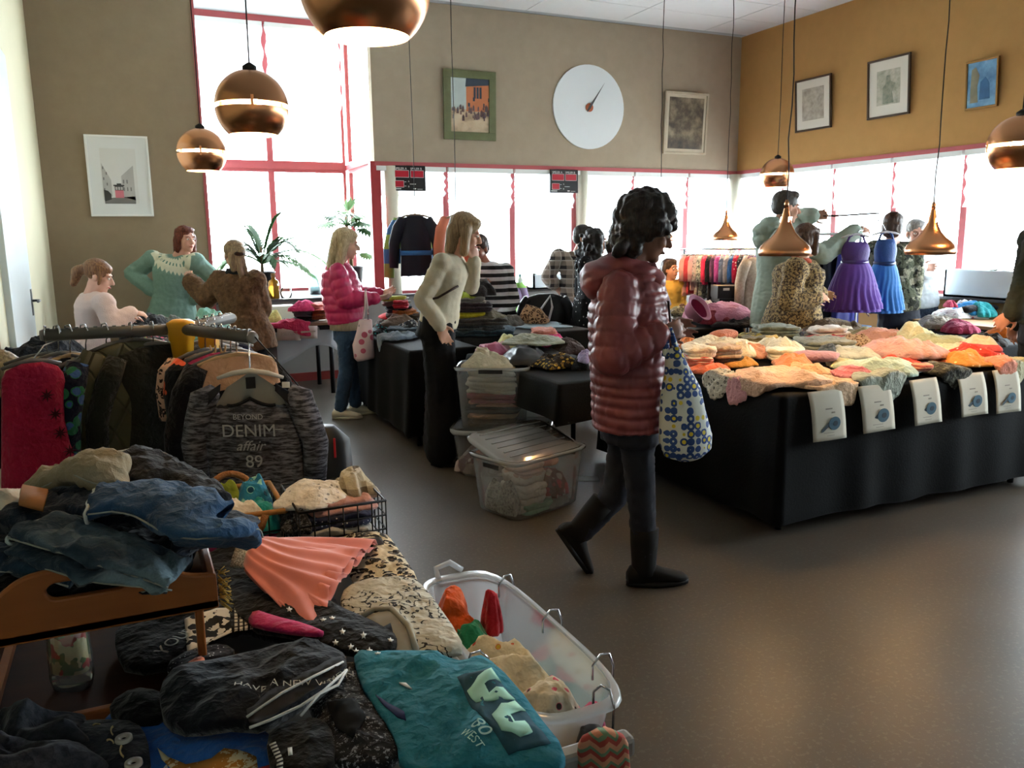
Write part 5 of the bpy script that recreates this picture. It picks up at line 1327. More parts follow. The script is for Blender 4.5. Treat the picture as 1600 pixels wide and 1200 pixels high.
# ---------------------------------------------------------------- striped seller behind the middle table
J = dict(head=(748, 388), neck=(758, 412), hip=(778, 505), shR=(738, 425, -.05), elR=(730, 462, -.2), wrR=(748, 448, -.3), shL=(790, 424, .05), elL=(802, 470, .0), wrL=(785, 492, -.15))
W7 = Person('person in a black and white striped top behind the tall jeans stack', 7.95, J, 195, 200, -12, sc=1.0, girth=1.1, skin='a5745f')
W7.body(); W7.top('striped_jersey', M('striped_jersey', 'd2d0d2', .9, pat='stripe', c2='242428', s=14, thr=.5), .016, r=(.058, .052, .042))
W7.bottom('jeans', fab('denim|5a6f88|7d93aa|3d4e62'), .01); W7.shoes(m_boot, '0e0c0b')
W7.hair(CAP+fringe(.08)+[(0, -.07, -.0, .08, .06, .09)], hairm('2b1c16', '4d3628'), .01, .006)
# ---------------------------------------------------------------- man in the checked shirt
J = dict(head=(913, 372), neck=(902, 398), hip=(900, 478), shL=(873, 402, .0), elL=(856, 432, .02), wrL=(882, 464, -.02), shR=(930, 405, .05))
W8 = Person('man in a brown checked shirt and jeans with a hand on his hip', 8.4, J, 175, 110, -6, sc=1.0, skin='c08e78')
W8.body(hands={'L': (dirn(80, -55), dirn(0), .5)})
W8.top('checked_shirt', M('brown_check', 'a8998c', .9, pat='plaid', c2='2f2a2c', c3='d8cfc4', s=11), .016, sleeve='mid', r=(.062, .056, .05), lo=-.22)
W8.bottom('jeans', fab('denim|4f6478|6f8aa2|3a4a5a'), .012); W8.shoes(m_boot, '0e0c0b')
W8.hair(CAP+fringe(.09)+[(0, -.05, .0, .08, .07, .07)], hairm('1c1613', '33291f'), .009, .004)
MB().tube([W8.J['head']+W8.hfr[0]*(q*.075)+W8.hfr[1]*(.1 if abs(q) < .9 else 0)+W8.hfr[2]*.01 for q in (-1, -.85, 0, .85, 1)], .004, 6).obj('glasses', M('glasses_black', '151515', .3), W8.root)
# ---------------------------------------------------------------- dark curly woman in the dotted dress
J = dict(head=(932, 378), neck=(926, 405), hip=(922, 485), shR=(915, 412, -.14), elR=(918, 452, -.18), wrR=(938, 470, -.2))
W9 = Person('woman with long black curls in a black dress with white dots', 7.8, J, 60, 60, 0, sc=.98, skin='8d6452')
W9.body(); m_dot = M('dotted_dress', '17181c', .9, pat='dots', c2='d8d8d8', s=26, thr=.36)
W9.top('dress_bodice', m_dot, .014, lo=-.1); W9.skirt('dress_skirt', m_dot, .45, .02, .06); W9.shoes(m_boot, '0e0c0b')
R = random.Random(9); bl = longhair(-.28, .08, .06)+[(0, -.06, -.1, .1, .08, .16)]
for i in range(80): bl.append((R.uniform(-.11, .11), R.uniform(-.15, -.03), R.uniform(-.3, .1), R.uniform(.02, .035)))
W9.hair(bl, hairm('100d0c', '241c1a'), .01, .008, True)
# ---------------------------------------------------------------- girl in the yellow shirt
J = dict(head=(1047, 421), neck=(1045, 440), hip=(1046, 490))
W10 = Person('young girl in a yellow shirt looking up beyond the curly haired woman', 8.6, J, 170, 140, 6, sc=.72, hs=.9, skin='b98670')
W10.body(); W10.top('yellow_shirt', M('yellow_cotton', 'd9b45a', .9), .012, sleeve='mid'); W10.bottom('trousers', M('dark_cloth', '2c3038', .9), .01); W10.shoes(m_boot, '0e0c0b')
W10.hair(longhair(-.12)+fringe(.085), hairm('1f1512', '3a2a22'), .01, .005)
# ---------------------------------------------------------------- tall man in the green hoodie
J = dict(head=(1229, 324), neck=(1214, 357), hip=(1208, 478), shL=(1232, 362, .18), elL=(1250, 340, .3), wrL=(1268, 337, .12), shR=(1222, 376, -.18), elR=(1286, 398, -.2), wrR=(1334, 363, -.1))
W11 = Person('tall man in a grey green hoodie reaching out with a hook pole', 6.95, J, 82, 86, -6, sc=1.1, hs=1.05, girth=1.02, skin='c3937c')
W11.body(hands={'L': (dirn(88, 3), dirn(180, 10), 1.25), 'R': (dirn(85, 20), dirn(0, -50), 1.0)})
m_hd = M('grey_green_fleece', '98a598', .95, bump=.4, bs=160)
W11.top('hoodie', m_hd, .022, r=(.062, .056, .045), lo=-.22, hem=.01)
hdm = MB()
for c, r_ in (((1195, 362), (.1, .13, .075)), ((1205, 350), (.09, .13, .06)), ((1190, 375), (.07, .12, .08)), ((1222, 360), (.06, .12, .04))): hdm.ell(H(c[0], c[1], 6.95), r_, (dirn(90), dirn(0), UP), 14, 10)
remesh(hdm, 'hood', m_hd, W11.root, .011, 3, wr(.006, 10, 24))
W11.bottom('trousers', M('grey_trousers', '6b7074', .9), .014); W11.shoes(m_boot, '0e0c0b')
W11.hair(CAP+fringe(.095)+[(0, -.055, .005, .08, .066, .07)], hairm('2a2420', '463c34'), .008, .004)
MB().loft([W11.J['wrL']-dirn(88)*.03, W11.J['wrL']+dirn(88)*.0], [.04, .04], [.04, .04], UP, 16).obj('wristwatch', M('black_watch', '1c1c1e', .4), W11.root)
# ---------------------------------------------------------------- woman in the patterned blouse
J = dict(head=(1261, 376), neck=(1250, 410), hip=(1238, 498), shR=(1243, 422, -.18), elR=(1232, 470, -.22), wrR=(1270, 465, -.2), shL=(1262, 424, .16), elL=(1270, 462, .2), wrL=(1278, 460, .02))
W12 = Person('woman with a short brown bob in a brown and cream patterned blouse', 6.5, J, 55, 62, -8, sc=1.0, girth=1.22, skin='cf9f7e')
W12.body(hands={'R': (dirn(85, 5), dirn(0, -40), .6), 'L': (dirn(85, 0), dirn(180, -40), .6)})
W12.top('patterned_blouse', M('speckled_blouse', 'a98f62', .9, pat='speck', c2='43362c', s=55, thr=.5, var=.1), .024, r=(.066, .066, .055), lo=-.22, hem=.02)
W12.bottom('trousers', M('black_cloth', '1a1a1e', .9), .012); W12.shoes(m_boot, '0e0c0b')
W12.hair(CAP+fringe(.08)+[(0, -.05, -.01, .095, .085, .1), (.08, .0, .03, .085, .01, -.09, .03, .024), (-.08, .0, .03, -.085, .01, -.09, .03, .024)], hairm('3a261c', '5f4432'), .009, .006)
MB().loft([W12.J['neck']-UP*.02, W12.J['neck']+UP*.03+W12.f*.02], [.1, .075], [.1, .075], W12.rt, 18).obj('scarf', M('rust_scarf', 'a8492f', .95), W12.root)
# ---------------------------------------------------------------- two by the right windows, one at the edge
J = dict(head=(1396, 354), neck=(1398, 383), hip=(1404, 480))
W13 = Person('person with a dark bob in camouflage seen from behind the blue dress', 7.6, J, 20, 40, -4, sc=.98, skin='c79a86')
W13.body(); W13.top('camouflage_jacket', fab('camo|585c4a|8d8a76|2c2e26|12'), .02); W13.bottom('trousers', M('dark_cloth', '2c3038', .9), .01); W13.shoes(m_boot, '0e0c0b')
W13.hair(CAP+fringe(.085)+[(0, -.05, -.02, .092, .08, .09)], hairm('2b1c18', '503628'), .01, .005)
J = dict(head=(1431, 364), neck=(1433, 390), hip=(1436, 476), elL=(1452, 430, -.05), wrL=(1432, 422, -.2), elR=(1415, 432, -.05), wrR=(1440, 418, -.22))
W14 = Person('grey haired woman with glasses in a white shirt, arms crossed by the window', 8.0, J, 185, 190, -6, sc=.96, skin='c99c8a')
W14.body(hands={'L': (dirn(-80), dirn(180), .4), 'R': (dirn(90), dirn(180), .4)})
W14.top('white_shirt', M('white_cotton', 'd2dbe0', .9), .018); W14.bottom('jeans', fab('denim|2f3c4c|42546a|202a36'), .012); W14.shoes(m_boot, '0e0c0b')
W14.hair(CAP+fringe(.09)+[(0, -.05, .0, .082, .07, .08)], hairm('6d6a68', '9a9692'), .01, .004)
for q in (-1, 1): MB().rings([[W14.J['head']+W14.hfr[0]*(q*.033+.024*math.cos(a)*k)+W14.hfr[1]*.104+W14.hfr[2]*(.002+.019*math.sin(a)*k) for a in (2*PI*i/14 for i in range(14))] for k in (1, .82)], cap=False).obj('glasses_rim', M('glasses_black', '151515', .3), W14.root)
J = dict(head=(1660, 330), neck=(1652, 366), hip=(1640, 500), shL=(1622, 385, .0), elL=(1604, 440, -.05), wrL=(1585, 488, -.15))
W15 = Person('person in a dark green sweater whose arm enters at the right edge', 5.2, J, -100, -100, -10, sc=1.05, skin='b98672')
W15.body(hands={'L': (dirn(-80, -40), dirn(0, -40), .8)}); W15.top('dark_green_sweater', M('dark_green_knit', '23281f', .95, bump=.5, bs=140), .02, r=(.06, .056, .045)); W15.bottom('trousers', M('dark_cloth', '2c3038', .9), .01); W15.shoes(m_boot, '0e0c0b')
W15.hair(CAP+fringe(.09), hairm('2b1c16', '4d3628'), .01, .005)
# ---------------------------------------------------------------- stooping woman at the left edge
J = dict(head=(-2, 600), neck=(-30, 640), hip=(-120, 760), shR=(-8, 652, -.05), elR=(-16, 706, -.1), wrR=(32, 676, .04), shL=(-40, 650, .2), elL=(-10, 700, .3), wrL=(30, 690, .25))
W16 = Person('stooping woman with blond hair and a black top at the left edge', 3.25, J, 70, 75, -25, sc=.98, skin='c08a68')
W16.body(hands={'R': (dirn(80, 15), dirn(180), .6)})
W16.top('black_shirt', M('black_cotton', '121214', .95, bump=.4, bs=120), .02, sleeve='mid', r=(.062, .06, .055)); W16.bottom('trousers', M('grey_trousers', '3c3e3a', .9), .012); W16.shoes(m_boot, '0e0c0b')
W16.hair(longhair(-.1)+fringe(.085)+[(.06, .06, .04, .08, .07, -.08, .03, .014)], hairm('7d6f5a', 'b3a482'), .008, .007)
MB().tube([H(27, 668, 3.25), H(33, 676, 3.23), H(29, 686, 3.25)], .003, 6).obj('bracelet', M('bead', 'b8a894', .5), W16.root)
# ================================================================ hanging clothes and racks
m_chr = M('chrome_wire', 'b9bcc0', .2, 1.0, var=0)
def hang(name, label, P, right, w_, L, mat, th=.05, sl=None, flare=1.0, seed=0, cat='clothing', group=None, wave=.012, neck=.35, drop=.0, parts=None):
    """garment on a hanger: P = middle of the shoulders, right = shoulder direction"""
    right = V(right).normalized(); N = right.cross(UP).normalized(); o = seed*3.7
    r = thing(name, label, cat, P-UP*L, group)
    n = 36; rs = []; m = 16
    for i in range(m+1):
        t = i/m
        if t < .12: hw = w_*(.5*neck+(.5-.5*neck)*min(1, (t/.1))**.8); zz = -.10*w_*(t/.12)**1.3-L*t*.35
        else: hw = w_*.5*(.94+(flare-.94)*((t-.12)/.88)); zz = -.10*w_-L*.042-(L*.958-.10*w_)*((t-.12)/.88)
        hd = th*(.35+.65*min(1, t*2.5)); ring = []
        for k in range(n):
            a = 2*PI*k/n; c, s_ = math.cos(a), math.sin(a); q = (abs(c)**2.6+abs(s_)**2.6)**(-1/2.6)
            wv = wave*t*(math.sin(a*5+o+2*t)+.7*math.sin(a*9-o))+wave*.8*nz3((c*2, t*3, s_*2), 1, o)
            ring.append(P+right*(hw*c*q+drop*t)+N*((hd+wv)*s_*q)+UP*(zz+.01*t*nz3((c*3, s_*3, 1), 1, o)))
        rs.append(ring)
    MB().rings(rs).obj('garment_body', mat, r)
    if sl:
        for q in (-1, 1):
            a = P+right*(q*w_*.45)-UP*(.1*w_); b = a+right*(q*sl*.16)-UP*(sl*.5)+N*.01; c = b-UP*(sl*.5)+right*(q*sl*.02)
            mb = MB().tube([a-right*q*.02, a.lerp(b, .4), b, c], [.045, .055, .05, .042], 12)
            soften(mb, .006, 14, o).obj('sleeve', mat, r)
    if parts: parts(r, P, right, N)
    return r
def hanger(P, right, w_, hook, mat=None, label=None, group=None, bar='6f6a64', hk=None):
    """hook over the rail plus shaped shoulder bar"""
    right = V(right).normalized(); N = right.cross(UP).normalized()
    r = thing('clothes_hanger', label or 'chrome hook clothes hanger on the grey rack rail', 'hanger', P-UP*.04, group or 'hangers on the grey rack')
    top = V(hook)
    MB().tube([P-UP*.005, P.lerp(top, .45)+N*.006, top-UP*.045+N*.014, top-UP*.01+N*.026, top+UP*.012+N*.012, top+UP*.008-N*.012, top-UP*.02-N*.022], .0028, 6).obj('hook', hk or m_chr, r)
    MB().tube([P-right*w_*.46-UP*(.1*w_), P-right*w_*.25-UP*(.035*w_), P, P+right*w_*.25-UP*(.035*w_), P+right*w_*.46-UP*(.1*w_)], [.006, .009, .01, .009, .006], 8).obj('shoulder_bar', mat or M('hanger_bar', bar, .4), r)
    return r
# ---------------------------------------------------------------- grey four-arm rack
hub = H(283, 514, 3.42); ZR = hub.z
eL, eR, eB = atz(68, 524, ZR), atz(394, 527, ZR), atz(362, 497, ZR)
rk = thing('clothes_rack', 'grey clothes rack with yellow plastic hub and notched arms', 'rack', (hub.x, hub.y, 0))
m_rail = M('grey_rail', '5e5c58', .5, .2, var=.08)
for e in (eL, eR, eB):
    d = (e-hub).normalized(); a = hub+d*.03
    MB().tube([a, e], .024, 14).obj('arm', m_rail, rk)
    MB().tube([e-d*.002, e+d*.012], [.025, .02], 14).obj('end_cap', M('grey_cap', '8a8782', .5), rk)
    L = (e-a).length; k = int(L/.034)
    for i in range(k): q = a.lerp(e, (i+.5)/k); MB().obox(q+UP*.024, d*.007, d.cross(UP)*.006, UP*.003).obj('rail_notch', m_rail, rk, smooth=False)
m_yel = M('yellow_plastic', 'd29a1e', .4, var=.12)
MB().loft([hub-UP*.16, hub-UP*.05, hub-UP*.045, hub+UP*.028, hub+UP*.04], [.032, .042, .046, .05, .03], [.032, .042, .046, .05, .03], RH, 20, sup=4).obj('hub', m_yel, rk)
MB().obox(hub+RH*.075+FH*.1-UP*.1, RH*.035, FH*.03, UP*.075).obj('hub_bracket', m_yel, rk, smooth=False)
MB().tube([V((hub.x, hub.y, .05)), hub-UP*.15], .02, 12).obj('post', m_rail, rk)
for k in range(4):
    a = PI/4+PI/2*k; MB().tube([(hub.x, hub.y, .06), (hub.x+.3*math.cos(a), hub.y+.3*math.sin(a), .03)], .016, 10).obj('foot', m_rail, rk)
RKG = 'clothes on the grey rack'
def onarm(e, t): return hub.lerp(e, t)
def rackg(name, lab, e, t, ang, w_, L, spec, dz=.09, sl=None, th=.04, flare=1.0, mat=None, seed=0, parts=None, bar='6f6a64', wave=.012, hk=None, fwd=0.0):
    top = onarm(e, t)+UP*.026; a = math.radians(ang); rt_ = RH*math.cos(a)+FH*math.sin(a)
    P = top-UP*dz-FH*fwd
    hanger(P, rt_, w_, top, bar=bar, hk=hk, label='hanger carrying the '+name.replace('_', ' ')+' on the grey rack')
    return hang(name, lab, P-UP*.008, rt_, w_, L, mat or fab(spec), th, sl, flare, seed, group=RKG, parts=parts, wave=wave)
def stars(r, P, rt_, N):
    m = M('dark_star_print', '4a1220', .9); R = random.Random(5)
    for k in range(7):
        u, v = R.uniform(-.09, .09), -.12-.075*k; o = P+rt_*u+UP*v-N*.068*(1 if N.dot(FH) > 0 else -1)
        mb = MB(); pts = []
        for j in range(16):
            q = 2*PI*j/16; rr = .026 if j % 2 == 0 else .008; pts.append((rr*math.cos(q), rr*math.sin(q)))
        poly(mb, o, rt_, UP, pts, .004); mb.obj('star_print', m, r, smooth=False)
rackg('cream_hoodie', 'cream yellow hooded jacket at the far left of the rack', eL, .985, 20, .34, .5, 'd8c29a', .1, th=.06, seed=1)
rackg('red_coat', 'crimson coat with dark star prints on the rack', eL, .9, 44, .22, .62, 'a01c3c', .1, flare=1.5, th=.05, seed=2, parts=stars, fwd=.2)
rackg('lilac_jacket', 'grey lilac jacket next to the crimson coat', eL, .91, 66, .3, .6, '77707e', .1, sl=.4, seed=3)
rackg('beige_strap_dress', 'beige wooden hanger with black dress on the rack', eL, .83, 66, .3, .62, '17171a', .11, seed=4, bar='b08d5e')
rackg('black_dress', 'plain black dress on the left rack arm', eL, .72, 66, .34, .66, '101114', .12, sl=.4, seed=5, flare=1.1)
rackg('blue_floral_dress', 'navy dress with green and blue flowers on the rack', eL, .57, 62, .32, .6, 'floral|141a2c|2a6a4a|3a5a8c|22|.5', .1, sl=.4, seed=6)
def quilt_mat():
    t = NT('olive_quilt'); o = t.sep()
    a = t.math('ADD', o[0], t.math('ADD', o[1], t.math('MULTIPLY', o[2], .75))); c = t.math('SUBTRACT', t.math('ADD', o[0], o[1]), t.math('MULTIPLY', o[2], .75))
    f = lambda v: t.math('PINGPONG', t.math('MULTIPLY', v, 7.5), .5)
    g = t.math('MULTIPLY', t.ss(f(a), 0, .09), t.ss(f(c), 0, .09))
    t.put(t.b.inputs['Base Color'], t.mix(t.noise(9, 3), lin('34331f'), lin('484629'))); t.b.inputs['Roughness'].default_value = .7
    t.bump(g, .8, .012); return t.m
rackg('olive_jacket', 'olive green quilted jacket with raised collar on the rack', eL, .38, 40, .36, .62, '', .06, sl=.5, th=.085, flare=1.12, mat=quilt_mat(), seed=7)
rackg('dark_olive_coat', 'very dark olive coat behind the quilted jacket', eL, .22, 40, .36, .66, '23231c', .08, sl=.5, th=.07, seed=8)
rackg('leopard_blouse', 'leopard print blouse on the right rack arm', eR, .34, 50, .3, .46, 'leopard|c9a088|2a1a18||40|.5', .1, sl=.22, seed=9)
rackg('floral_black_dress', 'black dress with orange and pink flowers beside the leopard blouse', eR, .48, 48, .32, .62, 'floral|17181a|e2603c|4a7a4c|16|.5', .1, sl=.2, seed=10)
rackg('neon_pink_shirt', 'neon pink flowered shirt on the right rack arm', eR, .58, 44, .32, .3, 'floral|d8466c|e8d0b0|5a8a5c|20|.3', .09, seed=11)
rackg('black_velvet_dress', 'black velvet dress behind the marled sweatshirt', eR, .7, 40, .34, .66, '0e0e11', .1, sl=.5, seed=12)
rackg('navy_shorts_set', 'navy child jacket on the back rack arm', eB, .75, 20, .3, .4, '1e2540', .12, seed=13)
rackg('grey_cardigan', 'grey cardigan on the back rack arm', eB, .5, 25, .3, .4, '6a6864', .12, seed=14)
rackg('peach_cardigan', 'peach cardigan right behind the marled sweatshirt', eR, .78, 30, .32, .12, 'd9a884', .1, seed=15, bar='d0a878')
# more hooks along the arms (garments behind hide the rest)
for i in range(4):
    top = onarm(eB, .3+.15*i)+UP*.026; hanger(top-UP*.1, RH*.7+FH*.5, .3, top, bar='9a948c', label='empty hanger on the back rack arm, '+('nearest the hub', 'second from the hub', 'third from the hub', 'at the arm end')[i])
# wooden rabbit figures on a hanger
rb = thing('rabbit_hanger', 'pale wooden hanger with two rabbit shapes on the rack', 'hanger', H(335, 578, 3.2))
MB().tube([H(318, 574, 3.2), H(335, 566, 3.2), H(362, 572, 3.2)], .009, 8).obj('bar', M('pale_wood', 'c49a6a', .6), rb)
for x in (334, 349):
    c = H(x, 556, 3.2); mb = MB(); mb.ell(c, (.014, .01, .017)); mb.ell(c-UP*.025, (.016, .011, .018))
    for q in (-1, 1): mb.cap(c+RH*.006*q+UP*.012, c+RH*.012*q+UP*.04, .005, .004)
    remesh(mb, 'rabbit', M('pale_wood', 'c49a6a', .6), rb, .003, 1)
# marled sweatshirt at the front
Ps = H(390, 574, 2.82)
hanger(Ps-UP*.012, RH, .25, onarm(eR, .97)+UP*.02, bar='c9c2b6', label='cream plastic hanger inside the marled sweatshirt')
sw = thing('marled_sweatshirt', 'charcoal marled sweatshirt with silver lettering at the rack front', 'clothing', H(390, 765, 2.82), RKG)
m_marl = M('charcoal_marl', '26262c', .95, pat='marl', c2='6e6e76', s=7, bump=.3, bs=200)
def swf(u, v):
    hw = [.085, .17, .172, .168, .166, .17][min(5, int(v*5))]; a = v*5-int(v*5) if v < 1 else 0
    w2 = [.085, .17, .172, .168, .166, .17, .17]; hw = w2[min(5, int(v*5))]*(1-a)+w2[min(6, int(v*5)+1)]*a
    x = (u-.5)*2
    scoop = .085*max(0, 1-(x*hw/.115)**2)**.5 if v < .5 else .0
    top = -.02-.11*abs(x*hw)/.17-(scoop)*max(0, 1-v*2.2)
    z = top*(1-v)+(-.47)*v
    fold = .012*v*math.sin(x*7+2)+.008*v*math.sin(x*15)
    return Ps+RH*(x*hw)+UP*z-FH*(.035*(1-x*x)**.5*(.5+.5*min(1, v*4))+fold)
def swb(u, v):
    w2 = [.085, .17, .172, .168, .166, .17, .17]; a = v*5-int(v*5) if v < 1 else 0; hw = w2[min(5, int(v*5))]*(1-a)+w2[min(6, int(v*5)+1)]*a
    x = (u-.5)*2; z = (-.015-.11*abs(x*hw)/.17)*(1-v)-.465*v
    return Ps+RH*(x*hw)+UP*z+FH*(.035*(1-x*x)**.5*(.4+.6*min(1, v*4)))
MB().grid(swf, 28, 30).obj('front_panel', m_marl, sw); MB().grid(swb, 20, 20).obj('back_panel', M('grey_fleece_lining', '9c9a92', .95), sw)
MB().tube([swf(.5+.5*x*.98, 0)-FH*.003 for x in np.linspace(-1, 1, 21)], .006, 6).obj('neckband', M('black_rib', '17171b', .95), sw)
for q in (-1, 1):
    a = Ps+RH*(q*.165)-UP*.11; b = Ps+RH*(q*.215)-UP*.27; c = Ps+RH*(q*.205)-UP*.44
    soften(MB().tube([Ps+RH*q*.13-UP*.085, a, a.lerp(b, .5), b, c], [.03, .05, .05, .045, .036], 14), .006, 12, q).obj('sleeve', m_marl, sw)
    MB().slab(lambda u, v: Ps+RH*(q*(.095+.085*u))-UP*(.052+.055*u+.06*v*(.4+.6*u))-FH*(.026+.012*v), 6, 6, -FH, .004).obj('shoulder_patch', M('charcoal_patch', '1e1e24', .9), sw)
MB().box(tuple(Ps+RH*.0+V((-.016, -.0, -.075))), tuple(Ps+V((.016, .004, -.035)))).obj('size_label', M('black_label', '141414', .6), sw, smooth=False)
MB().obox(Ps+RH*.135-UP*.055-FH*.045, RH*.013, FH*.001, UP*.01).obj('price_tag', M('white_tag', 'd8d8d4', .7), sw, smooth=False)
m_sil = M('silver_print', 'a9a9ac', .35, .5, var=0)
T = lambda s_, sz, dz, dx=0, sh=0: text(s_, sz, m_sil, sw, 'lettering', mtx(Ps+RH*dx-UP*dz-FH*.056, RH, UP), .0005, font_shear=sh)
T('BEYOND', .026, .165); T('DENIM', .062, .215); T('affair', .05, .268, 0, .4); T('89', .062, .325, .012)
MB().obox(Ps-UP*.21+RH*.1-FH*.05, RH*.018, FH*.0006, UP*.0015).obj('arrow_print', m_sil, sw, smooth=False)
# dark red sequin bag sitting on the floor behind the rack
q_ = H(475, 622, 3.0); r = thing('sequin_bag', 'small dark red sequinned bag hanging behind the sweatshirt', 'bag', q_-UP*.03)
soften(MB().loft([q_-UP*.03, q_, q_+UP*.028], [.032, .038, .03], [.02, .025, .02], RH, 16), .004).obj('bag_body', M('sequins', '5a1522', .35, pat='dots', c2='c8a0a0', s=90, thr=.4), r)
MB().tube([q_+UP*.025, q_.lerp(onarm(eR, 1), .6)+UP*.02, onarm(eR, .98)+UP*.02], .003, 5).obj('strap', m_cord, r)
# dark furs stacked by the left wall behind the rack
for k, (x, y, w2, hh, lab, sp) in enumerate(((75, 545, 96, .3, 'black fake fur jacket lumped beside the white door', 'fur|16181d|2c3038||50'), (38, 560, 60, .24, 'dark navy coat lumped left of the black fur', '1c2230'))):
    p = H(x, y, 4.4+.2*k); base = .8; mb = soft(MB(), V((p.x, p.y, .72)), RH, FH, w2*4.5/FPX, .5, p.z-.72+.12, 'heap', 50+k)
    tag(mb.obj(('fur_jacket', 'navy_coat')[k], fab(sp)), lab, 'clothing', 'dark coats by the door')
tb = thing('side_table', 'side table hidden under the dark coats by the door', 'table', (-.55, 4.75, 0))
bev(MB().box((-.66, 4.3, .69), (.0, 5.1, .72)).obj('tabletop', m_oak, tb, smooth=False)); 
for x, y in ((-.6, 4.36), (-.06, 4.36), (-.6, 5.04), (-.06, 5.04)): MB().tube([(x, y, 0), (x, y, .69)], .02, 8).obj('leg', m_leg, tb)

# ---------------------------------------------------------------- coats hung from cords before the window
def cordhang(x, y, h, label):
    p = H(x, y, h); r = thing('hanging_cord', label, 'cord', p-UP*.02)
    MB().tube([p, p+UP*.6+RH*.004, p+UP*1.3-RH*.003, V((p.x, p.y, ZC-.03))], .0035, 6).obj('cord', m_cord, r)
    MB().lathe((p.x, p.y, ZC-.035), [(.045, 0), (.05, .01), (.05, .035)], 16, True).obj('ceiling_rose', m_white, r); return p
c1 = cordhang(648, 326, 7.3, 'thin dark cord carrying the navy coat by the window'); c2_ = cordhang(712, 326, 7.25, 'thin dark cord carrying the orange jacket by the window')
def coatparts(r, P, rt_, N):
    MB().loft([P-UP*.3, P-UP*.34], [.15, .15], [.078, .078], rt_, 20).obj('blue_band', M('bright_blue', '3a78c0', .7), r)
hanger(c1-UP*.05, RH*.95+FH*.2, .34, c1, label='hanger holding the navy coat on its cord', group='hangers on cords', bar='9a8a78')
hang('navy_coat', 'black and navy child coat with a blue band hanging before the window', c1-UP*.06, RH*.95+FH*.2, .27, .52, M('navy_nylon', '1d2030', .6), .06, .42, 1.05, 3, parts=coatparts)
hang('lime_blue_coat', 'lime and blue sleeved coat behind the hanging navy coat', c1-UP*.07-RH*.08+FH*.12, RH*.8+FH*.5, .25, .4, M('lime_blue', '8fae5a', .7, pat='stripe', c2='3f6fa8', s=4), .05, .5, 1.0, 4)
hanger(c2_-UP*.05, RH*.4+FH*.9, .34, c2_, label='hanger holding the orange jacket on its cord', group='hangers on cords', bar='9a8a78')
hang('orange_jacket', 'salmon orange jacket hanging beside the cream sweater woman', c2_-UP*.06-RH*.03, RH*.6+FH*.8, .26, .5, M('salmon_nylon', 'd0785c', .6), .06, .46, 1.0, 5)

# ---------------------------------------------------------------- children's clothes rail
h0 = 8.75; a_, b_ = H(1066, 389, h0), H(1186, 388, h0-.55); b_.z = a_.z
kr = thing('clothes_rail', "chrome rail full of children's clothes before the corner window", 'rack', V((a_.x, a_.y, 0)).lerp(V((b_.x, b_.y, 0)), .5))
MB().tube([a_-(b_-a_)*.04, b_+(b_-a_)*.04], .012, 10).obj('rail', m_chr, kr)
for p in (a_.lerp(b_, .03), a_.lerp(b_, .97)): MB().tube([V((p.x, p.y, .03)), p], .012, 8).obj('upright', m_chr, kr); MB().obox(V((p.x, p.y, .02)), RH*.03, FH*.25, UP*.02).obj('foot', m_leg, kr, smooth=False)
kd = [('d0a0a0', 'pale pink child dress', .42), ('b4404c', 'red child skirt', .4), ('caa0a4', 'rose child cardigan', .36), ('floral|b8a8a8|7a6a70|9a9a90|40|.4', 'grey flowered child tunic', .46), ('leopard|b8bcb4|5a5f62||40|.5', 'grey leopard child dress', .44),
      ('d8365e', 'bright pink child jacket', .3), ('1c1c26', 'black child dungarees', .62), ('5a3a5c', 'plum child tunic', .4), ('b8509a', 'fuchsia child leggings', .52), ('6f7c98', 'grey blue child dress', .5), ('9a9aa8', 'pale grey child dress', .5),
      ('2b5a96', 'royal blue child jacket', .42), ('dots|b81e44|f0d8d8||34|.5', 'crimson child dress with white dots', .4), ('dots|2a2a34|e0e0e0||40|.4', 'black child top with white dots', .34), ('c4bcc4', 'pale lilac child shirt', .38), ('floral|6a4a68|a888a0|3a2a3c|40|.4', 'purple flowered child blouse', .36)]
for i, (sp, lab, L) in enumerate(kd):
    t = .1+.86*i/(len(kd)-1); p = a_.lerp(b_, t)
    hanger(p-UP*.05, FH*.8+RH*.45, .26, p+UP*.008, label='small hanger of the '+lab+' on the corner rail', group="hangers on the children's rail")
    hang('child_garment', lab+" on the corner rail", p-UP*.06, FH*.75+RH*.55, .28, L, fab(sp), .03, .24, 1.1, i, group="children's clothes on the corner rail")
sg = thing('paper_sign', "white paper sign on the end of the children's rail", 'sign', H(1074, 432, h0-.1))
MB().slab(lambda u, v: H(1065+17*u, 397+35*v, h0-.1)-FH*.01*math.sin(u*3), 6, 4, -FH, .001).obj('sheet', M('paper_white', 'e6eaea', .8), sg)
for k in range(5): MB().obox(H(1074, 404+5*k, h0-.13), RH*.035, FH*.0005, UP*.004).obj('printed_line', M('pale_print', 'a8b4bc', .8), sg, smooth=False)
bx_ = thing('black_crate', "black crate on the table below the children's rail", 'crate', H(1150, 460, 8.0))
MB().obox(H(1148, 455, 8.0), RH*.2, FH*.14, UP*.06).obj('crate_body', M('black_plastic', '16171c', .5), bx_, smooth=False); MB().obox(H(1135, 452, 7.85), RH*.03, FH*.002, UP*.012).obj('crate_label', M('white_tag', 'd8d8d4', .7), bx_, smooth=False)
tbl = thing('stool', "dark stool under the black crate beside the children's rail", 'stool', (bx_.location.x, bx_.location.y, 0))
zb = H(1148, 455, 8.0).z-.06; MB().obox(V((bx_.location.x, bx_.location.y, zb-.02)), RH*.2, FH*.16, UP*.02).obj('seat', m_leg, tbl, smooth=False)
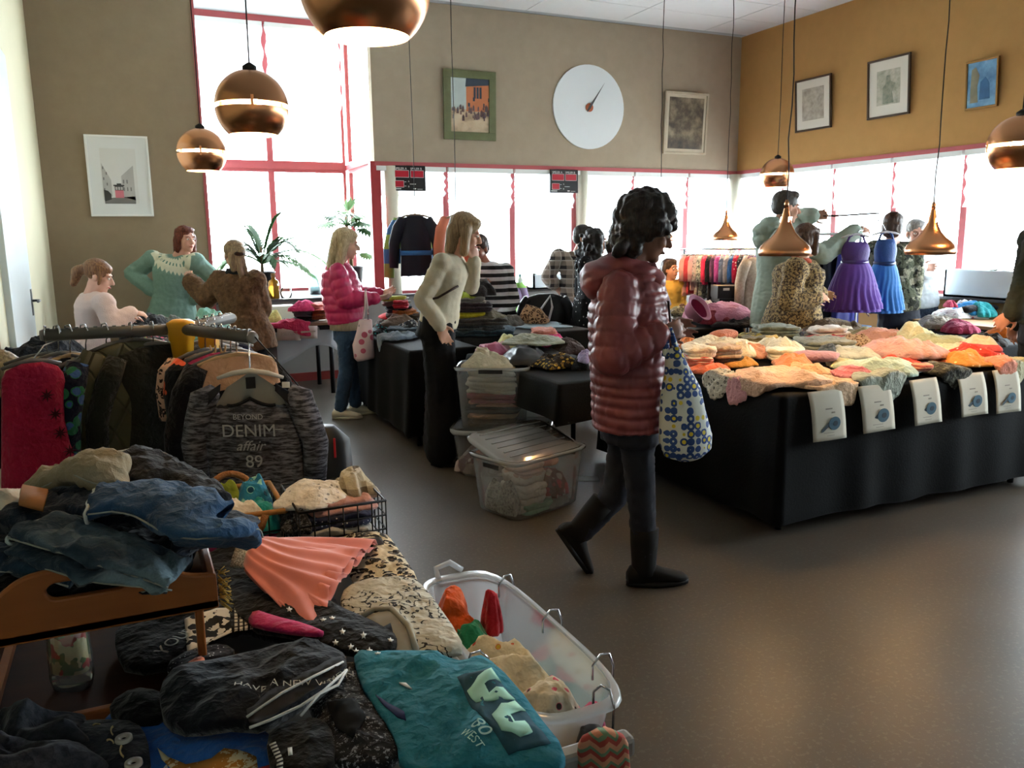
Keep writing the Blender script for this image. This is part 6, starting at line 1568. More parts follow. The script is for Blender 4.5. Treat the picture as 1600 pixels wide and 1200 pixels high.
for q in (-1, 1):
    for p in (-1, 1): MB().tube([V((bx_.location.x, bx_.location.y, 0))+RH*.16*q+FH*.12*p, V((bx_.location.x, bx_.location.y, zb-.03))+RH*.16*q+FH*.12*p], .015, 8).obj('leg', m_leg, tbl)
hang('tan_teddy_coat', 'tan fluffy coat hanging at the end of the rail behind the hoodie man', H(1182, 402, 7.9), FH*.4+RH*.8, .3, .5, M('tan_fleece', 'a08a78', .95, pat='fur', c2='c8b8a4', s=40, bump=.6), .08, .4, 1.0, 40)

# ---------------------------------------------------------------- party dresses
def party(name, label, x, y0, ywaist, yb, wb, wt, h, cols, hook):
    P = H(x, y0, h); r = thing(name, label, 'dress', H(x, yb, h)); zb, zw = H(x, yb, h).z, H(x, ywaist, h).z
    top_, skm = M('dress_bodice', cols[0], .6, bump=.6, bs=120, var=.3, spec=.5), M('dress_tulle', cols[1], .8, var=.2, sheen=.4)
    MB().loft([V((P.x, P.y, z)) for z in np.linspace(zw, P.z-.03, 6)], [wt*.41, wt*.42, wt*.45, wt*.46, wt*.42, wt*.34], [.065, .065, .068, .068, .05, .03], RH, 24).obj('bodice', top_, r)
    for q in (-1, 1): MB().tube([P+RH*q*wt*.3-UP*.04, P+RH*q*wt*.22+UP*.01, P+RH*q*wt*.08+UP*.03], .009, 6).obj('shoulder_strap', top_, r)
    MB().loft([V((P.x, P.y, zw-.012)), V((P.x, P.y, zw+.022))], [wt*.44, wt*.44], [.078, .078], RH, 24).obj('waist_band', M('satin_band', cols[2], .3, spec=.6), r)
    for lay, kk in ((0, 1.0), (1, 1.06)):
        rs = []; n = 90
        for i in range(11):
            t = i/10; ring = []
            for k in range(n):
                a = 2*PI*k/n; pl = 1+(.05+.03*lay)*t*math.sin(a*23+lay*2+4*nz3((math.cos(a), math.sin(a), t*2)))
                w2 = (wt*.42+(wb/2-wt*.42)*t**.75)*kk*pl; d2 = (.07+(wb*.36-.07)*t**.75)*kk*pl
                ring.append(V((P.x, P.y, zw+(zb-zw)*t*(1-.06*lay)))+RH*(w2*math.cos(a))+FH*(d2*math.sin(a)))
            rs.append(ring)
        MB().rings(rs, cap=False).obj('tulle_layer', skm, r)
    hanger(P+UP*.03, RH, .26, hook, label='white hanger of the '+name.replace('_', ' '), group='hangers of the party dresses', bar='d0d0d4')
    return r
hk1 = H(1348, 352, 6.8); hk2 = H(1372, 338, 6.85)
party('purple_dress', 'purple tulle party dress held up by the hoodie man', 1338, 372, 411, 486, .44, .25, 6.72, ('4a2a78', '5d3492', '3a1f6c'), hk1)
party('blue_dress', 'blue tulle party dress on the hook pole', 1385, 368, 413, 488, .34, .2, 6.9, ('1f4a8c', '2f78c0', '123060'), hk2)
pl = thing('hook_pole', 'thin dark pole with a hook in the hand of the hoodie man', 'pole', H(1280, 338, 7.05))
MB().tube([H(1278, 338, 7.08), H(1310, 337, 7.0), H(1373, 333, 6.85)], .007, 8).obj('pole', M('dark_metal', '3a3634', .4, .6), pl)
MB().tube([H(1373, 333, 6.85), H(1373, 343, 6.85), H(1371, 346, 6.85)], .005, 6).obj('hook', M('dark_metal', '3a3634', .4, .6), pl)
bp = H(1294, 358, 7.25)
bkr = thing('dress_rail', 'white rail with dark party dresses behind the patterned blouse', 'rack', (bp.x, bp.y, 0))
e1, e2 = H(1262, 366, 7.5), H(1345, 364, 7.3); e2.z = e1.z
MB().tube([e1, e2], .012, 8).obj('rail', M('white_metal', 'd8dadc', .4), bkr)
for p in (e1, e2): MB().tube([V((p.x, p.y, 0)), p], .012, 8).obj('upright', M('white_metal', 'd8dadc', .4), bkr)
for i, (t, c, lab, L) in enumerate(((.34, '14141a', 'long black party dress behind the patterned blouse', .85), (.55, '22222c', 'second black sequinned dress on the white rail', .8), (.78, '2a2c78', 'dark violet dress on the white rail', .8))):
    p = e1.lerp(e2, t); hanger(p-UP*.06, FH*.8+RH*.5, .28, p+UP*.01, label='black hanger of the '+lab, group='hangers on the white rail', bar='1c1c20')
    hang('evening_dress', lab, p-UP*.07, FH*.6+RH*.75, .3, L, M('evening_cloth', c, .5, var=.3), .06, None, 1.3, 60+i, cat='dress', group='dark dresses on the white rail')

# ================================================================ sill and plants
def pot(x, y, z, r0, r1, hh, mat, label, name='plant_pot'):
    r = thing(name, label, 'plant', (x, y, z))
    MB().lathe((x, y, z), [(r0*.1, 0), (r0, 0), (r1, hh), (r1*1.06, hh), (r1*1.06, hh+.015), (r1*.92, hh+.015), (r1*.9, hh-.02), (.01, hh-.02)], 24).obj('pot', mat, r); return r
m_leaf = M('palm_leaf', '2c5224', .55, var=.35); m_leaf2 = M('palm_leaf_pale', '4f7a3e', .55, var=.3)
def frond(r, base, d, L, droop, nl=16, wl=.2, mat=None, fan=False):
    d = V(d).normalized(); pts = []; side = d.cross(UP).normalized()
    for i in range(9):
        t = i/8; pts.append(base+d*(L*t)-UP*(droop*L*t*t))
    mb = MB(); mb.tube(pts, [.011*(1-.6*i/8) for i in range(9)], 5)
    fo = mb.obj('frond_stem', mat or m_leaf, r)
    lf = MB()
    def leaf(b, dd, ll, w2):
        dd = dd.normalized(); s2 = dd.cross(UP+RH*.2).normalized(); e = b+dd*ll-UP*(ll*.25)
        m_ = b+dd*ll*.5-UP*(ll*.04)
        lf.add([b, m_+s2*w2, e, m_-s2*w2, m_+UP*.003], [(0, 1, 4), (1, 2, 4), (2, 3, 4), (3, 0, 4)])
    if fan:
        c = pts[-1]; dd0 = (pts[-1]-pts[-2]).normalized()
        for i in range(nl):
            a = -1.9+3.8*i/(nl-1); q = dd0*math.cos(a)+side*math.sin(a)
            leaf(c, q-UP*.12, wl*(1-.15*abs(a)), .026)
    else:
        for i in range(nl):
            t = .18+.82*i/(nl-1); k = t*8; j = min(7, int(k)); b = pts[j].lerp(pts[j+1], k-j); tg = (pts[j+1]-pts[j]).normalized()
            for q in (-1, 1): leaf(b, tg*.75+side*q*(.8-.35*t), wl*(1.05-.55*abs(t-.45)), .015)
    lo = lf.obj('leaflets', mat or m_leaf, r); lo['kind'] = 'stuff'
    return fo
p0 = atz(412, 455, SILL+.02); p0.y = 9.35; p0.x = aty(411, 440, 9.35).x
pp = pot(p0.x, p0.y, SILL, .1, .13, .26, M('black_pot', '16171a', .5), 'tall feathery palm in a black pot on the bay ledge', 'palm_plant')
tp = V((p0.x, p0.y, SILL+.24))
MB().tube([tp, tp+UP*.3], [.02, .012], 8).obj('stem', M('palm_stem', '6a5a3a', .8), pp)
for i, (a, pt, L, dr) in enumerate(((82, 40, .62, .6), (65, 55, .6, .5), (-75, 52, .42, .6), (-95, 42, .36, .6), (100, 60, .55, .6), (-60, 72, .45, .4), (88, 66, .55, .6), (140, 45, .4, .6), (-130, 60, .4, .6), (90, 20, .4, .5), (-105, 68, .42, .6), (75, 78, .55, .35), (110, 35, .5, .6), (-85, 80, .45, .4))):
    frond(pp, tp+UP*.12, dirn(a, pt), L*1.35, dr, 17, .27, m_leaf if i % 3 else m_leaf2)
q0 = aty(546, 350, 9.75)
p2 = pot(q0.x, q0.y, SILL, .11, .14, .28, M('black_pot', '16171a', .5), 'tall fan palm in the right corner of the bay', 'fan_palm')
t2 = V((q0.x, q0.y, SILL+.26)); tt = aty(541, 352, 9.75)
MB().tube([t2, t2.lerp(tt, .5)+RH*.02, tt], [.025, .02, .016], 8).obj('stem', M('palm_stem', '6a5a3a', .8), p2)
for i, (a, pt) in enumerate(((70, 50), (-70, 48), (20, 75), (110, 25), (-110, 25), (160, 45), (-20, 55), (95, 5))):
    frond(p2, tt, dirn(a, pt), .22, .25, 18, .3, m_leaf if i % 2 else m_leaf2, True)
lv = aty(572, 385, 9.3); frond(p2, t2.lerp(tt, .62), (lv-t2.lerp(tt, .62)), (lv-t2.lerp(tt, .62)).length, .15, 14, .16, m_leaf2, True)
def bottle(x, y, z, pr, mat, name, label, cat='bottle', capm=None):
    r = thing(name, label, cat, (x, y, z)); MB().lathe((x, y, z), pr, 20).obj('bottle_glass', mat, r)
    if capm: MB().lathe((x, y, z+pr[-1][1]), [(.001, .03), (pr[-1][0]*1.1, .03), (pr[-1][0]*1.1, -.01)], 14).obj('stopper', capm, r)
    return r
b0 = aty(428, 452, 9.05)
bottle(b0.x, 9.05, SILL, [(.001, 0), (.055, 0), (.058, .16), (.05, .185), (.022, .205), (.022, .235)], M('amber_glass', 'c08a2c', .1, trans=.5, var=.05), 'amber_bottle', 'square shouldered amber bottle on the bay ledge', capm=M('cork', '8a6a44', .8))
b1 = aty(447, 456, 9.05)
bottle(b1.x, 9.05, SILL, [(.001, 0), (.055, 0), (.066, .05), (.06, .09), (.03, .12), (.03, .14)], glassy('clear_glass', (.93, .9, .85), .2), 'glass_jar', 'clear round glass jar beside the amber bottle', 'jar')
b2 = aty(492, 440, 9.5)
bottle(b2.x, 9.5, SILL, [(.001, 0), (.07, 0), (.075, .1), (.04, .2), (.025, .3), (.03, .32)], M('blue_glass', '8fb0b4', .1, trans=.6, var=.05), 'blue_vase', 'pale blue glass vase left of the pink jacket', 'vase')
# white trough and soap bottle on the clock wall sill
def trough(x0, x1, y0, y1, z, hh, label, axis='x'):
    r = thing('planter_trough', label, 'planter', ((x0+x1)/2, (y0+y1)/2, z))
    mb = MB(); e = .02
    mb.box((x0, y0, z), (x1, y1, z+.02)); mb.box((x0, y0, z), (x1, y0+e, z+hh)); mb.box((x0, y1-e, z), (x1, y1, z+hh)); mb.box((x0, y0, z), (x0+e, y1, z+hh)); mb.box((x1-e, y0, z), (x1, y1, z+hh))
    mb.obj('trough', M('white_trough', 'c3cdd4', .5, var=.03), r, smooth=False)
    MB().box((x0+e, y0+e, z+hh-.05), (x1-e, y1-e, z+hh-.03)).obj('soil', M('soil', '2c241c', .95), r, smooth=False); return r
trough(4.32, 4.95, YB-.16, YB+.02, SILL, .17, 'white planter trough on the sill under the clock')
trough(XR-.23, XR-.02, 4.62, 5.55, SILL, .26, 'white planter trough on the right window sill')
def spiky(x, y, z, mat, label, n, L, up, seed):
    r = thing('leafy_plant', label, 'plant', (x, y, z)); R = random.Random(seed)
    for i in range(n):
        a = 2*PI*i/n+R.uniform(-.2, .2); d = V((math.cos(a), math.sin(a), R.uniform(.5, 1)*up)).normalized(); s2 = d.cross(UP).normalized(); ll = L*R.uniform(.7, 1.1); b = V((x, y, z))
        mb = MB(); w2 = .034
        mb.add([b, b+d*ll*.45+s2*w2, b+d*ll-UP*.03, b+d*ll*.45-s2*w2, b+d*ll*.45+UP*.006], [(0, 1, 4), (1, 2, 4), (2, 3, 4), (3, 0, 4)]); mb.obj('leaf', mat, r)
    return r
for k, x in enumerate((4.4, 4.6, 4.8)): spiky(x, YB-.07, SILL+.13, M('dark_leaf', '3c4a36', .6, var=.3), ('leftmost', 'middle', 'rightmost')[k]+' little plant in the trough under the clock', 8, .11, 1.3, k)
spiky(XR-.12, 5.42, SILL+.22, M('blue_petal', '6fa6c8', .6, var=.2), 'pale blue spiky flower in the right sill trough', 16, .15, .5, 5)
spiky(XR-.12, 5.17, SILL+.22, M('dark_leaf', '3c4a36', .6, var=.3), 'dark leafed plant in the middle of the right sill trough', 10, .15, .9, 6)
spiky(XR-.12, 4.87, SILL+.22, M('rust_leaf', '8a6030', .6, var=.3), 'brown leafed plant at the near end of the sill trough', 9, .19, 1.2, 7)
r = thing('soap_bottle', 'pale cleaning bottle beside the trough under the clock', 'bottle', (4.18, YB-.08, SILL))
MB().lathe((4.18, YB-.08, SILL), [(.001, 0), (.032, 0), (.034, .12), (.014, .15)], 16).obj('bottle_body', M('pale_plastic', 'c8d4cc', .4), r); MB().lathe((4.18, YB-.08, SILL+.15), [(.014, 0), (.016, .03), (.001, .032)], 12).obj('cap', M('teal_cap', '3a6a66', .5), r)
# folding chair with a black jacket and a white bag beyond the middle table
cp = H(852, 520, 8.1); cx, cy = cp.x, cp.y
r = thing('folding_chair', 'white framed folding chair beyond the middle table', 'chair', (cx, cy, 0)); m_wf = M('white_metal', 'd8dadc', .4)
for q in (-1, 1):
    MB().tube([V((cx, cy, 0))+RH*.2*q+FH*.2, V((cx, cy, .45))+RH*.2*q, V((cx, cy, .95))+RH*.19*q-FH*.12], .014, 8).obj('leg', m_wf, r); MB().tube([V((cx, cy, 0))+RH*.2*q-FH*.22, V((cx, cy, .45))+RH*.2*q+FH*.1], .014, 8).obj('leg', m_wf, r)
MB().obox(V((cx, cy, .46)), RH*.2, FH*.2, UP*.015).obj('seat', m_leg, r, smooth=False); MB().obox(V((cx, cy, .84))-FH*.09, RH*.19, FH*.012, UP*.09).obj('backrest', m_leg, r, smooth=False)
hang('black_rain_jacket', 'black jacket slung over the folding chair', V((cx, cy, .97))-FH*.1, RH, .42, .5, M('black_nylon', '1b1d22', .5), .06, .35, 1.0, 70)
r = thing('white_handbag', 'white handbag with long handles in front of the folding chair', 'bag', H(848, 524, 7.7)-UP*.12)
MB().obox(H(848, 516, 7.7)-UP*.02, RH*.1, FH*.05, UP*.09).obj('bag_body', M('white_leather_bag', 'd0d4d6', .5), r, smooth=False)
MB().tube([H(840, 505, 7.7), H(846, 482, 7.7), H(860, 462, 7.7), H(863, 480, 7.68), H(856, 506, 7.7)], .011, 8).obj('handle', M('white_leather_bag', 'd0d4d6', .5), r)
st = thing('stool', 'low stool under the white handbag', 'stool', (r.location.x, r.location.y, 0)); zz = r.location.z
hs_ = H(848, 516, 7.7).z-.11; MB().obox(V((st.location.x, st.location.y, hs_-.015)), RH*.15, FH*.15, UP*.015).obj('seat', m_leg, st, smooth=False)
for q in (-1, 1):
    for p in (-1, 1): MB().tube([V((st.location.x, st.location.y, 0))+RH*.12*q+FH*.12*p, V((st.location.x, st.location.y, hs_-.03))+RH*.12*q+FH*.12*p], .014, 8).obj('leg', m_leg, st)
hang('lime_purple_jacket', 'lime green and purple jacket hanging beside the striped seller', aty(797, 440, 8.84), (1, 0, 0), .3, .46, M('lime_purple', '8a7a9c', .8, pat='stripe', c2='8fc46a', s=2.6, thr=.45), .06, .3, 1.1, 71)

# ================================================================ storage boxes and signs
m_box = glassy('cloudy_plastic', (.96, .97, .97), .12, .28, (.72, .74, .74), .15)
m_lid = glassy('cloudy_lid', (.96, .97, .97), .2, .42, (.8, .82, .82), .12)
def pbox(label, c, ux, w_, d, hh, parent=None, lid=None, handle=None):
    """tapered clear box: c = floor centre, ux = long-side direction"""
    c = V(c); X = V(ux).normalized(); Y = UP.cross(X); r = thing('storage_box', label, 'box', c, 'clear storage boxes')
    def rr(z, k, n=40, p=7):
        return [c+X*(outline(2*PI*i/n, w_/2*k, d/2*k, p)[0])+Y*(outline(2*PI*i/n, w_/2*k, d/2*k, p)[1])+UP*z for i in range(n)]
    MB().rings([rr(.004, .05), rr(.004, .84), rr(.012, .87), rr(hh*.5, .93), rr(hh, 1.0)], cap=False).obj('box_shell', m_box, r)
    MB().rings([rr(hh-.016, 1.0), rr(hh-.018, 1.05), rr(hh, 1.06), rr(hh+.002, .985), rr(hh-.01, .985)], cap=False).obj('rim', m_lid, r)
    for q in (-1, 1):
        MB().obox(c+X*(q*w_*.49)+UP*(hh-.05), X*.004, Y*.06, UP*.012).obj('grip_slot', M('dark_slot', '2c2a2a', .6), r, smooth=False)
    if handle: MB().obox(c+Y*handle*(d*.52)+UP*(hh-.02), X*.075, Y*.01, UP*.012).obj('clip', M('grey_clip', '3c3a3a', .5), r, smooth=False)
    return r, X, Y
def inbox(c, X, Y, lst, group):
    for (nm, lab, u, v, z, w_, d, hh, kind, sp) in lst:
        gseed[0] += 1; p = V(c)+X*u+Y*v+UP*z
        tag(soft(MB(), p, X, Y, w_, d, hh, kind, gseed[0]).obj(nm, fab(sp), org=p), lab, 'clothing', group)
C1 = V((1.96, 4.07, 0)); d1 = (atz(897, 792, 0)-atz(797, 826, 0)).normalized(); d1.z = 0
b_1, X1, Y1 = pbox('clear plastic storage box with lid askew standing on the floor', C1, d1, .58, .4, .34)
inbox(C1, X1, Y1, [
 ('white_linen', 'stack of white linen in the lidded box', -.08, -.05, .012, .2, .2, .22, 'fold', 'd8d0c4'), ('pale_pink_linen', 'pale pink linen topping the white stack', -.08, -.05, .215, .2, .18, .06, 'fold', 'd6b8a8'),
 ('mint_linen', 'mint cloth at the bottom of the lidded box', -.06, -.11, .01, .24, .1, .05, 'fold', '8cb8a0'), ('lace_linen', 'grey lace bundle at the left end of the lidded box', -.2, .0, .02, .1, .24, .22, 'heap', 'speck|b0aca4|7a7672||80'),
 ('red_brown_cloth', 'dark red cloth at the right of the lidded box', .12, -.02, .06, .22, .26, .18, 'heap', 'floral|6a3a34|a83c40|b8a89c|20|.5'), ('coral_cloth', 'coral cloth on top in the lidded box', .12, .02, .23, .2, .2, .07, 'heap', 'c9836a'),
 ('grey_cloth', 'grey cloth at the bottom right of the lidded box', .1, -.06, .012, .24, .2, .08, 'heap', '8a8a80')], 'linen in the lidded box')
lid = thing('box_lid', 'clear plastic lid leaning askew on the storage box', 'lid', C1+UP*.335)
Lc = C1+UP*.375+X1*.01+Y1*.03; ly = (Y1*.95+UP*.3).normalized(); ln = X1.cross(ly)
def lr(k, z): return [Lc+X1*outline(2*PI*i/44, .31*k, .2*k, 7)[0]+ly*outline(2*PI*i/44, .31*k, .2*k, 7)[1]+ln*z for i in range(44)]
MB().rings([lr(1.0, -.018), lr(1.0, -.004), lr(.96, .0), lr(.9, .0), lr(.88, .012), lr(.3, .012), lr(.01, .012)], cap=False).obj('lid_shell', m_lid, lid)
for k in range(6): MB().obox(Lc+ly*(-.13+.052*k)+ln*.015, X1*.24, ly*.003, ln*.002).obj('lid_ridge', m_lid, lid, smooth=False)
C2 = V((2.13, 4.8, 0)); d2 = (atz(800, 668, 0.4)-atz(715, 650, .4)); d2.z = 0
b_2, X2, Y2 = pbox('lower clear storage box with pink and grey textiles under the open one', C2, (.86, -.5, 0), .62, .42, .3)
inbox(C2, X2, Y2, [('rose_textile', 'rose and cream textiles in the lower storage box', -.06, -.04, .012, .46, .3, .2, 'heap', 'floral|b09a92|8a6a6a|c8b8b0|12|.5'), ('plum_textile', 'plum cloth at the back of the lower box', .1, .08, .012, .3, .16, .24, 'heap', '5a4448'), ('hot_pink_textile', 'hot pink cloth corner in the lower box', .02, -.13, .08, .1, .06, .08, 'heap', 'c03a68')], 'textiles in the lower box')
bl_ = thing('box_lid', 'clear lid lying flat on the lower storage box', 'lid', C2+UP*.305)
def lr2(k, z): return [C2+UP*(.31+z)+X2*outline(2*PI*i/44, .33*k, .225*k, 7)[0]+Y2*outline(2*PI*i/44, .33*k, .225*k, 7)[1] for i in range(44)]
MB().rings([lr2(1.0, -.012), lr2(1.0, .002), lr2(.9, .002), lr2(.88, -.004), lr2(.01, -.004)], cap=False).obj('lid_shell', m_lid, bl_)
C3 = C2-X2*.05-Y2*.02; C3.z = .312
b_3, X3, Y3 = pbox('open clear storage box with cream knits stacked on another box', C3, (.86, -.5, 0), .46, .36, .4, handle=-1)
inbox(C3, X3, Y3, [('brown_knit', 'brown knit at the bottom of the open box', 0, -.02, .012, .34, .26, .05, 'fold', '5a4640'), ('peach_knit', 'peach knit low in the open box', 0, -.02, .06, .34, .26, .04, 'fold', 'c99c80'), ('black_knit', 'dark grey knit in the middle of the open box', 0, -.02, .1, .34, .26, .05, 'fold', '3c3a40'), ('apricot_knit', 'apricot knit above the dark one', 0, -.02, .145, .34, .27, .03, 'fold', 'd0907c'),
 ('mauve_knit', 'mauve pink knit in the open box', 0, -.02, .17, .35, .27, .06, 'fold', 'a85f68'), ('white_sheet', 'folded white sheet filling the open box', 0, -.02, .225, .36, .28, .15, 'fold', 'd6d2c4'), ('cream_knit', 'loose cream knits on top of the open box', -.03, .02, .365, .36, .24, .09, 'heap', 'd8d0b8'), ('cream_hat', 'cream wool hat at the back of the open box', -.08, .06, .42, .14, .14, .07, 'heap', 'cfc6ae')], 'knits in the open box')
pp_ = thing('paper_sheet', 'white paper lying on the floor beside the lidded box', 'paper', atz(918, 748, .002))
MB().obox(atz(918, 748, .002), RH*.07, FH*.05, UP*.001).obj('sheet', M('paper_white', 'c8ccc8', .8), pp_, smooth=False)
# five measuring-tape signs on the front of the big table
m_pap = M('sign_paper', 'c9c4b4', .8, var=.03); m_tape = M('tape_blue', '4a6d80', .6, var=.15); m_tail = M('tape_dark', '3a4a54', .6); m_pr = M('faint_print', 'a39c90', .8)
lb = ('leftmost paper sign with a blue tape roll, nearest the table corner', 'second paper sign from the table corner, its top under grey leggings', 'middle paper sign with a blue tape roll on the black cloth', 'fourth paper sign from the table corner, above salmon cloth edge', 'rightmost paper sign with a blue tape roll at the picture edge')
for i, (x0, x1, yt, yb) in enumerate(((1270, 1322, 606, 690), (1347, 1399, 597, 676), (1428, 1473, 589, 664), (1503, 1545, 582, 651), (1560, 1596, 580, 646))):
    Yp = 3.022; a = aty(x0, yt, Yp); b = aty(x1, yt, Yp); zb_ = aty(x0, yb, Yp).z; w_ = b.x-a.x
    r = thing('tape_sign', lb[i], 'sign', (a.x+w_/2, Yp, zb_), 'tape signs on the large table')
    zt = .735
    def f(u, v):
        z = zt+(zb_-zt)*v; return V((a.x+w_*u+.008*v, Yp+.035*(1-v)**3-.014*v*v*(1+.3*math.sin(i))-.006*math.sin(u*3+i), z))
    MB().slab(f, 8, 12, (0, -1, 0), .001).obj('sheet', m_pap, r)
    q = f(.62, .66); n_ = V((0, -.004, 0)); rd = w_*.17
    MB().rings([[q+n_+V((rd*math.cos(t_), -.003*k, rd*.9*math.sin(t_))) for t_ in (2*PI*j/22 for j in range(22))] for k in (0, 1)]).obj('tape_roll_print', m_tape, r, smooth=False)
    MB().rings([[q+n_+V((rd*.4*math.cos(t_)+rd*.12, -.003-.001*k, rd*.36*math.sin(t_))) for t_ in (2*PI*j/16 for j in range(16))] for k in (0, 1)]).obj('tape_core_print', m_tail, r, smooth=False)
    mb = MB(); poly(mb, q+n_*1.2, (1, 0, 0), (0, 0, 1), [(-rd*.2, rd*.85), (-rd*2.2, -rd*.7), (-rd*2.3, -rd*1.1), (-rd*1.9, -rd*1.0), (-rd*.6, -rd*.1)], .001); mb.obj('tape_tail_print', m_tail, r, smooth=False)
    for u, v, l_, t_ in ((.5, .36, .2, .006), (.62, .44, .1, .008), (.45, .84, .3, .003), (.5, .9, .22, .003)): MB().obox(f(u, v)+V((0, -.003, 0)), (w_*l_*.5, 0, 0), (0, .0004, 0), (0, 0, t_*.5)).obj('faint_printed_line', m_pr, r, smooth=False)
# taped paper signs on the bay table, brown box, cushions on the bay table
r = thing('cardboard_sign', 'two taped white paper signs on the front of the bay table', 'sign', atz(463, 522, .6))
for x0, x1, s_ in ((433, 470, 'MEISJES'), (466, 496, '')):
    f = lambda u, v: aty(x0+(x1-x0)*u, (509+3*(x0 < 440))+20*v, 7.96)+V((0, -.006*math.sin(u*3), 0))
    MB().slab(f, 4, 3, (0, -1, 0), .001).obj('sheet', M('sign_paper_white', 'b8ada4', .8), r); text(s_, .05, m_pr, r, 'lettering', mtx(f(.5, .45)+V((0, -.012, 0)), (1, 0, 0), (0, 0, 1)), .0003) if s_ else MB().obox(f(.5, .45)+V((0, -.01, 0)), (.07, 0, 0), (0, .0005, 0), (0, 0, .008)).obj('faint_printed_line', m_pr, r, smooth=False)
r = thing('plastic_sheet', 'pale plastic sheet hanging under the bay table', 'cloth', (1.4, 8.02, .3))
soften(MB().slab(lambda u, v: V((1.05+.75*u, 8.02+.03*math.sin(u*9), .68-(.28+.1*math.sin(u*5+1))*v)), 14, 6, (0, -1, 0), .001), .01).obj('sheet', glassy('milky_sheet', (.9, .92, .96), .08, .4), r)
r = thing('grey_bin', 'dark grey bin under the left end of the bay table', 'box', (1.0, 7.8, 0)); bev(MB().box((.82, 7.6, .0), (1.12, 7.9, .42)).obj('bin_body', M('grey_felt', '4a4644', .9), r, smooth=False)); MB().box((.8, 7.58, .42), (1.14, 7.92, .56)).obj('bin_lid', M('grey_felt_lid', '5c5856', .9), r, smooth=False)
r = thing('brown_box', 'round brown hat box on the bay table', 'box', (1.03, 8.1, .725)); MB().lathe((1.03, 8.1, .725), [(.001, 0), (.06, 0), (.06, .14), (.001, .15)], 20).obj('box_body', M('brown_card', '6a4430', .8), r)
r = thing('white_tray', 'shallow white tray at the back of the bay table', 'tray', (1.3, 8.55, .725)); bev(MB().box((1.12, 8.45, .725), (1.48, 8.68, .86)).obj('tray_body', M('white_tray', 'd4d8dc', .5), r, smooth=False))
# white laundry basket at the right picture edge
r = thing('laundry_basket', 'white basket with blue contents at the right edge', 'basket', atz(1594, 515, ZT)); bpos = atz(1594, 515, ZT)
MB().lathe(bpos, [(.001, 0), (.11, 0), (.13, .13), (.14, .135), (.135, .125), (.105, .01)], 24).obj('basket_body', M('white_plastic', 'd8dadc', .4), r)
# ================================================================ foreground table
from mathutils.geometry import delaunay_2d_cdt
FG = 'clothes on the near table'
ZF = .74
table('near sale table at the lower left, covered with clothes', -.72, .5, .86, 2.4, ZF, M('grey_table_top', '6a655e', .6), legs=[(-.6, .95), (.42, .95), (-.6, 2.3), (.42, 2.3)], th=.03)
r = thing('table_bar', 'grey metal support bar sticking out at the near table corner', 'bar', (.62, 1.05, .69))
bev(MB().box((.44, 1.03, .672), (.69, 1.065, .708)).obj('bar', M('grey_metal', '8c8984', .4, .3), r, smooth=False), .008)
def inside(p, poly_):
    c = False; n = len(poly_)
    for i in range(n):
        (x0, y0), (x1, y1) = poly_[i], poly_[(i+1) % n]
        if (y0 > p[1]) != (y1 > p[1]) and p[0] < (x1-x0)*(p[1]-y0)/(y1-y0)+x0: c = not c
    return c
def dseg(p, a, b):
    dx, dy = b[0]-a[0], b[1]-a[1]; L = dx*dx+dy*dy
    t = 0 if L == 0 else max(0, min(1, ((p[0]-a[0])*dx+(p[1]-a[1])*dy)/L)); return math.hypot(p[0]-a[0]-t*dx, p[1]-a[1]-t*dy)
def smoothpoly(pts, k=2):
    for _ in range(k):
        q = []
        for i in range(len(pts)):
            a, b = pts[i], pts[(i+1) % len(pts)]; q += [(a[0]*.75+b[0]*.25, a[1]*.75+b[1]*.25), (a[0]*.25+b[0]*.75, a[1]*.25+b[1]*.75)]
        pts = q
    return pts
def tri(pts, step):
    P = list(pts); n = len(P); xs = [p[0] for p in P]; ys = [p[1] for p in P]; R = random.Random(1); ins = []
    y = min(ys)
    while y < max(ys):
        x = min(xs)
        while x < max(xs):
            q = (x+R.uniform(-.25, .25)*step, y+R.uniform(-.25, .25)*step)
            if inside(q, P) and min(dseg(q, P[i], P[(i+1) % n]) for i in range(n)) > step*.35: ins.append(q)
            x += step
        y += step
    v, e, f, *_ = delaunay_2d_cdt([V(p) for p in P+ins], [(i, (i+1) % n) for i in range(n)], [], 1, 1e-6)
    return [tuple(p) for p in v], [tuple(q) for q in f], n
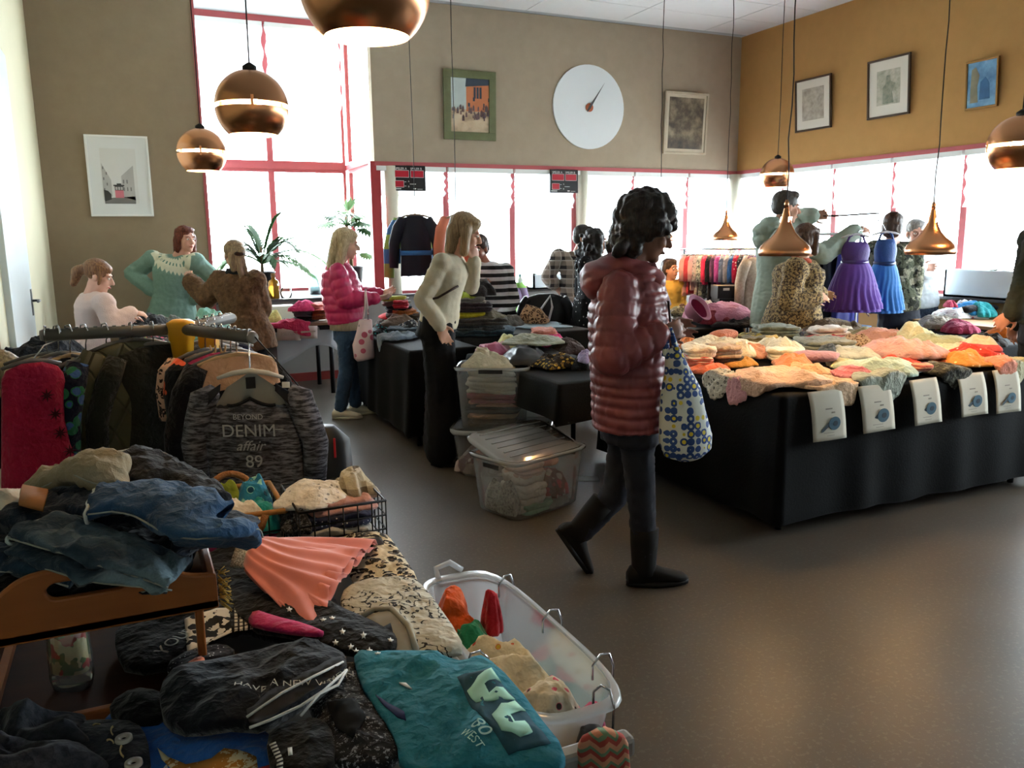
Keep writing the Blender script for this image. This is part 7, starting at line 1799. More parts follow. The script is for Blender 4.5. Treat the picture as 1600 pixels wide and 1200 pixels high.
def flat(name, label, out, z, th, spec, seed=1, cr=10, am=.012, fa=None, drop=None, parent=None, group=FG, cat='clothing', step=.0115, dens=(.005, .013), mat=None, smooth=1, tilt=None):
    """garment laid out on the pile: traced outline on the plane z, cloth thickness, creases; returns object and its height field"""
    W_ = [atz(x, y, z) for x, y in out]; pts = smoothpoly([(p.x, p.y) for p in W_], smooth)
    R = random.Random(seed); xs = [p[0] for p in pts]; ys = [p[1] for p in pts]; fa = R.uniform(0, PI) if fa is None else fa
    S = max(max(xs)-min(xs), max(ys)-min(ys))/2; C = []
    for i in range(cr):
        q = fa+R.gauss(0, .5); C.append((R.uniform(min(xs), max(xs)), R.uniform(min(ys), max(ys)), math.cos(q), math.sin(q), R.uniform(*dens), R.uniform(.4, 1)*(1 if i % 3 else -.8), R.uniform(.25, .8)*S, R.uniform(-2, 2)))
    bp = pts; nb = len(bp)
    def hf(x, y):
        e = min(dseg((x, y), bp[i], bp[(i+1) % nb]) for i in range(nb)); g = min(1, e/.05)
        t = 0
        for (cx, cy, dx, dy, wd, a_, ln, cv) in C:
            u_ = (x-cx)*dx+(y-cy)*dy; v_ = -(x-cx)*dy+(y-cy)*dx-cv*u_*u_
            t += a_*math.exp(-abs(v_)/wd)*math.exp(-(u_/ln)**2)
        h_ = z+th*(.45+.4*g**.6)+am*(t*1.0+.9*nz3((x*11, y*11, seed))+.35*nz3((x*34, y*34, seed)))*(.35+.65*g)
        if drop:
            for ax, val, sg in drop:
                ov = ((x, y)[ax]-val)*sg
                if ov > 0: h_ -= ov*1.0+ov*ov*6
        if tilt: h_ += tilt[0]*(x-tilt[1])+tilt[2]*(y-tilt[3])
        return max(h_, .05)
    v, f, n = tri(pts, step)
    H_ = [hf(x, y) for x, y in v]; N = len(v)
    top_ = [(x, y, h_) for (x, y), h_ in zip(v, H_)]; bot = [(x, y, h_-th*.45-.003) for (x, y), h_ in zip(v, H_)]
    fs = [tuple(q) for q in f]+[tuple(i+N for i in reversed(q)) for q in f]+[(i, (i+1) % n, (i+1) % n+N, i+N) for i in range(n)]
    mb = MB(); mb.add(top_+bot, fs); cx, cy = sum(xs)/len(xs), sum(ys)/len(ys)
    if parent is not None: o = mb.obj(name, mat or fab(spec), parent)
    else: o = tag(mb.obj(name, mat or fab(spec), org=(cx, cy, z)), label, cat, group)
    o_hf = hf
    return o, o_hf, z
def pprint(g, name, out, mat, off=.0016, z=None, step=.012, smooth=0):
    """flat print following the cloth it is on"""
    o, hf, zz = g; W_ = [atz(x, y, zz+.02 if z is None else z) for x, y in out]; pts = smoothpoly([(p.x, p.y) for p in W_], smooth)
    d = []
    for i in range(len(pts)):
        a, b = pts[i], pts[(i+1) % len(pts)]; k = max(1, int(math.hypot(b[0]-a[0], b[1]-a[1])/step)); d += [(a[0]+(b[0]-a[0])*j/k, a[1]+(b[1]-a[1])*j/k) for j in range(k)]
    v, f, n = tri(d, step); N = len(v)
    t_ = [(x, y, hf(x, y)+off) for x, y in v]; mb = MB(); mb.add(t_+[(x, y, q-off*.8) for x, y, q in t_], list(f)+[tuple(i+N for i in reversed(q)) for q in f]+[(i, (i+1) % n, (i+1) % n+N, i+N) for i in range(n)])
    return mb.obj(name, mat, o)
def ptext(g, s_, px, size, ang, mat, off=.002, step=.006, flip=False):
    """lettering laid on the cloth"""
    o, hf, zz = g; c = atz(px[0], px[1], zz+.02); a = math.radians(ang); X = RH*math.cos(a)+FH*math.sin(a); Y = (FH*math.cos(a)-RH*math.sin(a))*(-1 if flip else 1)
    to = text(s_, size, mat, o, 'lettering', mtx(c, X, Y), .0002)
    og = ORG[o.name]
    bm = bmesh.new(); bm.from_mesh(to.data); bmesh.ops.subdivide_edges(bm, edges=[e for e in bm.edges if e.calc_length() > step], cuts=2, use_grid_fill=False)
    for q in bm.verts: q.co.z = hf(q.co.x+og.x, q.co.y+og.y)+off-og.z
    bm.to_mesh(to.data); bm.free(); return to
BLK = '070708'
# --- base layer
g = flat('black_jersey', 'plain black garment spread under the coral skirt', [(330, 860), (400, 850), (470, 900), (540, 950), (520, 1010), (400, 1000), (330, 960), (322, 900)], .765, .02, BLK, 2)
g = flat('leopard_leggings', 'cream leggings with dark leopard spots along the table edge', [(524, 842), (600, 832), (625, 868), (655, 915), (660, 950), (600, 960), (560, 930), (540, 885)], .765, .022, '', 3, 14, .008, mat=M('cloth_cream_leopard', 'cfc3a6', .9, pat='leopard', c2='1e1a17', c3='6a5a48', s=42, thr=.55, bump=.3))
pprint(g, 'dark_waistband', [(527, 858), (595, 838), (600, 850), (535, 872)], M('dark_band', '2b2522', .9))
g = flat('sketch_shirt', 'grey white shirt with black line drawings and open neck', [(530, 935), (560, 912), (640, 905), (665, 925), (722, 1005), (722, 1026), (640, 1028), (560, 1010), (540, 975)], .785, .022, '', 4, 9, .008, mat=M('cloth_sketch', 'b9b5a4', .9, pat='sketch', c2='1d1b1a', s=20, bump=.2))
pprint(g, 'neck_opening', [(572, 950), (600, 945), (640, 975), (645, 1003), (612, 1000), (590, 975)], M('grey_inside', '8f8d84', .9), z=.82)
pprint(g, 'neck_label', [(596, 972), (610, 966), (616, 982), (602, 988)], M('navy_label', '2a3340', .8), .003, z=.82)
MB().tube([V((p.x, p.y, g[1](p.x, p.y)+.004)) for p in (atz(x, y, .82) for x, y in ((566, 952), (585, 942), (612, 948), (638, 968), (650, 1000)))], .006, 6).obj('neckband', M('grey_rib', 'a39f90', .9), g[0])
g = flat('star_trousers', 'black trousers with small white stars across the pile', [(345, 905), (440, 925), (470, 915), (520, 950), (600, 985), (622, 1000), (616, 1022), (560, 1030), (470, 1000), (380, 985)], .8, .02, BLK, 5, 10, .01)
R = random.Random(8); mws = M('white_star', 'd8d8d4', .8)
for (x, y) in ((452, 952), (478, 921), (505, 968), (519, 965), (524, 998), (548, 1005), (556, 1010), (577, 1010), (568, 992), (610, 994), (535, 985), (590, 1016)):
    q = []
    for j in range(10): rr = 5 if j % 2 == 0 else 2.2; q.append((x+rr*math.sin(2*PI*j/10), y-rr*.8*math.cos(2*PI*j/10)))
    pprint(g, 'star_print', q, mws, .002, step=.05)
g = flat('zebra_shirt', 'black shirt with white zebra print and lettering', [(182, 985), (250, 955), (300, 945), (360, 935), (405, 950), (420, 985), (330, 1000), (295, 1040), (200, 1058), (180, 1020)], .79, .022, BLK, 6, 9, .008)
pprint(g, 'zebra_panel', [(288, 968), (358, 948), (362, 984), (292, 1016)], M('zebra_print', 'd6d4c8', .85, pat='camo', c2='0c0c10', c3='d6d4c8', s=34, var=.03))
for k in range(4):
    pprint(g, 'grid_stripe', [(366+8*k, 946+1.5*k), (371+8*k, 946+1.5*k), (371+8*k, 985-2*k), (366+8*k, 985-2*k)], M('white_grid', 'd4d2c8', .85, pat='stripe', c2='15151a', s=70, ax=1, thr=.3))
ptext(g, 'YOUR', (276, 1000), .034, 75, M('white_letter', 'd4d2c8', .8, var=0))
g = flat('pink_leggings', 'hot pink leggings strip between black garments', [(398, 955), (425, 965), (480, 978), (515, 995), (470, 992), (420, 985), (385, 975)], .815, .012, 'b8285e', 7, 5, .005)
g = flat('dotted_blouse', 'black blouse with tiny white dots near the tray leg', [(255, 1045), (300, 1018), (350, 1010), (372, 1025), (330, 1045), (280, 1068)], .8, .015, 'dots|15151c|c8c8cc||110|.3', 8, 5, .005)
# blue animal shirt, black shorts, speckled hoodie, monster jacket
g = flat('blue_shirt', 'bright blue shirt with a brown and white horned animal print', [(160, 1125), (230, 1095), (280, 1130), (330, 1120), (430, 1150), (440, 1210), (180, 1215), (170, 1160)], .775, .02, '2a62b0', 9, 8, .007)
pprint(g, 'animal_print', [(246, 1165), (262, 1178), (290, 1188), (330, 1182), (350, 1168), (372, 1168), (400, 1176), (405, 1205), (300, 1215), (270, 1195), (252, 1180)], M('animal_print', 'd6c49a', .9, pat='speck', c2='a8702c', s=24, thr=.5), .002)
ptext(g, 'A', (256, 1196), .03, 8, M('white_letter', 'd4d2c8', .8, var=0))
pprint(g, 'red_patch', [(402, 1192), (428, 1188), (432, 1206), (404, 1210)], M('red_patch', '8a1c2a', .8))
g = flat('speckled_hoodie', 'dark hoodie with white speckles below the teal shirt', [(470, 1075), (520, 1045), (560, 1040), (590, 1075), (620, 1130), (632, 1205), (520, 1212), (500, 1150)], .785, .025, 'speck|1d1e22|8a8d92||130|.58', 10, 9, .012)
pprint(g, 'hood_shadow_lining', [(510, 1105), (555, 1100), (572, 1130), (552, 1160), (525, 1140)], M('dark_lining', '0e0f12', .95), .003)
g = flat('black_shorts', 'black shorts with a white zigzag edge and size tag', [(415, 1160), (440, 1140), (500, 1125), (525, 1160), (520, 1215), (425, 1215)], .8, .02, BLK, 11, 6, .008)
pprint(g, 'zigzag_edge', [(420, 1155), (430, 1152), (442, 1180), (440, 1212), (430, 1212), (432, 1180)], M('zigzag_trim', 'c0beb4', .85, pat='stripe', c2='1a1a1e', s=120, ax=1), .002)
pprint(g, 'size_tag', [(449, 1163), (456, 1162), (457, 1173), (450, 1174)], M('white_tag', 'd8d8d4', .7), .003, step=.05)
g = flat('monster_jacket', 'dark jacket with pale curved shapes and two metal eyelets', [(60, 1170), (110, 1140), (170, 1135), (215, 1138), (232, 1165), (238, 1215), (0, 1220), (0, 1190)], .79, .03, '22262e', 12, 7, .01)
mcr = M('pale_curve', 'b8a070', .85); mcg = M('eyelet_metal', 'a8a49a', .3, .7)
for (x, y, s_, a0) in ((126, 1160, 12, 2.4), (172, 1168, 7, 0.2), (152, 1144, 7, .6), (180, 1146, 7, 2.0), (96, 1158, 8, 2.5), (196, 1176, 9, 2.2), (120, 1190, 12, 1.2), (150, 1192, 10, .8), (84, 1190, 9, 2.8)):
    q = [(x+s_*math.cos(a0+t_), y-s_*1.1*math.sin(a0+t_)) for t_ in np.linspace(0, 2.2, 8)]+[(x+s_*.72*math.cos(a0+t_), y-s_*.82*math.sin(a0+t_)) for t_ in np.linspace(2.2, 0, 8)]
    pprint(g, 'curve_print', q, mcr, .002, step=.03)
for (x, y) in ((193, 1150), (208, 1185)):
    p = atz(x, y, .82); p.z = g[1](p.x, p.y)+.004; xx_, yy_ = V((1, 0, 0)), V((0, 1, 0))
    MB().rings([[p+xx_*(rr*math.cos(q))+yy_*(rr*math.sin(q))+UP*h_ for q in (2*PI*k/20 for k in range(20))] for rr, h_ in ((.012, -.002), (.0115, .003), (.005, .003), (.004, -.002))], cap=False).obj('eyelet', mcg, g[0])
    MB().ell(p-UP*.001, (.004, .004, .002)).obj('eyelet_hole', M('black_hole', '08080a', .9), g[0])
gg = soft(MB(), atz(50, 1165, .8), RH, FH, .15, .1, .05, 'heap', 77); tag(gg.obj('fluffy_collar', fab('fur|15171b|2c2f36||90')), 'black fluffy collar at the lower left corner', 'clothing', FG)
gg = soft(MB(), atz(20, 1215, .8), RH, FH, .2, .12, .05, 'heap', 78); tag(gg.obj('dark_fleece', fab('fur|1b1c22|3a3a40||90')), 'dark fleece in the very lower left corner', 'clothing', FG)
# navy trousers with lettered waistband
g = flat('navy_trousers', 'dark navy trousers with open lettered waistband', [(248, 1090), (280, 1050), (350, 1040), (400, 1030), (440, 1015), (520, 1022), (542, 1035), (540, 1060), (480, 1105), (410, 1145), (380, 1140), (300, 1150), (258, 1140)], .815, .034, '0d1017', 13, 14, .016, fa=.5)
mwb = M('black_waistband', '111115', .8)
pprint(g, 'waistband', [(385, 1110), (440, 1080), (490, 1055), (535, 1028), (542, 1045), (500, 1075), (440, 1112), (392, 1138)], mwb, .004)
for q in ([(385, 1108), (440, 1078), (490, 1053), (536, 1026)], [(390, 1136), (420, 1122), (470, 1108), (505, 1080), (542, 1046)], [(470, 1120), (500, 1092), (528, 1066), (542, 1046)]):
    MB().tube([V((p.x, p.y, g[1](p.x, p.y)+.007)) for p in (atz(x, y, .85) for x, y in q)], .0022, 5).obj('white_piping', M('white_piping', 'c8c8c4', .8), g[0])
ptext(g, 'HAVE A NEW VISION', (462, 1077), .019, 14, M('white_letter', 'd4d2c8', .8, var=0), .007, .02)
ptext(g, 'A NEW', (524, 1066), .016, 30, M('white_letter', 'd4d2c8', .8, var=0), .007, .02)
g = flat('black_trousers', 'black trouser leg left of the navy pair', [(170, 1110), (210, 1085), (250, 1090), (270, 1120), (240, 1140), (180, 1135)], .79, .03, BLK, 14, 5, .008)
g = flat('orange_tag_shirt', 'small coral cloth corner beside the navy trousers', [(254, 1064), (275, 1060), (276, 1076), (260, 1080)], .82, .012, 'd8604c', 15, 2, .003)
g = flat('coral_bow', 'orange bow on the black shirt by the tray leg', [(290, 1042), (312, 1028), (322, 1034), (316, 1044), (298, 1050)], .815, .012, 'd9704a', 16, 2, .003)
# teal shirt
g = flat('teal_shirt', 'teal shirt with two large pale mint letters and dark band', [(551, 1024), (600, 1023), (680, 1024), (695, 1034), (725, 1040), (745, 1028), (775, 1045), (835, 1115), (888, 1192), (870, 1210), (690, 1215), (625, 1205), (620, 1160), (592, 1120), (562, 1072)], .8, .022, '', 17, 20, .013, mat=M('cloth_teal', '1f6f80', .9, bump=.3, bs=300, var=.12), dens=(.006, .016))
Z = lambda pts: [(550+x*.28125, 900+y*.28125) for x, y in pts]
pprint(g, 'dark_band', Z([(585, 590), (770, 540), (990, 770), (1105, 930), (870, 985), (700, 800)]), M('dark_teal_band', '1c4656', .9), .0012)
mm_ = M('mint_print', '9fd0bc', .8, var=.04)
pprint(g, 'letter_print', Z([(640, 655), (700, 592), (775, 550), (830, 600), (800, 598), (735, 635), (762, 674), (840, 635), (905, 692), (745, 728), (690, 722)]), mm_, .003)
pprint(g, 'letter_print', Z([(777, 800), (830, 740), (905, 700), (965, 745), (935, 748), (878, 785), (905, 838), (960, 812), (1004, 880), (935, 912), (830, 895)]), mm_, .003)
ptext(g, '80', (752, 1150), .032, -50, M('pale_letter', 'b9dcd4', .8, var=0)); ptext(g, 'WEST', (737, 1162), .018, -52, M('pale_letter', 'b9dcd4', .8, var=0))
pprint(g, 'white_label', Z([(262, 595), (300, 592), (333, 634), (300, 615)]), M('white_tag', 'd8d8d4', .7), .003, step=.05)
pprint(g, 'sleeve_stripe', Z([(130, 640), (200, 690), (290, 760), (300, 800), (250, 770), (170, 690)]), M('navy_stripe', '2c3560', .85), .002)
# coral tulle skirt with a silver waistband
sk = thing('tulle_skirt', 'coral tulle skirt with a glittering silver waistband', 'skirt', atz(470, 890, .78), FG)
wc, he = atz(400, 880, .83), atz(545, 905, .80)
ax_ = (he-wc).normalized(); L = (he-wc).length; sd = UP.cross(ax_).normalized()
for lay in range(3):
    def f(u, v, lay=lay):
        a = (u-.5)*2; w2 = .062+(.15+.012*lay)*v**.8; pl = .0045*(.3+v)*math.sin(u*40+lay*2+5*nz3((u*3, v*1.5, lay)))+.016*v*nz3((u*5, v*1.3, lay))
        return wc+ax_*(L*(v*(1+.08*nz3((u*5, lay, 0)))-.0))+sd*(a*w2)+UP*(.03*(1-a*a)+.012+pl+.006*lay-.025*v)
    MB().slab(f, 60, 14, (0, 0, 1), .0012).obj('tulle_layer', M('coral_tulle', 'dd7f6e', .85, var=.15, sheen=.4), sk)
MB().slab(lambda u, v: wc-ax_*.028+ax_*.036*v+sd*((u-.5)*.13)+UP*(.035*(1-((u-.5)*2)**2)+.014), 20, 3, (0, 0, 1), .004).obj('waistband', M('silver_glitter', '8d8a7c', .35, .5, pat='speck', c2='d8d4c4', s=300, bump=.5), sk)
# zigzag skirt and black bag off the corner
hang('zigzag_skirt', 'orange and green zigzag skirt hanging from the table corner bar', V((.62, 1.02, .745)), RH, .085, .3, M('zigzag_cloth', 'c98a6a', .9, pat='zigzag', c2='a8463c', c3='6f8a6a', s=40), .03, None, 1.5, 90, wave=.008)
MB().tube([(.655, 1.05, .71), (.665, 1.01, .66), (.66, 1.0, .5)], .004, 5).obj('white_string', M('white_cord', 'd0ccc0', .8), bpy.data.objects['table_bar'])
hang('black_tote', 'black bag hanging beside the plastic tub', V((.70, 1.2, .62)), FH*.9+RH*.3, .1, .3, M('black_nylon', '15161a', .5), .04, None, 1.2, 91, cat='bag')
# ---------------------------------------------------------------- plastic tub on a stool
tc = V((.685, 1.53, .47)); tub = thing('plastic_tub', 'milky white plastic tub with hanger hooks on its rim', 'tub', tc)
m_tub = glassy('milky_tub', (.93, .95, .96), .12, .6, (.78, .81, .83), .2)
def tr(z, k, n=48, w_=.11, d=.325): return [tc+V((outline(2*PI*i/n, w_*k, d*k, 4)[0], outline(2*PI*i/n, w_*k, d*k, 4)[1], z)) for i in range(n)]
MB().rings([tr(.003, .05), tr(.003, .8), tr(.012, .84), tr(.09, .92), tr(.19, 1.0)], cap=False).obj('tub_shell', m_tub, tub)
MB().rings([tr(.185, 1.0), tr(.182, 1.05), tr(.19, 1.09), tr(.198, 1.07), tr(.196, 1.0)], cap=False).obj('rim', m_tub, tub)
MB().tube([tc+V((-.04, .335, .19)), tc+V((-.04, .36, .215)), tc+V((0, .365, .222)), tc+V((.03, .355, .2))], .008, 8).obj('tub_handle', m_tub, tub)
tst = thing('stool', 'stool carrying the milky plastic tub', 'stool', (tc.x+.0, tc.y, 0))
MB().box((tc.x-.09, tc.y-.26, .44), (tc.x+.12, tc.y+.26, .468)).obj('seat', m_leg, tst, smooth=False)
for q in (-1, 1):
    for p in (-1, 1): MB().tube([(tc.x+.015+.085*q, tc.y+.23*p, 0), (tc.x+.015+.085*q, tc.y+.23*p, .44)], .014, 8).obj('leg', m_leg, tst)
TG = 'baby clothes in the plastic tub'
for k, (nm, lab, dx, dy, dz, w_, d, hh, kind, sp) in enumerate((
 ('mixed_babywear', 'mixed green and pink baby clothes at the tub bottom', 0, 0, .012, .15, .46, .08, 'heap', 'floral|8a9a84|c87a6a|5a8a6c|14|.5'),
 ('printed_romper', 'cream romper with small coloured prints filling the tub', -.02, -.02, .08, .17, .36, .1, 'heap', 'floral|d9ceaf|c8483c|b8a03c|34|.22'),
 ('cream_romper', 'cream baby romper with pink prints at the near tub end', .0, -.21, .08, .14, .14, .09, 'heap', 'floral|d6cbb0|d86a7c|4a4038|34|.25'),
 ('orange_babysuit', 'orange cloth at the far end of the tub', -.05, .2, .12, .09, .14, .09, 'heap', 'd85a22'),
 ('green_babysuit', 'green cloth under the orange one', -.04, .14, .1, .1, .1, .05, 'heap', '2a8a64'), ('red_babyhat', 'small pointed red hat in the tub', .03, .16, .12, .05, .06, .08, 'heap', 'b8202a'), ('pink_babysuit', 'pink cloth at the near corner of the tub', .06, -.26, .05, .06, .08, .08, 'heap', 'c85a7c'))):
    gseed[0] += 1; p = tc+V((dx, dy, dz)); tag(soft(MB(), p, V((1, 0, 0)), V((0, 1, 0)), w_, d, hh, kind, 300+k).obj(nm, fab(sp), org=p), lab, 'clothing', TG)
for k, (x, y, a) in enumerate(((.1, .22, .3), (.115, .0, 0), (.115, -.22, 0), (.05, -.33, -1.2), (-.12, -.1, 3.1))):
    p = tc+V((x, y, .195)); d = V((math.cos(a), math.sin(a), 0)); hh = thing('wire_hook', 'wire hanger hook on the tub rim, '+('at its far corner', 'in the middle of the right side', 'near the right front corner', 'on the near end', 'on the side by the table')[k], 'hanger', p, 'hooks on the tub rim')
    MB().tube([p-d*.03-UP*.02, p-d*.03+UP*.01, p-d*.012+UP*.03, p+d*.008+UP*.028, p+d*.018, p+d*.016-UP*.05], .0026, 6).obj('hook', m_chr, hh)
# ---------------------------------------------------------------- wire baskets
m_wire = M('black_wire', '1d1b1a', .5, .5)
def wire_basket(label, x0, x1, y0, y1, z0, z1, rope=False, name='wire_basket'):
    r = thing(name, label, 'basket', ((x0+x1)/2, (y0+y1)/2, z0)); k = .012
    def loop(z, e=0): return [(x0-e, y0-e, z), (x1+e, y0-e, z), (x1+e, y1+e, z), (x0-e, y1+e, z), (x0-e, y0-e, z)]
    for z in ((z0+.004, z0+(z1-z0)*.5) if rope else (z0+.004, z0+(z1-z0)*.33, z0+(z1-z0)*.66, z1)): MB().tube(loop(z), .0025 if z < z1 else .0035, 6).obj('wire_ring', m_wire, r)
    nx, ny = int((x1-x0)/.036), int((y1-y0)/.036)
    for i in range(nx+1):
        x = x0+(x1-x0)*i/nx
        for y in (y0, y1): MB().tube([(x, y, z0), (x, y, z1)], .002, 5).obj('wire', m_wire, r)
    for j in range(1, ny):
        y = y0+(y1-y0)*j/ny
        for x in (x0, x1): MB().tube([(x, y, z0), (x, y, z1)], .002, 5).obj('wire', m_wire, r)
    if rope:
        mw = M('rattan', 'a8793c', .7, pat='wood', c2='7d5526', s=8, bump=.3)
        for a, b in (((x0, y0), (x1, y0)), ((x1, y0), (x1, y1)), ((x1, y1), (x0, y1)), ((x0, y1), (x0, y0))): MB().tube([(a[0], a[1], z1), ((a[0]+b[0])/2, (a[1]+b[1])/2, z1+.002), (b[0], b[1], z1)], .0075, 8).obj('rattan_rim', mw, r)
        mr_ = M('rope', '8a5c34', .9, bump=.9, bs=220, var=.3)
        for y, s_ in ((y0-.008, -1), (y1+.008, 1)):
            xm = (x0+x1)/2; P = [(xm-.055+.11*t_, y+s_*.012*math.sin(PI*t_), z1-(.055 if s_ < 0 else -.035)*math.sin(PI*t_)**.6) for t_ in np.linspace(0, 1, 11)]
            MB().tube(P, .0095, 8).obj('rope_handle', mr_, r)
    return r
wire_basket('wire basket with rattan rim and rope handles full of tees', .095, .305, 2.06, 2.33, ZF+.002, ZF+.1, True, 'rope_basket')
wire_basket('black wire basket of folded shirts on the table corner', .325, .545, 1.98, 2.24, ZF+.002, ZF+.115)
def bin_(lst, group):
    for k, (nm, lab, x, y, z, w_, d, hh, kind, sp) in enumerate(lst):
        gseed[0] += 1; p = V((x, y, z)); tag(soft(MB(), p, V((1, 0, 0)), V((0, 1, 0)), w_, d, hh, kind, gseed[0]).obj(nm, fab(sp), org=p), lab, 'clothing', group)
bin_([('magenta_tee', 'magenta tee at the bottom of the rope handled basket', .2, 2.18, ZF+.008, .18, .22, .03, 'fold', 'a8305a'), ('white_tee', 'white tee on top of the rope handled basket', .19, 2.13, ZF+.05, .17, .14, .07, 'heap', 'e0d6c4'), ('royal_blue_tee', 'royal blue tee at the back left of the rope basket', .15, 2.25, ZF+.045, .1, .12, .075, 'heap', '2a4ab8'),
      ('lime_tee', 'olive green tee peeping at the back of the rope basket', .19, 2.27, ZF+.06, .07, .07, .065, 'heap', '8a9a34'), ('teal_tee', 'teal tee at the right of the rope basket', .26, 2.15, ZF+.04, .08, .16, .05, 'heap', '1f8a86'), ('sea_blue_tee', 'sea blue printed tee at the back right of the rope basket', .25, 2.26, ZF+.05, .1, .12, .075, 'heap', 'floral|2a7a9a|8ac0b0|1c4a6a|40|.4')], 'tees in the rope handled basket')
bin_([('grey_shirt_folded', 'grey white shirts at the bottom of the black wire basket', .435, 2.11, ZF+.008, .2, .23, .04, 'fold', 'b9b4a8'), ('navy_dotted_shirt', 'navy shirt with white dots folded in the black wire basket', .435, 2.11, ZF+.045, .2, .23, .035, 'fold', 'dots|2c3048|c8c8cc||80|.3'), ('black_tassel_scarf', 'black glittery scarf between the two baskets', .335, 2.1, ZF+.05, .07, .2, .05, 'heap', 'speck|1d1e22|6a6c70||160'),
      ('pink_shirt_folded', 'dusty pink shirt in the black wire basket', .45, 2.12, ZF+.078, .18, .2, .03, 'fold', 'b98a80'), ('printed_white_shirt', 'white shirt with small grey prints draped over the basket', .4, 2.13, ZF+.1, .2, .17, .04, 'heap', 'floral|ddd5c8|a8a29a|8a847c|60|.25'), ('checked_shirt', 'khaki and cream checked shirt at the basket corner', .5, 2.16, ZF+.095, .11, .16, .05, 'heap', 'plaid|b8ad92|5a5040|d8d0bc|18')], 'shirts in the black wire basket')
bk = thing('black_backpack', 'black bag with a red tag on the floor beyond the wire basket', 'bag', H(515, 900, 3.3)); bk.location.z = 0; ORG[bk.name] = V((bk.location.x, bk.location.y, 0))
MB().loft([V((bk.location.x, bk.location.y, z)) for z in (.0, .02, .4, .7, .76)], [.1, .13, .13, .11, .05], [.08, .1, .1, .08, .04], RH, 20, sup=3).obj('bag_body', M('black_nylon', '15161a', .5), bk)
MB().obox(V((bk.location.x, bk.location.y, .69))+RH*.07-FH*.09, RH*.004, FH*.002, UP*.04).obj('red_tag', M('red_tag', 'b8202a', .6), bk, smooth=False)
# ---------------------------------------------------------------- wooden board, bed tray and jeans
m_mah = M('dark_brown_wood', '2c130b', .6, pat='wood', c2='4a2616', s=3, ax=0, spec=.15); m_pine = M('orange_pine', 'a8612a', .45, pat='wood', c2='854617', s=3, ax=0, spec=.4)
r = thing('wooden_board', 'dark brown wooden tray board with orange rim under the bed tray', 'tray', (-.26, 1.62, ZF+.012))
MB().box((-.62, 1.38, ZF+.012), (.02, 1.95, ZF+.028)).obj('board', m_mah, r, smooth=False)
for a, b in (((-.62, 1.362, ZF+.005), (.02, 1.38, ZF+.045)), ((.02, 1.362, ZF+.005), (.036, 1.95, ZF+.04))): bev(MB().box(a, b).obj('rim', m_pine, r, smooth=False), .004)
tr_ = thing('bed_tray', 'orange pine bed tray on legs with a cut out handle', 'tray', (-.1, 1.66, ZF))
tx0, tx1, ty0, ty1, tz = -.29, .085, 1.36, 1.95, .935
MB().box((tx0, ty0, tz-.012), (tx1, ty1, tz)).obj('tray_bottom', m_pine, tr_, smooth=False)
def handle_panel(y):
    n = 40; xs = np.linspace(tx0, tx1, n+1); xm = (tx0+tx1)/2
    up_ = [tz+.045+.05*(1/(1+math.exp(-(.115-abs(x-xm))/.016))) for x in xs]
    hole = [(xm+.055*math.cos(a) if abs(math.cos(a)) > 0 else xm, tz+.052+.014*math.sin(a)) for a in np.linspace(0, 2*PI, 33)[:-1]]
    outp = [(x, tz-.015) for x in xs]+[(x, u) for x, u in zip(xs[::-1], up_[::-1])]
    # stretch hole into a slot
    hole = [(xm+(.04 if math.cos(a) > 0 else -.04)+.016*math.cos(a), tz+.06+.013*math.sin(a)) for a in np.linspace(0, 2*PI, 33)[:-1]]
    P = outp+hole; n0, n1 = len(outp), len(hole)
    v, e, f, *_ = delaunay_2d_cdt([V(p) for p in P], [(i, (i+1) % n0) for i in range(n0)]+[(n0+i, n0+(i+1) % n1) for i in range(n1)], [], 1, 1e-7)
    fs = [q for q in f if not inside((sum(v[i][0] for i in q)/3, sum(v[i][1] for i in q)/3), hole)]
    N = len(v); mb = MB(); al = [(p[0], y, p[1]) for p in v]+[(p[0], y+.016, p[1]) for p in v]
    mb.add(al, [tuple(q) for q in fs]+[tuple(i+N for i in reversed(q)) for q in fs]+[(i, (i+1) % n0, (i+1) % n0+N, i+N) for i in range(n0)]+[(n0+i, n0+(i+1) % n1, n0+(i+1) % n1+N, n0+i+N) for i in range(n1)])
    return mb
bev(handle_panel(ty0).obj('handle_panel', m_pine, tr_, smooth=False), .004); bev(handle_panel(ty1-.016).obj('handle_panel', m_pine, tr_, smooth=False), .004)
for x in (tx0, tx1-.014): bev(MB().box((x, ty0+.016, tz-.015), (x+.014, ty1-.016, tz+.04)).obj('side_rail', m_pine, tr_, smooth=False), .003)
for x in (tx0+.02, tx1-.035):
    for y in (ty0+.06, ty1-.08): bev(MB().box((x, y, ZF+.03), (x+.014, y+.02, tz-.012)).obj('leg', m_pine, tr_, smooth=False), .003)
    MB().box((x, ty0+.06, ZF+.03), (x+.014, ty1-.06, ZF+.045)).obj('leg_bar', m_pine, tr_, smooth=False)
fr_ = thing('straw_tassel', 'straw tassel tied to the tray corner', 'tassel', (tx1+.01, ty0+.01, tz-.02)); R = random.Random(6); mb = MB()
for k in range(40):
    b = V((tx1+.004, ty0+R.uniform(-.002, .03), tz+R.uniform(-.015, .045))); mb.tube([b, b+V((R.uniform(.008, .02), R.uniform(-.015, .005), R.uniform(-.02, .01)))], .0009, 4)
to_ = mb.obj('straw', M('straw', 'b08a3c', .8), fr_); to_['kind'] = 'stuff'
bt = thing('drink_pouch', 'clear plastic pouch with green and red fruit print under the tray', 'pouch', atz(115, 1075, ZF+.03)); bb = atz(115, 1072, ZF+.03)
bz = V((bb.x, bb.y, ZF+.03))
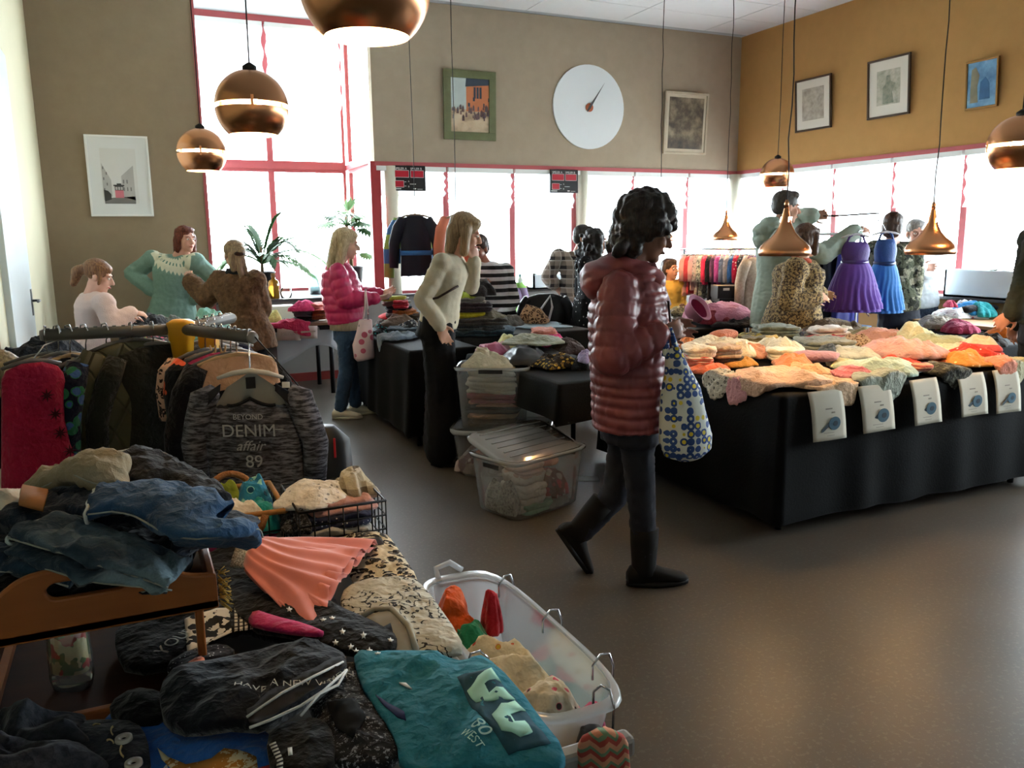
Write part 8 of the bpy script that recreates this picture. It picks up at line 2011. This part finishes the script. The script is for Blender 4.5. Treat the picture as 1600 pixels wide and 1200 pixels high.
MB().loft([bz, bz+UP*.02, bz+UP*.07, bz+UP*.12, bz+UP*.14], [.03, .034, .034, .033, .026], [.02, .024, .022, .016, .006], RH, 20, sup=3).obj('pouch_body', glassy('clear_pouch', (.9, .92, .92), .3, .12), bt)
MB().loft([bz+UP*.03, bz+UP*.1], [.029, .028], [.019, .015], RH, 18, sup=3).obj('fruit_print', M('fruit_print', '4a6a34', .5, pat='camo', c2='a83024', c3='c8b88a', s=26), bt)
DEN = [fab('denim|%s|%s|%s' % t_) for t_ in (('141c28', '1f2d40', '0c1119'), ('274463', '44688e', '182a40'), ('1a1b1f', '2a2c31', '0e0f12'), ('8a7f66', 'a09580', '6a614e'), ('172332', '283c54', '0f1722'), ('2a3c4a', '8ea6ae', '18242e'), ('1e3040', '3a5668', '131f2a'), ('0e131c', '1a222e', '090c12'))]
mseam = M('pale_seam', '8f8f86', .9)
def jeans(name, label, legs, mat, hem=None, patch=None):
    """trouser legs as thick flat cloth tubes along measured paths: (points, half width, half thickness)"""
    allp = [p for l in legs for p in l[0]]; c = sum((V(p) for p in allp), V())/len(allp); zmin = min(p[2] for p in allp)-.03
    r = thing(name, label, 'jeans', (c.x, c.y, zmin), 'jeans heaped on the bed tray')
    for li, (pts, hw, ht) in enumerate(legs):
        P = [V(p) for p in pts]; Q = []
        for i in range(len(P)-1):
            p0, p1, p2, p3 = P[max(i-1, 0)], P[i], P[i+1], P[min(i+2, len(P)-1)]
            for k in range(10):
                t = k/10; Q.append(.5*((2*p1)+(p2-p0)*t+(2*p0-5*p1+4*p2-p3)*t*t+(3*p1-p0-3*p2+p3)*t**3))
        Q.append(P[-1]); m = len(Q)
        rts = []
        for i in range(m):
            t = (Q[min(i+1, m-1)]-Q[max(i-1, 0)]); h_ = V((t.x, t.y, 0)); rts.append(UP.cross(h_).normalized() if h_.length > 1e-4 else (rts[-1] if rts else RH))
            if i and rts[-1].dot(rts[-2]) < 0: rts[-1] = -rts[-1]
        mb = MB().loft(Q, [hw*(1-.04*(i in (0, m-1))) for i in range(m)], [ht*.85]*m, rts, 34, sup=2.4)
        mb.v = [p+V((0, 0, 1))*(.011*(1-2*abs(nz3((p.x*22, p.y*22, p.z*22), 1, li)))+.005*(1-2*abs(nz3(p, 55, li))))+V((nz3(p, 16, 3), nz3(p, 16, 8), 0))*.009 for p in mb.v]
        lo = mb.obj('trouser_leg', mat, r)
        for sgn in (-1,): MB().tube([q+x_*(hw*.985*sgn)+UP*ht*.35 for q, x_ in zip(Q, rts)], .0016, 5).obj('seam', mseam, lo)
        if hem and li in hem:
            q, x_ = Q[0], rts[0]; t = (Q[0]-Q[1]).normalized(); n_ = t.cross(x_)
            MB().tube([q+t*.004+x_*(hw*math.cos(a))+n_*(ht*math.sin(a))+V((nz3((a*3, 0, 0)), nz3((0, a*3, 0)), nz3((a*3, 4, 0))))*.006 for a in np.linspace(0, 2*PI, 33)], .003, 5).obj('frayed_hem', M('pale_fray', 'b9bcb8', .95), lo)
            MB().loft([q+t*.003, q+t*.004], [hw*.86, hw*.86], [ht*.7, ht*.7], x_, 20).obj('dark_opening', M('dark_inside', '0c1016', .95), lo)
    if patch: patch(r)
    return r
Z1 = tz+.03
def zp(x, y, z): p = atz(x, y, z); return (p.x, p.y, z)
jeans('dark_jeans', 'dark blue jeans folded with the round fold facing right', [([zp(160, 850, Z1+.03), zp(250, 850, Z1+.03), zp(310, 845, Z1+.035), zp(338, 830, Z1+.06), zp(310, 810, Z1+.085), zp(240, 800, Z1+.09), zp(160, 800, Z1+.09)], .075, .024)], DEN[0])
jeans('mid_blue_jeans', 'mid blue jeans with frayed hem on top of the heap', [([zp(150, 790, Z1+.12), zp(210, 785, Z1+.12), zp(270, 795, Z1+.115), zp(325, 825, Z1+.1), zp(345, 850, Z1+.05)], .07, .02)], DEN[1], hem=[0])
jeans('grey_jeans', 'grey black jeans standing up at the back of the heap', [([zp(195, 725, Z1+.13), zp(230, 742, Z1+.12), zp(275, 765, Z1+.1), zp(315, 800, Z1+.08)], .062, .026)], DEN[2], hem=[0])
jeans('khaki_trousers', 'khaki trousers bunched at the back left of the heap', [([zp(70, 762, Z1+.1), zp(105, 758, Z1+.11), zp(140, 738, Z1+.14), zp(165, 745, Z1+.14), zp(178, 770, Z1+.11)], .05, .034)], DEN[3])
def leather(r):
    P = [zp(x, y, Z1+.105) for x, y in ((38, 782), (78, 790), (70, 822), (32, 812))]; n_ = UP; c = sum((V(p) for p in P), V())/4
    MB().add([V(p)+UP*.03 for p in P]+[V(p)+UP*.024 for p in P], [(0, 1, 2, 3), (7, 6, 5, 4), (0, 4, 5, 1), (1, 5, 6, 2), (2, 6, 7, 3), (3, 7, 4, 0)]).obj('leather_patch', M('tan_leather', '9a6230', .6, bump=.3, bs=100), r)
jeans('patch_jeans', 'dark jeans with a tan leather patch at the left', [([zp(30, 830, Z1+.09), zp(75, 800, Z1+.1), zp(130, 790, Z1+.1), zp(190, 800, Z1+.1)], .06, .02)], DEN[4], patch=leather)
jeans('washed_jeans', 'pale washed jeans leg stretched towards the tray handle', [([zp(60, 830, Z1+.095), zp(110, 845, Z1+.09), zp(170, 865, Z1+.07), zp(230, 885, Z1+.05), zp(282, 903, Z1+.03)], .05, .016), ([zp(45, 860, Z1+.07), zp(110, 880, Z1+.06), zp(180, 900, Z1+.045), zp(270, 912, Z1+.02)], .04, .014)], DEN[5], hem=[0])
jeans('blue_grey_jeans', 'blue grey jeans cut by the left picture edge', [([zp(-60, 880, Z1+.05), zp(-10, 880, Z1+.055), zp(40, 878, Z1+.055), zp(90, 885, Z1+.045), zp(140, 900, Z1+.03)], .055, .018)], DEN[6])
jeans('navy_jeans', 'navy jeans at the bottom of the heap behind the handle', [([zp(-40, 930, Z1), zp(40, 920, Z1), zp(120, 912, Z1), zp(200, 905, Z1), zp(285, 902, Z1)], .07, .018)], DEN[7])
jeans('indigo_jeans', 'indigo jeans lying in the middle of the heap', [([zp(20, 850, Z1+.03), zp(110, 850, Z1+.03), zp(200, 850, Z1+.02), zp(300, 865, Z1+.0)], .085, .024)], DEN[0])
gg = soft(MB(), V(zp(8, 800, Z1+.06)), RH, FH, .09, .12, .04, 'heap', 79); tag(gg.obj('white_printed_tee', fab('d0c8b8')), 'pale cloth with pink edge at the left of the jeans heap', 'clothing', FG)
